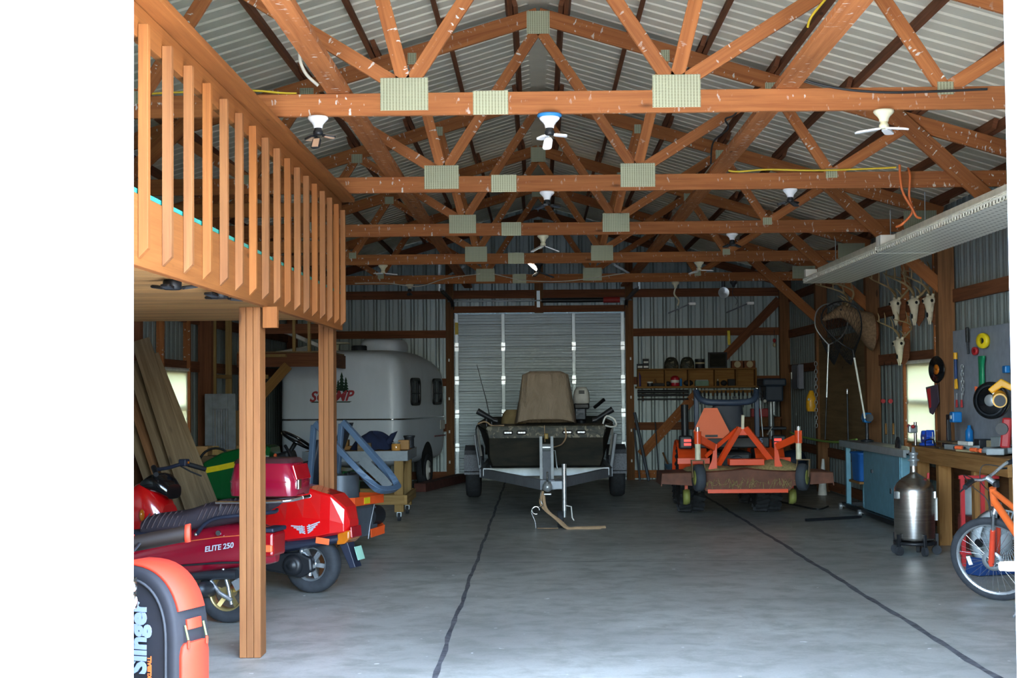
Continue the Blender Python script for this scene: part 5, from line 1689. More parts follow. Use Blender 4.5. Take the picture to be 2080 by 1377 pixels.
# ------------------------------------------------------------------ orange compact tractor (tail to the camera)
plain('tractor_orange', (236, 78, 28), .35, vary=.05, coat=.3)
plain('signal_orange', (255, 118, 66), .5, vary=.04)
plain('signal_red', (220, 30, 24), .5, vary=.04)
plain('rops_blue', (56, 70, 92), .45)
plain('rust_deck', (104, 62, 44), .7, vary=.3)
plain('dry_grass', (150, 132, 88), .95, vary=.35, scale=40)
plain('red_lens_lit', (255, 54, 48), .25, vary=0, emit=.8)
plain('lime_wheel', (136, 140, 70), .6)
TX = 2.50
tr = thing('compact_tractor', 'orange compact tractor facing away with a dark roll bar and chevron tyres', 'tractor', (TX, 20.2, 0))

def lug_tyre(r, w, rim, o, parent, nm):
    t = tyre(r - .03, w, rim, 44, o, (1, 0, 0))
    k = 20
    for i in range(k):
        for s_ in (-1, 1):
            a = 2 * PI * (i + (.5 if s_ > 0 else 0)) / k
            a2 = a + .17
            o_ = V(o)
            p0 = o_ + V((s_ * .0, math.cos(a) * (r - .02), math.sin(a) * (r - .02)))
            p1 = o_ + V((s_ * w * .48, math.cos(a2) * (r - .035), math.sin(a2) * (r - .035)))
            t.bar(p0, p1, .045, .05, up=V((0, math.cos(a), math.sin(a))))
    return t.build(nm, 'rubber', parent)

for s_ in (-1, 1):
    lug_tyre(.44, .33, .22, (s_ * .50, .0, .44), tr, 'rear_tyre')
    MB().lathe([(.22, .1), (.2, .02), (.07, .02), (.06, .08), (0, .08)], (s_ * .52, 0, .44), (s_, 0, 0), 24).build('rear_rim', 'tractor_orange', tr)
    lug_tyre(.30, .22, .15, (s_ * .47, 1.55, .30), tr, 'front_tyre')
    # fender over the wheel
    pf = arcpts((s_ * .5, 0, .44), .52, R(10), R(165), 12, (0, 1, 0), (0, 0, 1))
    MB().skin([[p + V((-.19, 0, 0)), p + V((.19, 0, 0)), p + V((.19, 0, 0)) + (V((s_ * .5, 0, .44)) - p) * .04, p + V((-.19, 0, 0)) + (V((s_ * .5, 0, .44)) - p) * .04] for p in pf], False, True, False).build('fender', 'tractor_orange', tr, bevel=.006)
    lb_ = MB().box((s_ * .60, -.50, .94), (.17, .12, .17)).build('lamp_box', 'black_plastic', tr, bevel=.02)
    tm = MB()
    for k in range(2):
        tm.box((s_ * .60 + (.02 if s_ < 0 else -.02), -.565, .965 - k * .05), (.09, .012, .03))
    tm.build('tail_lamp', 'red_lens_lit', lb_)
    MB().box((s_ * .46, -.55, .30), (.05, .5, .06), (R(-8), 0, 0)).build('lift_arm', 'black_plastic', tr, bevel=.01)
    MB().bar((s_ * .40, .02, .5), (s_ * .40, .05, 1.62), .06, .08, up=(0, 1, 0)).build('bar_upright', 'rops_blue', tr, bevel=.01)
lp = smoothpath([(-.40, .04, 1.60), (-.36, -.08, 1.50), (-.22, -.14, 1.45), (.22, -.14, 1.45), (.36, -.08, 1.50), (.40, .04, 1.60)], 4)
MB().tube(lp, .042, 10).build('roll_bar', 'rops_blue', tr)
for s_ in (-1, 1):
    MB().ball((s_ * .40, .0, 1.63), (.025, .04, .025)).build('hinge_pin', 'chrome', tr)
MB().box((0, .0, .60), (.52, .9, .42)).build('rear_axle_housing', 'black_plastic', tr, bevel=.04)
MB().box((0, 1.1, .62), (.42, 1.5, .5)).build('chassis', 'dark_steel', tr, bevel=.03)
MB().skin([sq(0, y, z, w, h, (1, 0, 0), (0, 0, 1), 20, 4) for y, z, w, h in ((.75, .98, .27, .26), (.9, 1.0, .28, .27), (1.6, .95, .26, .24), (1.85, .9, .22, .2))]).build('hood', 'tractor_orange', tr, sub=1)
MB().box((0, -.42, .93), (.98, .06, .14)).build('rear_panel', 'black_plastic', tr, bevel=.015)
text('lettering', '15', 'letter_white', tr, (.36, -.455, .95), .09, (1, 0, 0), (0, 0, 1), .002, bold=.002, world=False)
MB().lathe([(0, .05), (.085, .05), (.10, .03), (.105, 0)], (.06, -.46, .66), (0, -1, 0), 24).build('shaft_guard', 'engine_grey', tr)
MB().tube([(.18, -.46, .7), (.26, -.5, .62), (.3, -.5, .5)], .03, 8).build('hydraulic_hose', 'black_plastic', tr)
MB().cyl((-.18, -.40, .60), (-.18, -.52, .60), .05, 14).build('coupling', 'dark_steel', tr)
MB().skin([sq(0, y, .98, .24, .06, (1, 0, 0), (0, 0, 1), 18, 3) for y in (-.05, 0, .4, .44)]).build('seat', 'seat_black', tr, sub=1)
MB().skin([sq(0, -.05, 1.05 + t * .42, .23 - .04 * t, .05, (1, 0, 0), (0, 1, 0), 18, 3) for t in (0, .2, .6, .95, 1)]).build('backrest', 'seat_black', tr, sub=1)
MB().tube(arcpts((0, .62, 1.28), .19, 0, 2 * PI, 24, (1, 0, 0), V((0, .8, .5)))[:-1], .016, 8, closed=True).build('steering_wheel', 'black_plastic', tr)
MB().tube([(.46, -.1, .95), (.45, -.05, 1.2), (.44, 0, 1.5)], .008, 6).build('control_rod', 'aluminium', tr)
MB().cyl((.45, -.52, 1.03), (.52, -.5, 1.13), .014, 8).build('position_lever', 'chrome', tr)
MB().cyl((-.56, -.05, .55), (-.56, .0, 1.42), .05, 12).build('umbrella_tube', 'black_plastic', tr)
pv = [(-.085, .19), (.085, .19), (.235, -.12), (.16, -.2), (-.16, -.2), (-.235, -.12)]
sv = MB().prism(pv, (-.27, -.52, 1.19), (1, 0, 0), (0, .12, 1), (0, .006, 0)).build('slow_vehicle_sign', 'signal_red', tr)
pv2 = [(x * .82 + 0, z * .82 - .01) for x, z in pv]
MB().prism(pv, (-.27, -.524, 1.19), (1, 0, 0), (0, .12, 1), (0, .003, 0)).build('sign_face', 'signal_orange', sv)
MB().box((-.27, -.545, 1.02), (.16, .012, .03)).build('sign_clip', 'black_plastic', sv)

# rear finishing mower on the three-point hitch, lifted clear of the floor
mw = thing('finishing_mower', 'orange rear finishing mower lifted behind the tractor, dry clippings on its deck', 'mower deck', (TX + .0, 18.72, .5))
# deck: pressed shell with apron (local z from .5)
prof_ = [(-1.03, -.04), (-1.02, .10), (-.5, .115), (-.2, .13), (.0, .155), (.2, .13), (.5, .115), (1.02, .10), (1.03, -.04)]
rr = []
for y, f, dz in ((-.42, 1.0, -.0), (-.40, 1.0, .012), (.35, 1.0, .012), (.42, .96, 0)):
    rr.append([V((x * f, y, z + dz)) for x, z in prof_])
dk = MB().skin(rr, False, False, False, False)
dk.build('deck_shell', 'rust_deck', mw, solid=.012)
MB().prism([(-1.02, .11), (-1.03, -.01), (-.55, -.04), (-.50, -.10), (.50, -.10), (.55, -.04), (1.03, -.01), (1.02, .11), (.4, .125), (0, .155), (-.4, .125)], (0, -.43, 0), (1, 0, 0), (0, 0, 1), (0, .01, 0)).build('front_apron', 'rust_deck', mw)
MB().bar((-.48, -.45, -.10), (.48, -.45, -.10), .012, .045).build('apron_lip', 'tractor_orange', mw)
def gh(u, v):
    x = -.72 + 1.5 * u
    y = -.33 + .55 * v
    e = max(0, math.sin(PI * u)) ** .5 * max(0, math.sin(PI * v)) ** .5
    return (x, y, .135 + .0 * u + e * (.075 + .035 * math.sin(9 * u + 1) + .05 * math.exp(-((u - .8) / .15) ** 2)) + .008 * math.sin(u * 57) * math.sin(v * 31))

cl_ = MB().grid(gh, 60, 16)
o = cl_.build('grass_clippings', 'dry_grass', mw)
o['kind'] = 'stuff'
gt = MB()
for k in range(90):
    x, y = rnd.uniform(-.62, .65), -.43
    gt.bar((x, y - .01, .03 + rnd.uniform(-.07, .03)), (x + rnd.uniform(-.06, .06), y - .03, .0 + rnd.uniform(-.08, .03)), .006, .004)
o = gt.build('stuck_grass', 'dry_grass', mw)
o['kind'] = 'stuff'
# A-frame hitch and wheel arms
for s_ in (-1, 1):
    MB().bar((s_ * .04 + .02, .1, .64), (.44 if s_ > 0 else -.36, -.1, .12), .045, .07).build('mast_bar', 'tractor_orange', mw, bevel=.004)
    MB().prism([(0, .10), (.10 * s_, .10), (.03 * s_, .26), (.0, .46), (-.035 * s_, .46), (-.035 * s_, .10)], (s_ * .38, -.30, .0), (1, 0, 0), (0, 0, 1), (0, .02, 0)).build('arm_plate', 'tractor_orange', mw, bevel=.003)
    MB().bar((s_ * .38, -.29, .42), (s_ * .60, -.52, .54), .05, .085).build('wheel_arm', 'tractor_orange', mw, bevel=.004)
    MB().bar((s_ * .38, .2, .235), (s_ * (.62 if s_ > 0 else .78), .2, .235), .06, .075).build('side_arm', 'tractor_orange', mw, bevel=.004)
    MB().cyl((s_ * .60, -.52, .47), (s_ * .60, -.52, .62), .045, 14).build('pivot_sleeve', 'tractor_orange', mw)
    MB().cyl((s_ * .60, -.52, .28), (s_ * .60, -.52, .47), .034, 14).build('pivot_shaft', 'lamp_cream', mw)
    MB().cyl((s_ * .60, -.52, .62), (s_ * .60, -.52, .67), .025, 12).build('grease_cap', 'aluminium', mw)
    a_ = R(8) if s_ < 0 else R(-24)
    wr = Matrix.Translation((s_ * .60 + (.03 if s_ > 0 else 0), -.60, .07)) @ Matrix.Rotation(a_, 4, 'Z')
    MB().add([], []).lathe([(.06, -.05), (.13, -.058), (.158, -.04), (.163, 0), (.158, .04), (.13, .058), (.06, .05)], (0, 0, 0), (1, 0, 0), 30).xf(wr).build('gauge_wheel', 'grey_rubber', mw)
    MB().lathe([(0, .06), (.05, .06), (.09, .055), (.09, -.055), (.05, -.06), (0, -.06)], (0, 0, 0), (1, 0, 0), 20).xf(wr).build('gauge_hub', 'lime_wheel', mw)
    yk = MB()
    yk.bar((-.075, 0, 0), (-.075, .05, .20), .008, .05, up=(0, 1, 0))
    yk.bar((.075, 0, 0), (.075, .05, .20), .008, .05, up=(0, 1, 0))
    yk.bar((-.08, .05, .205), (.08, .05, .205), .05, .012)
    yk.xf(wr).build('wheel_fork', 'old_board', mw)
    MB().lathe([(0, .04), (.09, .04), (.10, 0), (.09, -.04), (0, -.04)], (s_ * .66, .35, -.22), (1, 0, .1), 20).build('rear_gauge_wheel', 'lime_wheel', mw)
    MB().bar((s_ * .66, .35, -.20), (s_ * .66, .35, .08), .04, .02, up=(0, 1, 0)).build('rear_wheel_bracket', 'tractor_orange', mw)
MB().box((.02, .12, .60), (.14, .06, .10)).build('mast_head', 'tractor_orange', mw, bevel=.006)
MB().bar((.02, .10, .63), (.02, .06, .80), .035, .02, up=(0, 1, 0)).build('top_link_pin', 'lamp_cream', mw)
MB().box((.02, -.15, .235), (.42, .22, .075)).build('gearbox_shield', 'tractor_orange', mw, bevel=.005)
MB().bar((-.06, .1, .62), (-.46, -.05, .3), .03, .05).build('brace_bar', 'tractor_orange', mw, bevel=.003)
# ------------------------------------------------------------------ workbench side
plain('teal_steel', (112, 164, 184), .45, .2)
plain('bin_blue', (44, 112, 196), .5)
plain('vise_blue', (28, 78, 190), .4, coat=.3)
plain('motor_blue', (20, 118, 190), .4)
plain('tool_yellow', (236, 172, 28), .4)
plain('tool_red', (178, 40, 44), .45)
plain('cabinet_red', (110, 46, 40), .6, vary=.2)
plain('bag_white', (206, 208, 204), .6)
plain('bike_orange', (226, 104, 46), .25, vary=.03, coat=.8)
plain('fork_red', (206, 66, 40), .3, coat=.5)
plain('fan_grey', (168, 176, 180), .5)
plain('fan_blue', (30, 62, 116), .5)
plain('bone', (214, 204, 178), .7)
plain('antler', (158, 134, 94), .6)
plain('deer_hide', (132, 106, 80), .95, vary=.3, scale=30)
plain('net_black', (24, 26, 28), .8)
plain('peg_grey', (148, 158, 172), .7)
plain('bag_green', (16, 136, 92), .4)
plain('panel_grey', (120, 124, 140), .5)
plain('case_grey', (146, 156, 160), .5)
plain('cream_box', (190, 176, 140), .7)
BXF, BZ = 4.05, .99
wb_ = thing('workbench', 'long timber workbench along the side wall, cluttered with tools', 'workbench', (4.3, 14.8, 0))
MB().box((4.29, 14.95, BZ - .02), (.48, 3.46, .04)).build('bench_top', 'bench_wood', wb_, world=True, bevel=.004)
MB().bar((BXF + .02, 13.22, BZ - .10), (BXF + .02, 16.68, BZ - .10), .04, .12).build('apron', 'bench_wood', wb_, world=True, bevel=.004)
MB().bar((BXF, 16.67, BZ - .10), (4.53, 16.67, BZ - .10), .04, .12).build('apron', 'bench_wood', wb_, world=True, bevel=.004)
for y in (16.58, 15.72, 14.45, 13.3):
    MB().box((BXF + .11, y, .415), (.13, .10, .83)).build('leg', 'bench_wood', wb_, world=True, bevel=.004)
MB().box((4.51, 14.95, .45), (.02, 3.3, .8)).build('back_board', 'dark_wood', wb_, world=True)

rc = thing('base_cabinet', 'low reddish cabinet under the workbench behind the bicycle wheel', 'cabinet', (4.36, 14.55, 0))
MB().box((4.36, 14.55, .17), (.24, 1.9, .34)).build('cabinet_body', 'cabinet_red', rc, world=True, bevel=.004)
MB().box((4.233, 14.55, .17), (.012, 1.84, .28)).build('cabinet_door', 'cabinet_red', rc, world=True)

wbg = thing('white_sack', 'crumpled white plastic sack standing on the low red cabinet', 'sack', (4.34, 14.97, .342))
MB().skin([sq(0, 0, z, w, l, (1, 0, 0), (0, 1, 0), 18, 2.4) for z, w, l in ((0, .07, .16), (.05, .09, .19), (.16, .08, .15), (.26, .05, .08), (.36, .055, .07), (.44, .03, .05))]).build('sack', 'bag_white', wbg, sub=1)
jg = thing('steel_jug', 'grey cylindrical jug with a red cap on the low red cabinet', 'jug', (4.34, 15.36, .342))
MB().lathe([(0, 0), (.085, 0), (.09, .02), (.09, .2), (.06, .26), (.03, .28), (0, .28)], n=20).build('jug_body', 'case_grey', jg)
MB().cyl((0, 0, .28), (0, 0, .33), .03, 12).build('cap', 'tool_red', jg)

# --- table saw on a mobile base
ts = thing('table_saw', 'teal cabinet table saw with a long grey top on a mobile base', 'table saw', (4.22, 18.7, 0))
MB().box((4.22, 18.75, .905), (.30, 3.55, .04)).build('saw_table', 'steel', ts, world=True, bevel=.003)
MB().box((4.06, 18.75, .885), (.035, 3.6, .085)).build('fence_rail', 'case_grey', ts, world=True, bevel=.003)
MB().lathe([(0, -.006), (.13, -.006), (.13, .006), (0, .006)], (4.14, 17.6, .925), (1, 0, 0), 30, arc=.5, start=-PI / 2).build('blade', 'dark_steel', ts, world=True)
cb = MB().prism([(4.10, .10), (4.36, .10), (4.36, .86), (4.10, .86)], (0, 17.3, 0), (1, 0, 0), (0, 0, 1), (0, 2.0, 0)).build('cabinet', 'teal_steel', ts, world=True, bevel=.01)
MB().box((4.095, 17.92, .49), (.012, 1.16, .70)).build('cabinet_door', 'teal_steel', cb).location = -V(ts.location)
MB().box((4.086, 17.75, .42), (.02, .05, .06)).build('door_latch', 'dark_steel', cb).location = -V(ts.location)
MB().box((4.086, 18.75, .6), (.02, .05, .04)).build('door_hinge', 'dark_steel', cb).location = -V(ts.location)
for x, y in ((4.12, 20.35), (4.34, 20.35)):
    MB().box((x, y, .46), (.06, .07, .85)).build('leg', 'teal_steel', ts, world=True, bevel=.004)
bm_ = MB()
bm_.bar((4.08, 17.2, .07), (4.08, 20.5, .07), .05, .05)
bm_.bar((4.36, 17.2, .07), (4.36, 20.5, .07), .05, .05)
for y in (17.2, 19.4, 20.5):
    bm_.bar((4.06, y, .07), (4.38, y, .07), .05, .05)
bm_.build('mobile_base', 'black_plastic', ts, world=True)
for y in (19.3, 20.5):
    MB().cyl((4.02, y, .045), (4.06, y, .045), .045, 14).build('castor', 'steel', ts, world=True)
MB().box((4.23, 20.0, .40), (.22, .7, .03)).build('lower_shelf', 'bench_wood', ts, world=True)
bn = thing('blue_bin', 'blue plastic bin on the lower shelf of the table saw stand', 'bin', (4.22, 19.95, .417))
MB().skin([sq(0, 0, z, w, l, (1, 0, 0), (0, 1, 0), 28, 6) for z, w, l in ((0, .08, .22), (.01, .085, .23), (.34, .10, .28), (.35, .115, .30), (.37, .115, .30), (.365, .10, .28), (.02, .08, .22))], False, True).build('bin', 'bin_blue', bn)

# --- stainless tank on a castor dolly
p = az(1858, 1118, .0)
tk = thing('steel_tank', 'stainless steel pressure tank with a domed top standing on a castor dolly', 'tank', (3.64, 14.85, 0))
MB().lathe([(0, .13), (.17, .13), (.188, .15), (.192, .17), (.192, .60), (.188, .64), (.165, .69), (.12, .735), (.07, .765), (.04, .785), (.035, .80), (.035, .86)], n=48).build('vessel', 'tank_steel', tk)
nk = MB().lathe([(.035, .85), (.036, .90), (.055, .905), (.055, .92), (.036, .925), (.034, .96), (.045, .965), (.045, .985), (.02, .99), (.012, 1.04), (0, 1.04)], n=24)
nk.build('neck_valve', 'steel', tk)
MB().cyl((.125, -.05, .735), (.13, -.05, .79), .014, 10).build('relief_cap', 'tool_red', tk)
for a in (R(200), R(-20)):
    MB().box((.195 * math.cos(a), .195 * math.sin(a), .58), (.03, .05, .07), (0, 0, a)).build('lifting_lug', 'steel', tk, bevel=.004)
MB().bar((.205, -.03, .55), (.205, -.03, .33), .02, .01).build('hang_tag', 'white_paint', tk)
MB().lathe([(.16, .10), (.205, .10), (.205, .13), (.16, .13), (.16, .10)], n=36).build('dolly_ring', 'black_plastic', tk)
for k in range(5):
    a = 2 * PI * k / 5 - 1.35
    c, s_ = math.cos(a), math.sin(a)
    cs = MB().cyl((.205 * c - .018 * s_, .205 * s_ + .018 * c, .045), (.205 * c + .018 * s_, .205 * s_ - .018 * c, .045), .045, 18).build('castor', 'rubber', tk)
    MB().box((.208 * c, .208 * s_, .14), (.03, .03, .13), (0, 0, a)).build('castor_bracket', 'black_plastic', cs, bevel=.003)

# --- mountain bike leaning on its stand
bk = thing('mountain_bike', 'orange mountain bike with red fork suspension parked by the workbench', 'bicycle', (3.52, 11.57, 0))
hd_ = R(99)
LEAN = Matrix.Rotation(hd_, 4, 'Z') @ Matrix.Rotation(R(-13), 4, 'X')
SA = V((-.2, 0, .92)).normalized()
SP = Matrix.Translation((-.04, 0, .33))
ST = LEAN @ SP @ Matrix.Rotation(R(43), 4, SA) @ SP.inverted()
SB = LEAN @ SP @ Matrix.Rotation(R(24), 4, SA) @ SP.inverted()

def bpart(mb, name, mat, m4=LEAN, parent=None, **k):
    mb.xf(m4)
    return mb.build(name, mat, parent or bk, **k)

def bwheel(x, m4):
    bpart(tyre(.335, .052, .285, 56, (x, 0, .335)), 'tyre', 'rubber', m4)
    r_ = MB().lathe([(.29, -.014), (.272, -.012), (.265, 0), (.272, .012), (.29, .014)], (x, 0, .335), (0, 1, 0), 56)
    r_ = bpart(r_, 'wheel_rim', 'aluminium', m4)
    sp = MB()
    for k in range(32):
        a = 2 * PI * k / 32
        s_ = 1 if k % 2 else -1
        a2 = a + (.5 if (k // 2) % 2 else -.5)
        sp.tube([(x + .022 * math.cos(a2), s_ * .03, .335 + .022 * math.sin(a2)), (x + .268 * math.cos(a), 0, .335 + .268 * math.sin(a))], .0016, 5)
    bpart(sp, 'spokes', 'chrome', m4)
    bpart(MB().lathe([(0, -.05), (.012, -.05), (.014, -.035), (.03, -.033), (.03, -.027), (.016, -.024), (.016, .024), (.03, .027), (.03, .033), (.014, .035), (.012, .05), (0, .05)], (x, 0, .335), (0, 1, 0), 20), 'hub', 'aluminium', m4)

bwheel(0, ST)
bwheel(-1.06, LEAN)
bpart(MB().lathe([(.05, .035), (.08, .036), (.08, .039), (.05, .04)], (0, .0, .335), (0, 1, 0), 28), 'brake_disc', 'steel', ST)
for s_ in (-1, 1):
    bpart(MB().cyl((.0, s_ * .062, .335), (-.10, s_ * .062, .58), .023, 14, .020), 'fork_slider', 'fork_red', ST)
    bpart(MB().cyl((-.10, s_ * .062, .58), (-.15, s_ * .062, .70), .014, 12), 'fork_stanchion', 'chrome', ST)
    bpart(MB().box((.005, s_ * .062, .33), (.03, .03, .05)), 'axle_dropout', 'fork_red', ST, bevel=.004)
bpart(MB().tube(smoothpath([(-.15, -.062, .70), (-.17, -.04, .735), (-.175, 0, .745), (-.17, .04, .735), (-.15, .062, .70)], 4), .019, 10), 'fork_crown', 'aluminium', ST)
fr_ = MB()
fr_.cyl((-.175, 0, .755), (-.215, 0, .89), .027, 16)
fr_.tube([(-.185, 0, .79), (-.68, 0, .32)], .029, 12)
fr_.tube([(-.205, 0, .865), (-.75, 0, .66)], .022, 12)
fr_.tube([(-.68, 0, .30), (-.80, 0, .78)], .020, 12)
for s_ in (-1, 1):
    fr_.tube([(-.68, s_ * .03, .31), (-1.06, s_ * .07, .335)], .012, 8)
    fr_.tube([(-.76, s_ * .02, .66), (-1.06, s_ * .07, .335)], .010, 8)
bpart(fr_, 'frame', 'bike_orange')
bpart(MB().cyl((-.213, 0, .885), (-.222, 0, .925), .026, 14), 'headset', 'black_plastic', ST)
bpart(MB().tube([(-.22, 0, .92), (-.17, 0, .965)], .022, 12), 'stem', 'aluminium', SB)
bpart(MB().tube(smoothpath([(-.24, .30, 1.0), (-.21, .2, 1.01), (-.17, .07, .97), (-.165, 0, .965), (-.17, -.07, .97), (-.21, -.2, 1.01), (-.24, -.30, 1.0)], 5), .0125, 10), 'handlebar', 'aluminium', SB)
for s_ in (-1, 1):
    bpart(MB().cyl((-.214, s_ * .205, 1.008), (-.243, s_ * .325, .998), .019, 14), 'grip', 'black_plastic', SB)
    bpart(MB().tube([(-.2, s_ * .15, .99), (-.14, s_ * .2, .97), (-.13, s_ * .27, .95)], .007, 6), 'brake_lever', 'black_plastic', SB)
    bpart(MB().tube(smoothpath([(-.19, s_ * .15, 1.0), (-.06, s_ * .11, 1.03), (-.05, s_ * .05, .92), (-.14, s_ * .04, .80), (-.12, s_ * .06, .6)], 5), .004, 5), 'brake_cable', 'cable_black', SB)
bpart(MB().cyl((-.80, 0, .77), (-.83, 0, .90), .013, 10), 'seat_post', 'aluminium')
bpart(MB().skin([sq(x, 0, .93, w, h, (0, 1, 0), (0, 0, 1), 16, 2.6) for x, w, h in ((-.66, .02, .018), (-.72, .028, .022), (-.84, .05, .025), (-.92, .075, .03), (-.96, .06, .028))]), 'saddle', 'black_plastic', sub=1)
bpart(MB().lathe([(0, -.006), (.08, -.006), (.085, 0), (.08, .006), (0, .006)], (-.68, -.05, .30), (0, 1, 0), 26), 'chainring', 'dark_steel')
bpart(MB().bar((-.68, -.08, .30), (-.62, -.08, .14), .016, .026), 'crank', 'aluminium')
bpart(MB().box((-.62, -.13, .13), (.09, .08, .02)), 'pedal', 'black_plastic')
MB().tube([V((3.58, 10.82, .29)) - V((3.52, 11.57, 0)), V((3.30, 10.72, .006)) - V((3.52, 11.57, 0))], .010, 8).build('kick_stand', 'aluminium', bk)
bpart(MB().box((.185, .02, .36), (.03, .006, .07)), 'spoke_reflector', 'white_plastic', ST)

# --- floor fan and clutter under the bench
fn = thing('floor_fan', 'round grey floor fan with slatted guard and blue base behind the bicycle wheel', 'fan', (3.98, 13.25, 0), R(22))
MB().lathe([(.255, -.06), (.27, -.07), (.275, 0), (.27, .07), (.255, .06)], (0, 0, .285), (0, 1, 0), 40).build('shroud', 'fan_grey', fn)
gd_ = MB()
for k in range(36):
    a = 2 * PI * k / 36
    gd_.bar((.07 * math.cos(a), -.075, .285 + .07 * math.sin(a)), (.265 * math.cos(a), -.065, .285 + .265 * math.sin(a)), .004, .012, up=(0, 1, 0))
gd_.lathe([(.0, -.09), (.06, -.088), (.075, -.07)], (0, 0, .285), (0, 1, 0), 20)
gd_.build('guard_grille', 'fan_grey', fn)
MB().lathe([(0, .03), (.2, .03), (.25, .02), (.25, 0), (0, 0)], (0, 0.02, .285), (0, 1, 0), 30).build('back_plate', 'fan_grey', fn)
MB().prism([(-.30, .005), (.30, .005), (.27, .16), (.16, .05), (-.16, .05), (-.27, .16)], (0, -.10, 0), (1, 0, 0), (0, 0, 1), (0, .2, 0)).build('fan_base', 'fan_blue', fn, bevel=.01)
for s_ in (-1, 1):
    MB().cyl((s_ * .28, -.06, .285), (s_ * .28, -.09, .285), .035, 16).build('tilt_knob', 'black_plastic', fn)
rs = thing('red_stand', 'red square-tube stand in front of the workbench leg, behind the bicycle', 'stand', (3.92, 13.85, 0))
for x in (-.09, .09):
    MB().bar((x, 0, .0), (x, 0, .82), .035, .035, up=(0, 1, 0)).build('leg', 'tool_red', rs)
for z in (.12, .80):
    MB().bar((-.12, 0, z), (.24, 0, z), .03, .03).build('cross_bar', 'tool_red', rs)
yb = thing('yellow_case', 'yellow tool case standing under the bench, seen past the bicycle head tube', 'case', (4.30, 13.42, .0))
MB().box((0, 0, .33), (.14, .3, .62)).build('case_body', 'tool_yellow', yb, bevel=.015)
MB().tube(smoothpath([(-.02, -.08, .64), (-.02, -.06, .69), (-.02, .06, .69), (-.02, .08, .64)], 4), .012, 8).build('case_handle', 'black_plastic', yb)

# ---------------- things on the bench
vs3 = thing('bench_vise', 'bright blue bench vise at the far corner of the workbench', 'vise', (4.2, 16.5, BZ + .002))
MB().lathe([(0, 0), (.085, 0), (.09, .02), (.06, .035), (0, .04)], n=22).build('swivel_base', 'vise_blue', vs3)
MB().prism([(-.10, .03), (.12, .03), (.14, .10), (.10, .16), (.06, .16), (.04, .12), (-.06, .12), (-.08, .17), (-.12, .17), (-.14, .10)], (0, 0, 0), (0, 1, 0), (0, 0, 1), (.09, 0, 0)).xf(Matrix.Translation((-.045, 0, 0))).build('vise_body', 'vise_blue', vs3, bevel=.012)
MB().box((-.05, .0, .08), (.004, .055, .025)).build('maker_plate', 'white_paint', vs3)
MB().cyl((0, -.14, .09), (0, -.22, .09), .012, 10).build('screw_spindle', 'steel', vs3)
MB().cyl((0, -.21, .03), (0, -.21, .15), .006, 8).build('screw_handle', 'steel', vs3)
ss = thing('scroll_saw', 'black scroll saw with a blue motor in front of the window shade', 'scroll saw', (4.30, 15.75, BZ + .002))
MB().box((0, 0, .06), (.24, .62, .012)).build('saw_table', 'old_board', ss)
MB().box((0, .05, .027), (.16, .4, .05)).build('base', 'dark_steel', ss, bevel=.01)
MB().prism([(.24, .066), (.30, .066), (.30, .34), (.05, .34), (.05, .30), (.25, .29)], (-.02, 0, 0), (0, 1, 0), (0, 0, 1), (.04, 0, 0)).build('arm', 'black_plastic', ss, bevel=.006)
MB().box((-.03, -.12, .32), (.10, .12, .11)).build('motor_housing', 'motor_blue', ss, bevel=.015)
MB().cyl((-.0, -.07, .32), (0, .06, .32), .045, 14).build('motor_end', 'steel', ss)
MB().box((-.082, -.12, .32), (.004, .06, .035)).build('maker_plate', 'white_paint', ss)
bg_ = thing('bench_grinder', 'small blue bench grinder on the far end of the saw table', 'grinder', (4.25, 19.75, .928))
MB().box((0, 0, .31), (.10, .14, .13)).build('motor_housing', 'motor_blue', bg_, bevel=.02)
MB().cyl((0, 0, 0), (0, 0, .25), .022, 12).build('pedestal', 'dark_steel', bg_)
MB().lathe([(0, 0), (.08, 0), (.085, .015), (.04, .03)], n=18).build('base', 'dark_steel', bg_)
for s_ in (-1, 1):
    MB().cyl((0, s_ * .13, .31), (0, s_ * .165, .31), .05, 20).build('grinding_wheel', 'dark_steel', bg_)
dp = thing('drill_chuck_stand', 'chrome drill stand with red knobs beside the vise', 'drill stand', (4.28, 17.35, .928))
MB().cyl((0, 0, 0), (0, 0, .30), .018, 12).build('column', 'chrome', dp)
MB().lathe([(0, 0), (.07, 0), (.07, .02), (.03, .03)], n=18).build('base', 'steel', dp)
MB().box((-.03, 0, .22), (.1, .07, .09)).build('drill_head', 'steel', dp, bevel=.015)
for s_ in (-1, 1):
    MB().ball((-.05, s_ * .1, .25), .022, 10, 6).build('knob', 'tool_red', dp)
# mitre saw raised on a red pivot
ms_ = thing('mitre_saw', 'yellow mitre saw with a big dark blade guard raised above the workbench', 'mitre saw', (4.24, 14.0, BZ + .002), R(-28))
MB().lathe([(0, 0), (.17, 0), (.175, .03), (.16, .05), (0, .05)], (0, 0, .02), n=30).build('turntable', 'case_grey', ms_)
MB().box((0, .0, .04), (.16, .62, .06)).build('saw_base', 'case_grey', ms_, bevel=.01)
MB().bar((.04, -.06, .06), (.06, -.02, .34), .09, .07, up=(0, 1, 0)).build('pivot_arm', 'tool_red', ms_, bevel=.02)
MB().cyl((.02, -.10, .24), (.02, -.05, .24), .055, 20).build('pivot_knob', 'black_plastic', ms_)
gr2 = MB().lathe([(0, -.03), (.165, -.03), (.172, -.02), (.172, .02), (.165, .03), (0, .03)], (-.08, -.02, .50), (.25, 1, 0), 40).build('blade_guard', 'black_gloss', ms_)
MB().lathe([(0, -.045), (.04, -.045), (.055, -.032)], (-.08, -.025, .50), (.25, 1, 0), 20).build('blade_flange', 'steel', gr2)
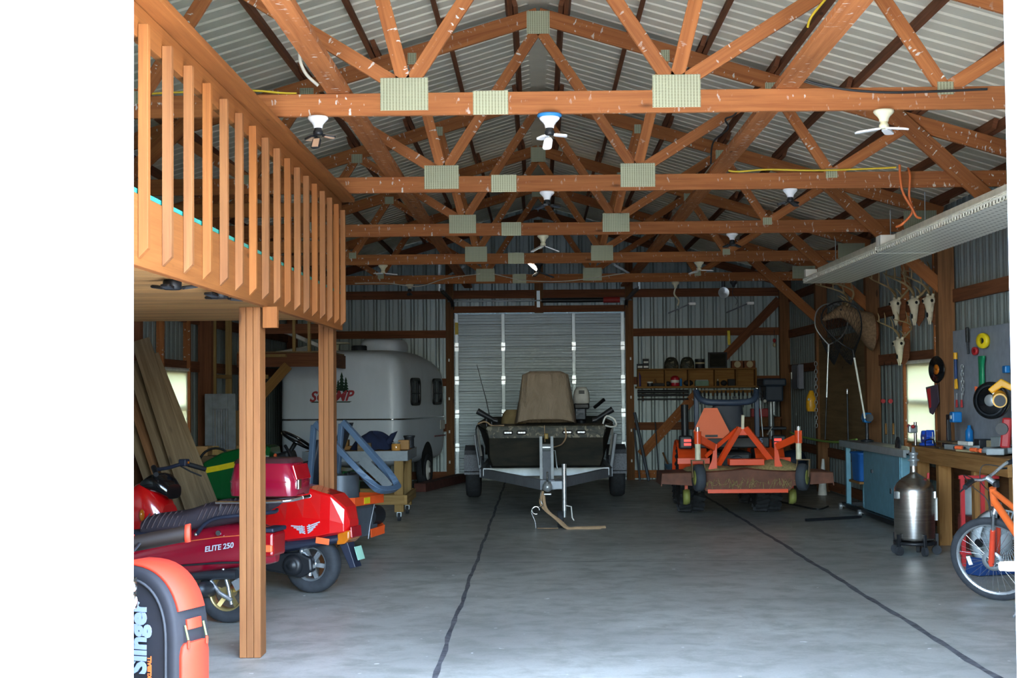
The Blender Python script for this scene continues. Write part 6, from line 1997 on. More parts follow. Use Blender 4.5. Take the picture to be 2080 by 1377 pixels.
MB().lathe([(.13, -.032), (.155, -.034), (.13, -.036)], (-.08, -.02, .50), (.25, 1, 0), 36).build('blade', 'dark_steel', gr2)
MB().cyl((-.0, -.05, .53), (.04, -.26, .50), .065, 20).build('motor_housing', 'tool_yellow', ms_, bevel=.012)
MB().cyl((.04, -.262, .50), (.046, -.285, .497), .05, 20).build('motor_cap', 'black_plastic', ms_, bevel=.006)
MB().bar((-.06, -.06, .60), (.0, -.06, .50), .05, .04, up=(0, 1, 0)).build('guard_arm', 'aluminium', ms_, bevel=.008)
MB().prism([(-.02, .60), (.10, .70), (.22, .63), (.2, .58), (.11, .62), (.02, .56)], (-.08, -.1, 0), (1, 0, 0), (0, 0, 1), (0, .05, 0)).build('handle', 'tool_yellow', ms_, bevel=.012)
MB().tube(smoothpath([(.12, .03, .45), (.14, .03, .33), (.1, .05, .2), (.08, .06, .10)], 4), .035, 10).build('dust_hose', 'cream_box', ms_)
bi = [('long_box', 'grey flat steel box lying along the bench before the scroll saw', 4.22, 15.25, .16, .5, .05, 'case_grey', 'box'),
      ('plane_body', 'white angled bracket lying on the flat steel box', 4.2, 15.05, .05, .26, .04, 'white_paint', 'bracket'),
      ('timber_block', 'pale timber block beneath the pegboard behind the bench vise clutter', 4.46, 14.92, .10, .3, .10, 'cream_box', 'block'),
      ('plastic_organiser', 'grey plastic organiser box beside the mitre saw', 4.43, 14.62, .14, .2, .14, 'case_grey', 'box'),
      ('paper_stack', 'flat pale clipboard at the bench edge', 4.16, 14.72, .14, .4, .02, 'cream_box', 'clipboard'),
      ('green_case', 'dark green case behind the mitre saw at the bench end', 4.40, 13.36, .2, .3, .16, 'fir_green', 'case'),
      ('grey_toolbox', 'small grey toolbox on the bench past the organiser', 4.42, 15.2, .14, .12, .10, 'dark_steel', 'toolbox')]
for nm, lb_, x, y, sx, sy2, sz, mt_, ct in bi:
    zb = BZ + .002 + (.052 if nm == 'plane_body' else 0)
    t = thing(nm, lb_, ct, (x, y, zb), R(8) if nm != 'timber_block' else 0)
    MB().box((0, 0, sz / 2), (sx, sy2, sz)).build(nm + '_body', mt_, t, bevel=.006)
    if sz >= .1 and nm != 'timber_block':
        MB().box((0, 0, sz + .004), (sx * .98, sy2 * .98, .008)).build('lid', mt_, t, bevel=.003)
for i, (y, lb_) in enumerate(((14.2, 'orange-handled clamp on the bench edge nearest the mitre saw'), (14.42, 'orange-handled clamp in the middle of the three on the bench edge'), (14.95, 'orange-handled clamp on the bench edge farthest from the mitre saw'))):
    t = thing('hand_clamp', lb_, 'clamp', (4.12, y, BZ + .002), R(20 * i), 'clamps on the bench edge')
    MB().bar((-.02, -.07, .03), (.0, .07, .03), .014, .03).build('clamp_bar', 'dark_steel', t)
    MB().cyl((-.03, -.05, .035), (-.03, .03, .035), .02, 10).build('handle', 'reflector_orange', t)
cord('power_cable', [(4.10, 16.2, BZ + .01), (4.08, 16.1, BZ + .07), (4.12, 15.95, BZ + .08), (4.10, 15.8, BZ + .012), (4.09, 15.65, BZ + .012), (4.08, 15.55, BZ + .012)], .007, 'cable_black', 'black cable curled on the bench near the vise')

# ---------------- pegboard and its tools
PGX = 4.535
tag(MB().box((4.545, 15.42, 1.62), (.012, 2.5, 1.22)).build('pegboard', 'peg_grey'), 'grey pegboard panel fixed to the side wall over the workbench', 'pegboard')

def peg(px, py):
    return ax(px, py, PGX - .02)

q = peg(2003, 692)
t = thing('tape_reel', 'yellow reel hanging on the pegboard above the green bag', 'reel', q)
MB().lathe([(.03, -.02), (.075, -.025), (.08, 0), (.075, .025), (.03, .02), (.03, -.02)], (-.03, 0, 0), (1, .5, 0), 26).build('reel_body', 'stripe_yellow', t)
MB().cyl((-.025, -.02, 0), (.0, .0, 0), .032, 16).build('reel_core', 'black_plastic', t)
q = peg(1998, 757)
t = thing('green_bag', 'green plastic bag hanging on the pegboard', 'bag', q)
MB().skin([sq(-.02, .01 * math.sin(z * 30), z, .025, w, (1, 0, 0), (0, 1, 0), 16, 2.5) for z, w in ((-.17, .05), (-.1, .06), (0, .055), (.09, .06), (.14, .10), (.17, .09))]).build('bag_body', 'bag_green', t, sub=1)
q = peg(1968, 688)
t = thing('dust_brush', 'black bench brush hanging on the pegboard', 'brush', q)
MB().box((-.015, 0, .04), (.03, .05, .16)).build('bristles', 'black_plastic', t, bevel=.008)
MB().cyl((-.015, 0, -.04), (-.015, -.02, -.16), .012, 8).build('handle', 'dark_steel', t)
q = peg(1983, 713)
t = thing('tape_roll', 'small red and white tape roll hanging on the pegboard', 'tape', q)
MB().lathe([(.02, -.015), (.042, -.015), (.042, .015), (.02, .015), (.02, -.015)], (-.012, 0, 0), (1, .4, 0), 20).build('roll', 'tool_red', t)
q = peg(1945, 752)
t = thing('bolt_cutter', 'yellow and black long-handled cutter hanging on the pegboard', 'cutter', q)
MB().cyl((-.02, -.01, -.1), (-.02, .0, .12), .016, 10).build('shaft', 'fan_blue', t)
MB().cyl((-.02, 0, .12), (-.02, 0, .19), .022, 10).build('grip', 'tool_yellow', t)
for s_ in (-1, 1):
    MB().cyl((-.02, s_ * .012, -.09), (-.02, s_ * .03 - .01, -.2), .013, 10).build('handle', 'tool_yellow', t)

def chain(name, label, pts, r, mat='steel', cat='chain'):
    mb = MB()
    pts = [V(p) for p in pts]
    for i in range(len(pts) - 1):
        a, b = pts[i], pts[i + 1]
        n = max(1, int((b - a).length / (r * 2.6)))
        for k in range(n):
            c = a.lerp(b, (k + .5) / n)
            d = (b - a).normalized()
            sdir = V((0, 1, 0)) if k % 2 else V((1, 0, 0))
            mb.tube([c + d * (r * 1.7 * math.cos(t_)) + sdir * (r * math.sin(t_)) for t_ in [2 * PI * j / 8 for j in range(8)]], r * .28, 5, closed=True)
    return tag(mb.build(name, mat), label, cat)

q = peg(1957, 745)
chain('hook_chain', 'short steel chain hanging on the pegboard beside the cutter', [q + V((-.015, 0, .02)), q + V((-.015, -.01, -.30))], .014)
for (px, py), lb_ in (((1946, 812), 'red-handled pliers low on the pegboard, under the yellow cutter'), ((1956, 812), 'red-handled pliers low on the pegboard, under the chain')):
    q = peg(px, py)
    t = thing('pliers', lb_, 'pliers', q, 0, 'pliers on the pegboard')
    MB().bar((-.015, 0, .0), (-.015, 0, .07), .02, .012, up=(1, 0, 0)).build('jaws', 'steel', t)
    for s_ in (-1, 1):
        MB().cyl((-.015, s_ * .006, 0), (-.015, s_ * .02, -.08), .008, 8).build('handle', 'tool_red', t)
q = peg(1988, 795)
t = thing('orange_clamp', 'small orange clamp hanging on the pegboard behind the blade guard', 'clamp', q)
MB().bar((-.02, .03, .05), (-.02, -.02, -.08), .03, .02).build('clamp_body', 'reflector_orange', t, bevel=.006)
q = peg(2050, 750)
t = thing('blue_drill', 'small blue tool hanging on the pegboard near the doorway', 'drill', q)
MB().box((-.03, 0, .0), (.05, .10, .07)).build('drill_body', 'motor_blue', t, bevel=.01)
q = peg(1977, 853)
t = thing('blue_bottle', 'blue bottle standing against the pegboard behind the mitre saw', 'bottle', (4.47, q.y, BZ + .002))
MB().lathe([(0, 0), (.04, 0), (.04, .17), (.02, .2), (.018, .23), (0, .23)], n=18).build('bottle', 'motor_blue', t)

# disc and plastic pack on the post by the window
PX4 = 4.395
t = thing('grinding_disc', 'black disc with an orange centre hanging on the post by the window shade', 'disc', (PX4, 16.78, 1.815))
MB().lathe([(.025, -.004), (.148, -.004), (.15, 0), (.148, .004), (.025, .004), (.025, -.004)], (-.012, 0, 0), (1, .35, 0), 40).build('disc', 'black_gloss', t)
MB().lathe([(.012, -.007), (.055, -.007), (.055, .007), (.012, .007), (.012, -.007)], (-.012, 0, 0), (1, .35, 0), 24).build('label_ring', 'amber_lens', t)
t = thing('hanging_blade_pack', 'dark and red plastic sleeve of saw blades hanging below the black disc', 'blade pack', (PX4 - .03, 16.80, 1.52))
MB().prism([(-.13, .10), (.10, .13), (.13, -.06), (.0, -.2), (-.06, -.18)], (-.02, 0, 0), V((.3, -1, 0)).normalized(), (0, 0, 1), (-.012, -.004, 0)).build('sleeve', plain('sleeve_grey', (74, 64, 76), .35), t)
MB().prism([(-.10, .08), (-.03, .09), (-.02, -.12), (-.05, -.13)], (-.033, -.004, 0), V((.3, -1, 0)).normalized(), (0, 0, 1), (-.003, -.001, 0)).build('sleeve_print', 'tool_red', t)
# ------------------------------------------------------------------ trophies on the side wall
tag(MB().box((4.445, 22.3, 1.62), (.02, 3.44, 1.56)).build('plywood_sheet', 'plywood'), 'large plywood sheet lining the side wall behind the landing nets', 'plywood')

def antler(mb, s_, k=1.0):
    """one antler; the skull looks along -y, s_ = side"""
    P = lambda x, y, z: V((s_ * x * k, y * k, z * k))
    mb.tube(smoothpath([P(.03, 0, 0), P(.08, .06, .08), (P(.17, .05, .16)), P(.22, -.07, .22), P(.20, -.20, .25), P(.15, -.30, .27)], 5), [.016 * k * (1 - .65 * i / 25) for i in range(26)], 7)
    for a, b in ((P(.05, .03, .05), P(.05, -.07, .13)), (P(.17, .05, .16), P(.17, -.02, .33)), (P(.215, -.07, .22), P(.2, -.10, .39)), (P(.19, -.22, .255), P(.18, -.25, .38))):
        mb.tube([a, a.lerp(b, .55) + V((0, .015 * k, 0)), b], [.011 * k, .009 * k, .003 * k], 6)

skp = [(18.86, 2.66, 'deer skull mount nearest the deer head in the row of three', 1.15), (17.95, 2.62, 'deer skull mount in the middle of the row of three', 1.25), (17.25, 2.60, 'deer skull mount next to the wall post in the row of three', 1.1), (18.55, 2.16, 'deer skull mount hung low on its own beneath the row of three', .95)]
for i, (y, z, lb_, k) in enumerate(skp):
    t = thing('skull_mount', lb_, 'deer skull', (4.50 if i < 3 else 4.46, y, z), -PI / 2 + R(34), 'deer skull mounts')
    MB().prism([(-.09, .10), (0, .13), (.09, .10), (.085, -.12), (0, -.22), (-.085, -.12)], (0, -.02, -.06), (1, 0, 0), (0, 0, 1), (0, .02, 0)).build('plaque', 'girt_wood', t, bevel=.006)
    sk_ = MB().skin([sq(0, y_ - .03, z_, w, d, (1, 0, 0), (0, 1, 0), 18, 2.3) for z_, w, d, y_ in ((.055, .03, .03, -.04), (.04, .055, .05, -.05), (.0, .062, .058, -.06), (-.05, .055, .05, -.06), (-.10, .042, .042, -.055), (-.17, .03, .03, -.05), (-.225, .02, .02, -.045), (-.24, .008, .01, -.04))])
    sk_.build('skull', 'bone', t, sub=1)
    fb = MB()
    for s_ in (-1, 1):
        fb.ball((s_ * .058, -.098, .0), (.034, .03, .036), 12, 8)
        fb.tube([(s_ * .03, -.07, .04), (s_ * .042, -.07, .075)], [.02, .016], 8)
        fb.tube([(s_ * .016, -.10, -.19), (s_ * .011, -.085, -.27)], [.014, .006], 6)
        fb.ball((s_ * .036, -.085, -.09), (.018, .02, .045), 10, 6)
    fb.build('brow_bones', 'bone', t)
    MB().ball((0, -.128, -.165), (.013, .008, .03), 10, 6).build('nasal_opening', 'hole_dark', t)
    for s_ in (-1, 1):
        MB().ball((s_ * .066, -.118, -.004), (.019, .016, .02), 10, 6).build('eye_socket', 'hole_dark', t)
        an = MB()
        antler(an, s_, k * .9)
        an.xf(Matrix.Translation((0, -.07, .045)))
        an.build('antler', 'antler', t)
dh = thing('deer_head', 'mounted deer head with antlers on the side wall behind the landing nets', 'deer head', (4.40, 20.05, 2.46), -PI / 2 + R(6))
dh.scale = (.84, .84, .84)
ring_ = []
for y_, z_, w, h in ((0.0, -.12, .22, .30), (-.05, -.10, .22, .30), (-.18, .0, .165, .22), (-.30, .11, .125, .16), (-.40, .18, .11, .125), (-.47, .205, .105, .11), (-.54, .19, .095, .095), (-.61, .155, .07, .07), (-.70, .115, .05, .05), (-.76, .095, .045, .045), (-.785, .09, .025, .025)):
    ring_.append(sq(0, y_, z_, w, h, (1, 0, 0), (0, 0, 1), 20, 2.2))
MB().skin(ring_).build('head_and_neck', 'deer_hide', dh, sub=1)
MB().ball((0, -.785, .10), (.028, .018, .02), 10, 6).build('nose', 'black_gloss', dh)
for s_ in (-1, 1):
    MB().ball((s_ * .095, -.52, .225), .017, 10, 6).build('eye', 'black_gloss', dh)
    MB().skin([sq(s_ * x, -.40 + .02 * x, z, w, .012, V((.6 * s_, -.3, .8)).normalized().cross(V((0, 1, 0))).normalized(), (0, 1, 0), 12, 2) for x, z, w in ((.10, .26, .02), (.14, .30, .045), (.19, .34, .045), (.235, .375, .01))]).build('ear', 'deer_hide', dh)
    an = MB()
    antler(an, s_, 1.35)
    an.xf(Matrix.Translation((0, -.43, .28)))
    an.build('antler', 'antler', dh)
MB().lathe([(0, .0), (.2, .0), (.21, .02), (0, .03)], (0, .045, -.12), (0, -1, 0), 24).build('mount_board', 'girt_wood', dh)

# ------------------------------------------------------------------ landing nets
def landing_net(name, label, hoop, joint, tip, frame, handle, bagdir, grip=True):
    """hoop: closed list of points; joint: where the handle meets it; tip: handle end"""
    j, tp = V(joint), V(tip)
    t = thing(name, label, 'landing net', tp, 0, 'landing nets')
    MB().tube(smoothpath(hoop, 5), .009, 8).build('hoop', frame, t, world=True)
    d = tp - j
    MB().cyl(j, j + d * .55, .013, 10).build('handle', handle, t, world=True)
    MB().cyl(j + d * .55, tp, .010 if grip else .012, 10).build('handle_grip', 'black_plastic' if grip else handle, t, world=True)
    MB().cyl(j - d.normalized() * .02, j + d.normalized() * .08, .018, 10).build('yoke', 'steel' if grip else 'black_plastic', t, world=True)
    # net bag: crossing strands that sag from the hoop to a low point
    hp = smoothpath(hoop, 6)
    n = len(hp) - 1
    c = sum((p for p in hp[:-1]), V((0, 0, 0))) / n
    low = c + V(bagdir)
    nb = MB()
    lv = 9
    ring_ = []
    for q in range(lv + 1):
        f = q / lv
        ring_.append([hp[i].lerp(low, f) + V((0, 0, -.12 * math.sin(PI * f))) + (c - hp[i]) * (.15 * math.sin(PI * f)) for i in range(0, n, 2)])
    m_ = len(ring_[0])
    for q in range(lv):
        for i in range(m_):
            nb.tube([ring_[q][i], ring_[q + 1][(i + 1) % m_]], .0022, 3, caps=False)
            nb.tube([ring_[q][i], ring_[q + 1][(i - 1) % m_]], .0022, 3, caps=False)
    nb.build('net_mesh', 'net_black', t, world=True)
    return t

def A(px, py, y):
    return ay(px, py, y)

y0 = 20.15
landing_net('landing_net', 'landing net with a silver hoop and straight silver handle before the deer head', [A(1683, 700, y0), A(1668, 683, y0), A(1656, 662, y0 + .02), A(1658, 635, y0 + .05), A(1672, 620, y0 + .08), A(1692, 617, y0 + .12), A(1711, 623, y0 + .16), A(1722, 640, y0 + .18), A(1720, 665, y0 + .16), A(1708, 685, y0 + .1), A(1692, 696, y0 + .03), A(1683, 700, y0)], A(1683, 703, y0), A(1676, 893, y0 - .05), 'steel', 'aluminium', (.05, .12, -.55))
y1 = 19.4
landing_net('landing_net', 'landing net with a black hoop and a slanting white handle under the deer head', [A(1733, 712, y1), A(1712, 700, y1), A(1688, 680, y1 + .05), A(1668, 650, y1 + .1), A(1680, 622, y1 + .15), A(1715, 612, y1 + .2), A(1742, 628, y1 + .2), A(1750, 660, y1 + .15), A(1745, 690, y1 + .06), A(1733, 712, y1)], A(1733, 714, y1), A(1757, 850, y1 - .1), 'black_plastic', 'white_paint', (.1, .06, -.5), grip=False)
t = thing('black_pole', 'slim dark pole with a silver tip leaning on the plywood behind the saw table', 'pole', A(1722, 905, 21.2))
MB().cyl(A(1723, 900, 21.2), A(1721, 800, 21.25), .012, 10).build('shaft', 'dark_steel', t, world=True)
MB().cyl(A(1721, 800, 21.25), A(1721, 790, 21.25), .015, 10).build('tip', 'aluminium', t, world=True)
for (px, lb_) in ((1798, 'slim fishing rod with a red reel standing against the siding under the low skull'), (1813, 'second slim fishing rod with a red reel, the one nearer the window shade')):
    b0, b1 = ax(px + 2, 882, 4.40), ax(px - 2, 735, 4.53)
    t = thing('fishing_rod', lb_, 'fishing rod', b0, 0, 'fishing rods')
    MB().tube([b0, b1], [.008, .003], 6).build('rod', 'black_plastic', t, world=True)
    q = b0.lerp(b1, .45)
    MB().cyl(q + V((-.03, -.02, 0)), q + V((-.03, .03, 0)), .028, 14).build('reel', 'tool_red', t, world=True)
    MB().cyl(b0, b0.lerp(b1, .14), .013, 10).build('grip', 'bench_wood', t, world=True)
cord('hanging_hose', [A(1606, 878, 25.6), A(1625, 886, 24.9), A(1660, 894, 23.6), A(1700, 898, 22.0), A(1740, 893, 21.0)], .018, 'lime', 'yellow-green hose sagging from the drill press to the plywood wall', 'hose')
chain('hanging_chain', 'long steel chain hanging on the side wall post beside the yellow lantern', [ax(1657, 735, 4.36), ax(1658, 868, 4.36)], .022)
q = ax(1648, 815, 4.34)
t = thing('yellow_lantern', 'yellow lantern hanging on the side wall next to the long chain', 'lantern', q)
MB().skin([sq(0, 0, z, w, w, (1, 0, 0), (0, 1, 0), 16, 3) for z, w in ((-.16, .07), (-.1, .085), (.05, .08), (.12, .05), (.17, .03))]).build('lantern_body', 'tool_yellow', t)
MB().ball((-.05, -.07, .03), .022, 8, 6).build('switch', 'white_paint', t)
q = ax(1625, 765, 4.53)
t = thing('breaker_box', 'grey breaker box on the side wall near the back corner', 'electrical box', q)
MB().box((-.04, 0, 0), (.09, .7, .42)).build('box_body', 'panel_grey', t, bevel=.006)
MB().box((-.09, .0, 0), (.012, .62, .38)).build('box_door', 'panel_grey', t, bevel=.004)
MB().box((-.10, .28, .02), (.02, .05, .12)).build('label', 'white_paint', t)
t = thing('white_mesh_roll', 'slim white mesh roll standing in the corner by the side wall post', 'mesh roll', (4.32, 23.3, 0))
MB().cyl((0, 0, .0), (.02, 0, .55), .07, 14, .02).build('roll', 'white_paint', t)

# ------------------------------------------------------------------ drill press and cabinet in the back corner
t = thing('drill_press', 'dark blue-grey floor drill press in the back corner beside the tractor', 'drill press', (4.05, 26.4, 0))
MB().box((0, 0, .04), (.5, .6, .08)).build('base', 'dark_steel', t, bevel=.02)
MB().cyl((0, .12, .08), (0, .12, 1.6), .05, 18).build('column', 'steel', t)
MB().box((0, -.02, .95), (.42, .4, .05)).build('work_table', 'dark_steel', t, bevel=.01)
MB().box((0, 0, 1.55), (.30, .62, .28)).build('drill_head', plain('press_blue', (44, 58, 78), .5), t, bevel=.03)
MB().box((0, .05, 1.74), (.40, .78, .13)).build('belt_cover', 'press_blue', t, bevel=.03)
MB().cyl((0, -.2, 1.42), (0, -.2, 1.18), .035, 14).build('spindle', 'steel', t)
for k in range(3):
    a = 2 * PI * k / 3 + .4
    MB().tube([(-.17, -.12, 1.48), (-.20, -.12 + .2 * math.cos(a), 1.48 + .2 * math.sin(a))], .009, 6).build('feed_lever', 'chrome', t)
MB().ball((-.17, -.32, 1.42), .03, 10, 6).build('lever_knob', 'white_paint', t)
t = thing('wall_cabinet', 'blue-grey steel cabinet on the back wall beside the tool rail', 'cabinet', (4.13, 27.6, 1.6))
MB().box((0, 0, .02), (.42, .22, .40)).build('cabinet_body', 'press_blue', t, bevel=.006)
MB().box((0, -.118, .02), (.40, .012, .37)).build('cabinet_door', 'rops_blue', t, bevel=.004)
t = thing('bench_cupboard', 'dark timber cupboard along the back wall behind the drill press', 'cupboard', (3.75, 27.3, 0))
MB().box((0, 0, .55), (1.1, .5, 1.1)).build('cupboard_body', 'dark_wood', t, bevel=.006)
MB().box((0, -.01, 1.115), (1.14, .54, .03)).build('cupboard_top', 'girt_wood', t)
for s_ in (-1, 1):
    MB().box((s_ * .27, -.257, .55), (.52, .014, .98)).build('cupboard_door', 'dark_wood', t, bevel=.003)
tag(MB().box((3.95, 27.2, 1.13 + .075), (.32, .2, .15)).build('red_toolbox', 'tool_red', bevel=.012), 'small red toolbox on the dark cupboard in the back corner', 'toolbox')
t = thing('air_compressor', 'dark round shop vacuum standing beside the drill press', 'vacuum', (4.2, 25.2, 0))
MB().lathe([(0, .05), (.2, .05), (.22, .08), (.22, .45), (.18, .56), (.12, .6), (0, .62)], n=26).build('drum', 'press_blue', t)
for k in range(4):
    a = PI / 4 + k * PI / 2
    MB().cyl((.18 * math.cos(a), .18 * math.sin(a), 0), (.18 * math.cos(a), .18 * math.sin(a), .06), .03, 10).build('castor', 'rubber', t)

# ------------------------------------------------------------------ shelf on the back wall
SX0, SX1, SZ0, SZ1, SYF, SYB = 1.80, 3.94, 1.675, 2.0, 27.42, 27.70
sh = thing('wall_shelf', 'open plywood cubby shelf fixed to the back wall right of the roll-up door'.replace('right of', 'beside'), 'shelf', ((SX0 + SX1) / 2, 27.56, SZ0))
MB().box(((SX0 + SX1) / 2, 27.56, SZ0 - .0), (SX1 - SX0 + .06, .30, .035)).build('shelf_board', 'box_wood', sh, world=True, bevel=.003)
MB().box(((SX0 + SX1) / 2, 27.56, SZ1), (SX1 - SX0, .28, .02)).build('top_board', 'box_wood', sh, world=True, bevel=.002)
MB().box(((SX0 + SX1) / 2, 27.695, (SZ0 + SZ1) / 2), (SX1 - SX0, .012, SZ1 - SZ0)).build('back_panel', 'box_wood', sh, world=True)
XC = [SX0 + .01, 2.32, 2.86, 3.0, 3.38, 3.62, SX1 - .01]
XC = [1.81, 2.33, 2.88, 3.18, 3.66, 3.93]
XC = [1.81, 2.30, 2.62, 3.14, 3.30, 3.62, 3.93][:1] + [2.30, 2.72, 3.20, 3.58, 3.93]
for x in XC:
    MB().box((x, 27.56, (SZ0 + SZ1) / 2), (.022, .27, SZ1 - SZ0 - .03)).build('divider', 'box_wood', sh, world=True)
plain('box_black', (22, 24, 30), .6)
plain('can_red', (190, 30, 48), .35, coat=.4)
plain('dark_lump', (34, 34, 38), .7)
zt1, zc1 = SZ1 + .011, SZ0 + .0185

def item(nm, lb_, ct, px, z, parts, group=None, y=27.56):
    x = ay(px, 770, y).x
    t = thing(nm, lb_, ct, (x, y, z), 0, group)
    for pn_, mb_, mt_ in parts:
        mb_.build(pn_, mt_, t, bevel=.003)
    return t

for px, lb_, n in ((1300, 'small black and white carton on the shelf top, at the roll-up door end', 1), (1312, 'two-high black and white carton on the shelf top, second from the door end', 2)):
    item('small_carton', lb_, 'box', px, zt1, [('carton', MB().box((0, 0, .045 * n), (.105, .12, .09 * n)), 'box_black')] + [('label', MB().box((0, -.0615, .035 + .085 * k), (.085, .003, .035)), 'white_paint') for k in range(n)], 'cartons on the shelf top')
for px, lb_ in ((1364, 'dark camouflage cap on the shelf top, nearer the roll-up door'), (1396, 'dark camouflage cap on the shelf top, beside the round tin')):
    item('cap', lb_, 'cap', px, zt1, [('crown', MB().lathe([(.125, 0), (.13, .04), (.12, .12), (.09, .18), (.05, .205), (0, .21)], n=22), 'camo_olive'), ('brim', MB().prism([(-.12, 0), (.12, 0), (.10, -.05), (0, -.07), (-.10, -.05)], (0, -.06, .005), (1, 0, 0), (0, 1, 0), (0, 0, .012)), 'camo_olive')], 'caps on the shelf top')
item('round_tin', 'black round tin with a pale band on the shelf top', 'tin', 1422, zt1, [('tin_body', MB().lathe([(0, 0), (.085, 0), (.085, .14), (0, .14)], n=22), 'box_black'), ('lid', MB().lathe([(.089, .14), (.089, .17), (0, .17)], n=22), 'dark_steel'), ('band', MB().lathe([(.0865, .08), (.0865, .11)], n=22), 'cream_box')])
item('picture_case', 'dark flat framed case leaning on the shelf top', 'framed case', 1459, zt1, [('case_frame', MB().box((0, .06, .145), (.34, .05, .29)), 'box_black'), ('case_front', MB().box((0, .033, .145), (.29, .006, .24)), 'hull_olive')])
for px, lb_ in ((1497, 'small wooden crate with a pale oval on the shelf top, beside the framed case'), (1522, 'small wooden crate with a pale oval at the far end of the shelf top')):
    item('small_crate', lb_, 'crate', px, zt1, [('crate_body', MB().box((0, 0, .065), (.2, .2, .13)), 'girt_wood'), ('crate_label', MB().lathe([(0, .003), (.06, .003), (.06, 0)], (0, -.10, .065), (0, -1, 0), 20), 'cream_box')], 'crates on the shelf top')
ci = [('purple_bottle', 'slim purple bottle in the first cubby from the roll-up door', 'bottle', 1298, [('bottle', MB().lathe([(0, 0), (.035, 0), (.035, .19), (.015, .23), (.015, .25), (0, .25)], n=14), plain('purple', (84, 70, 130), .4))]),
      ('white_lid_jar', 'small white-lidded jar in the first cubby', 'jar', 1320, [('jar', MB().lathe([(0, 0), (.05, 0), (.05, .06), (0, .06)], n=18), 'dark_steel'), ('lid', MB().lathe([(.054, .06), (.054, .085), (0, .085)], n=18), 'white_paint')]),
      ('hand_plane', 'dark hand plane in the second cubby from the roll-up door', 'plane', 1338, [('plane_body', MB().box((0, 0, .03), (.22, .06, .05)), 'dark_lump'), ('plane_handle', MB().cyl((-.05, 0, .05), (-.07, 0, .13), .015, 8), 'dark_wood')]),
      ('dark_pouch', 'dark lumpy pouch at the end of the second cubby', 'pouch', 1357, [('pouch', MB().ball((0, 0, .045), (.05, .06, .045)), 'dark_lump')]),
      ('red_can', 'red can with a pale band in the third cubby', 'can', 1371, [('can_body', MB().lathe([(0, 0), (.075, 0), (.078, .01), (.078, .15), (.05, .18), (.02, .19), (0, .19)], n=22), 'can_red'), ('can_band', MB().lathe([(.079, .06), (.079, .11)], n=22), 'white_plastic')]),
      ('blue_bottle', 'narrow blue bottle right beside the red can'.replace('right ', ''), 'bottle', 1383, [('bottle', MB().lathe([(0, 0), (.02, 0), (.02, .11), (.01, .14), (0, .14)], n=12), 'motor_blue')]),
      ('dark_pouch', 'long dark pouch in the third cubby behind the blue bottle', 'pouch', 1398, [('pouch', MB().ball((0, 0, .055), (.09, .07, .055)), 'dark_lump')]),
      ('parts_tray', 'clear plastic parts tray in the middle cubby', 'tray', 1425, [('tray_body', MB().box((0, 0, .045), (.24, .18, .09)), 'pale_green'), ('tray_lid', MB().box((0, 0, .10), (.22, .16, .02)), 'case_grey')]),
      ('glue_bottle', 'small bottle with a white cap in the fourth cubby', 'bottle', 1458, [('bottle', MB().lathe([(0, 0), (.025, 0), (.025, .07), (.01, .09), (0, .09)], n=12), 'dark_lump'), ('cap', MB().cyl((0, 0, .085), (0, 0, .12), .009, 8), 'white_paint')]),
      ('dark_pouch', 'dark rounded pouch beside the glue bottle', 'pouch', 1470, [('pouch', MB().ball((0, 0, .05), (.06, .06, .05)), 'dark_lump')]),
      ('dark_box', 'dark box at the end of the fourth cubby', 'box', 1485, [('box_body', MB().box((0, 0, .06), (.12, .14, .12)), 'dark_lump')])]
for nm, lb_, ct, px, ps in ci:
    item(nm, lb_, ct, px, zc1, ps)
# rods on brackets below
rk = thing('rod_rack', 'pair of wire brackets holding black rods under the shelf', 'rack', (2.3, 27.66, 1.35))
for px in (1306, 1388):
    x = ay(px, 800, 27.6).x
    br_ = MB().bar((x, 27.60, 1.42), (x, 27.60, 1.64), .015, .015, up=(0, 1, 0))
    for z_, r_ in ((1.60, .028), (1.535, .022), (1.46, .014)):
        br_.box((x, 27.57, z_ - r_ - .006), (.015, .07, .008))
    br_.build('bracket', 'girt_wood', rk, world=True)
for k, (z, r, lb_) in enumerate(((1.60, .028, 'thick black rod topmost in the rack under the shelf'), (1.535, .022, 'black rod in the middle of the rack under the shelf'), (1.46, .014, 'thin dark rod lowest in the rack under the shelf'))):
    tag(MB().cyl((1.80, 27.56, z), (2.72, 27.56, z), r, 10).build('metal_rod', 'black_plastic'), lb_, 'rod', 'rods under the shelf')
rl = thing('tool_rail', 'thin timber rail of pegs under the shelf holding hand tools', 'rail', (3.3, 27.68, 1.58))
MB().bar((2.80, 27.68, 1.59), (3.92, 27.68, 1.59), .02, .05).build('rail', 'box_wood', rl, world=True)
for i in range(14):
    x = 2.86 + i * .078
    L = (.12, .2, .17, .24, .26, .22, .24, .15, .18, .12, .22, .26, .2, .25)[i]
    t = thing('screwdriver' if i % 3 else 'hammer', 'dark hand tool, %s from the rod rack end of the peg rail' % ('first', 'second', 'third', 'fourth', 'fifth', 'sixth', 'seventh', 'eighth', 'ninth', 'tenth', 'eleventh', 'twelfth', 'thirteenth', 'last')[i], 'hand tool', (x, 27.64, 1.60), 0, 'hand tools on the peg rail')
    MB().cyl((0, 0, .0), (0, 0, -.09), .016 if i % 3 else .014, 8).build('handle', 'box_black' if i % 4 else 'dark_wood', t)
    if i % 3:
        MB().cyl((0, 0, -.09), (0, 0, -L - .04), .009, 8).build('blade', 'dark_steel', t)
    else:
        MB().cyl((0, 0, -.09), (0, 0, -L), .009, 8).build('shaft', 'dark_steel', t)
        MB().box((0, 0, -L), (.07, .03, .035)).build('head', 'dark_steel', t)
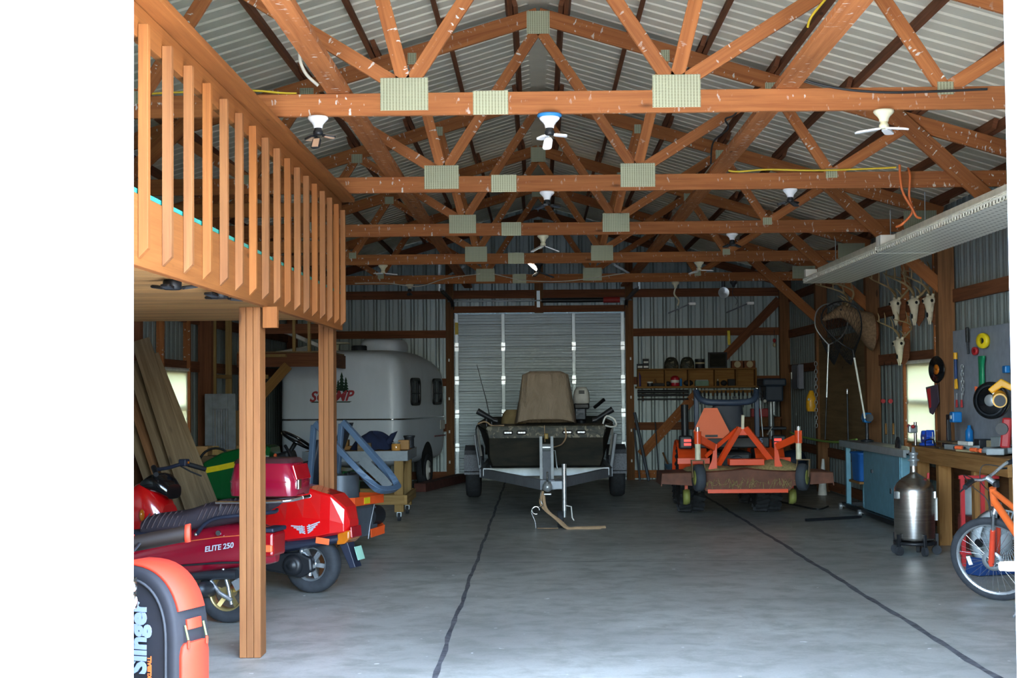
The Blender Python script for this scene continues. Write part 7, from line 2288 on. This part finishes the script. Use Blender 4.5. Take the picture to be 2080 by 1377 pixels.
# leaning pipes, bucket, broom by the roll-up door
for (a, b, r, lb_) in (((1318, 975, 27.2), (1289, 838, 27.5), .028, 'thick grey pipe leaning beside the roll-up door post'), ((1300, 975, 27.25), (1288, 870, 27.5), .018, 'thin grey pipe leaning closest to the roll-up door post')):
    p0 = ay(*a)
    p0.z = .01
    tag(MB().cyl(p0, ay(*b), r, 10).build('pipe', 'engine_grey'), lb_, 'pipe', 'leaning pipes')
t = thing('bucket', 'blue-grey bucket on the floor by the back wall with a stick in it', 'bucket', (2.38, 27.0, 0))
MB().lathe([(0, 0), (.12, 0), (.155, .30), (.16, .30), (.16, .315), (.145, .315), (.115, .02), (0, .02)], n=26).build('bucket_body', plain('bucket_blue', (92, 124, 150), .5), t)
MB().tube(smoothpath([(-.155, 0, .29), (-.12, -.12, .22), (0, -.17, .2), (.12, -.12, .22), (.155, 0, .29)], 4), .004, 6).build('bail', 'steel', t)
tag(MB().tube([(2.40, 27.0, .03), (2.20, 27.0, .52)], .016, 8).build('wooden_stick', 'dark_wood'), 'dark stick propped in the blue-grey bucket', 'stick')
tag(MB().tube([(2.16, 27.45, .01), (2.12, 27.62, 1.05)], .01, 8).build('thin_rod', 'dark_steel'), 'thin dark rod leaning on the back wall near the bucket', 'rod')
q = ay(1480, 686, 27.58)
tag(MB().bar(q + V((0, 0, .13)), q + V((0.01, 0, -.13)), .05, .03, up=(0, 1, 0)).build('hanging_level', 'stripe_yellow', bevel=.005), 'short yellow level hanging on the back wall above the framed case', 'level')
q = ay(1573, 695, 27.5)
t = thing('hanging_float', 'small red and white float hanging by the back corner post', 'float', q)
MB().ball((0, 0, .03), (.03, .03, .04)).build('float_top', 'tool_red', t)
MB().ball((0, 0, -.05), (.03, .03, .04)).build('float_bottom', 'cream_box', t)
MB().tube([(0, 0, .07), (0, .02, .22)], .004, 6).build('line', 'cable_black', t)
cord('floor_cable', [(3.95, 20.9, .012), (3.7, 20.4, .012), (3.5, 21.5, .012), (3.3, 22.4, .012)], .012, 'cable_black', 'black cable lying on the floor behind the saw stand')
tag(MB().bar((3.25, 18.62, .02), (4.0, 19.05, .02), .045, .03).build('floor_bar', 'black_plastic'), 'black bar lying on the floor before the saw stand', 'bar')
SKY, SUN, EXPO = 1.85, 4.6, 1.88
# ------------------------------------------------------------------ daylight
wd = bpy.data.worlds.new('sky')
sc.world = wd
wd.use_nodes = True
nt = wd.node_tree
bg = nt.nodes['Background']
sk = nt.nodes.new('ShaderNodeTexSky')
sk.sky_type = 'NISHITA'
sk.sun_disc = False
sk.sun_elevation = R(72)
sk.sun_rotation = R(185)
sk.altitude = 200
sk.air_density = 1.0
sk.dust_density = 2.0
sk.ozone_density = 1.0
nt.links.new(mixc(nt, 1.0, sk.outputs[0], (0.95, 1.0, 1.0, 1), 'MULTIPLY'), bg.inputs[0])
bg.inputs[1].default_value = SKY
sl = bpy.data.lights.new('sun', 'SUN')
sl.energy = SUN
sl.angle = R(0.55)
sl.color = (1.0, 0.95, 0.87)
so = bpy.data.objects.new('sun', sl)
COL.objects.link(so)
sd = V((0.06, 0.27, -0.96))
so.rotation_euler = sd.to_track_quat('-Z', 'Y').to_euler()
so.location = (-3, -10, 20)
pl = bpy.data.lights.new('doorway_portal', 'AREA')
pl.shape = 'RECTANGLE'
pl.size, pl.size_y = 3.9, 3.4
po = bpy.data.objects.new('doorway_portal', pl)
COL.objects.link(po)
po.location = (0, 5.72, 1.68)
po.rotation_euler = (R(90), 0, 0)
pl.cycles.is_portal = True
vs_ = sc.view_settings
sc.display_settings.display_device = 'sRGB'
vs_.view_transform = 'Standard'
vs_.look = 'None'
vs_.exposure = EXPO
vs_.gamma = 1.0
vs_.use_curve_mapping = False
cy = sc.cycles
cy.max_bounces = 16
cy.diffuse_bounces = 8
cy.glossy_bounces = 6
cy.transmission_bounces = 8
cy.sample_clamp_indirect = 12
cy.use_denoising = True
try:
    cy.denoiser = 'OPENIMAGEDENOISE'
except Exception:
    pass
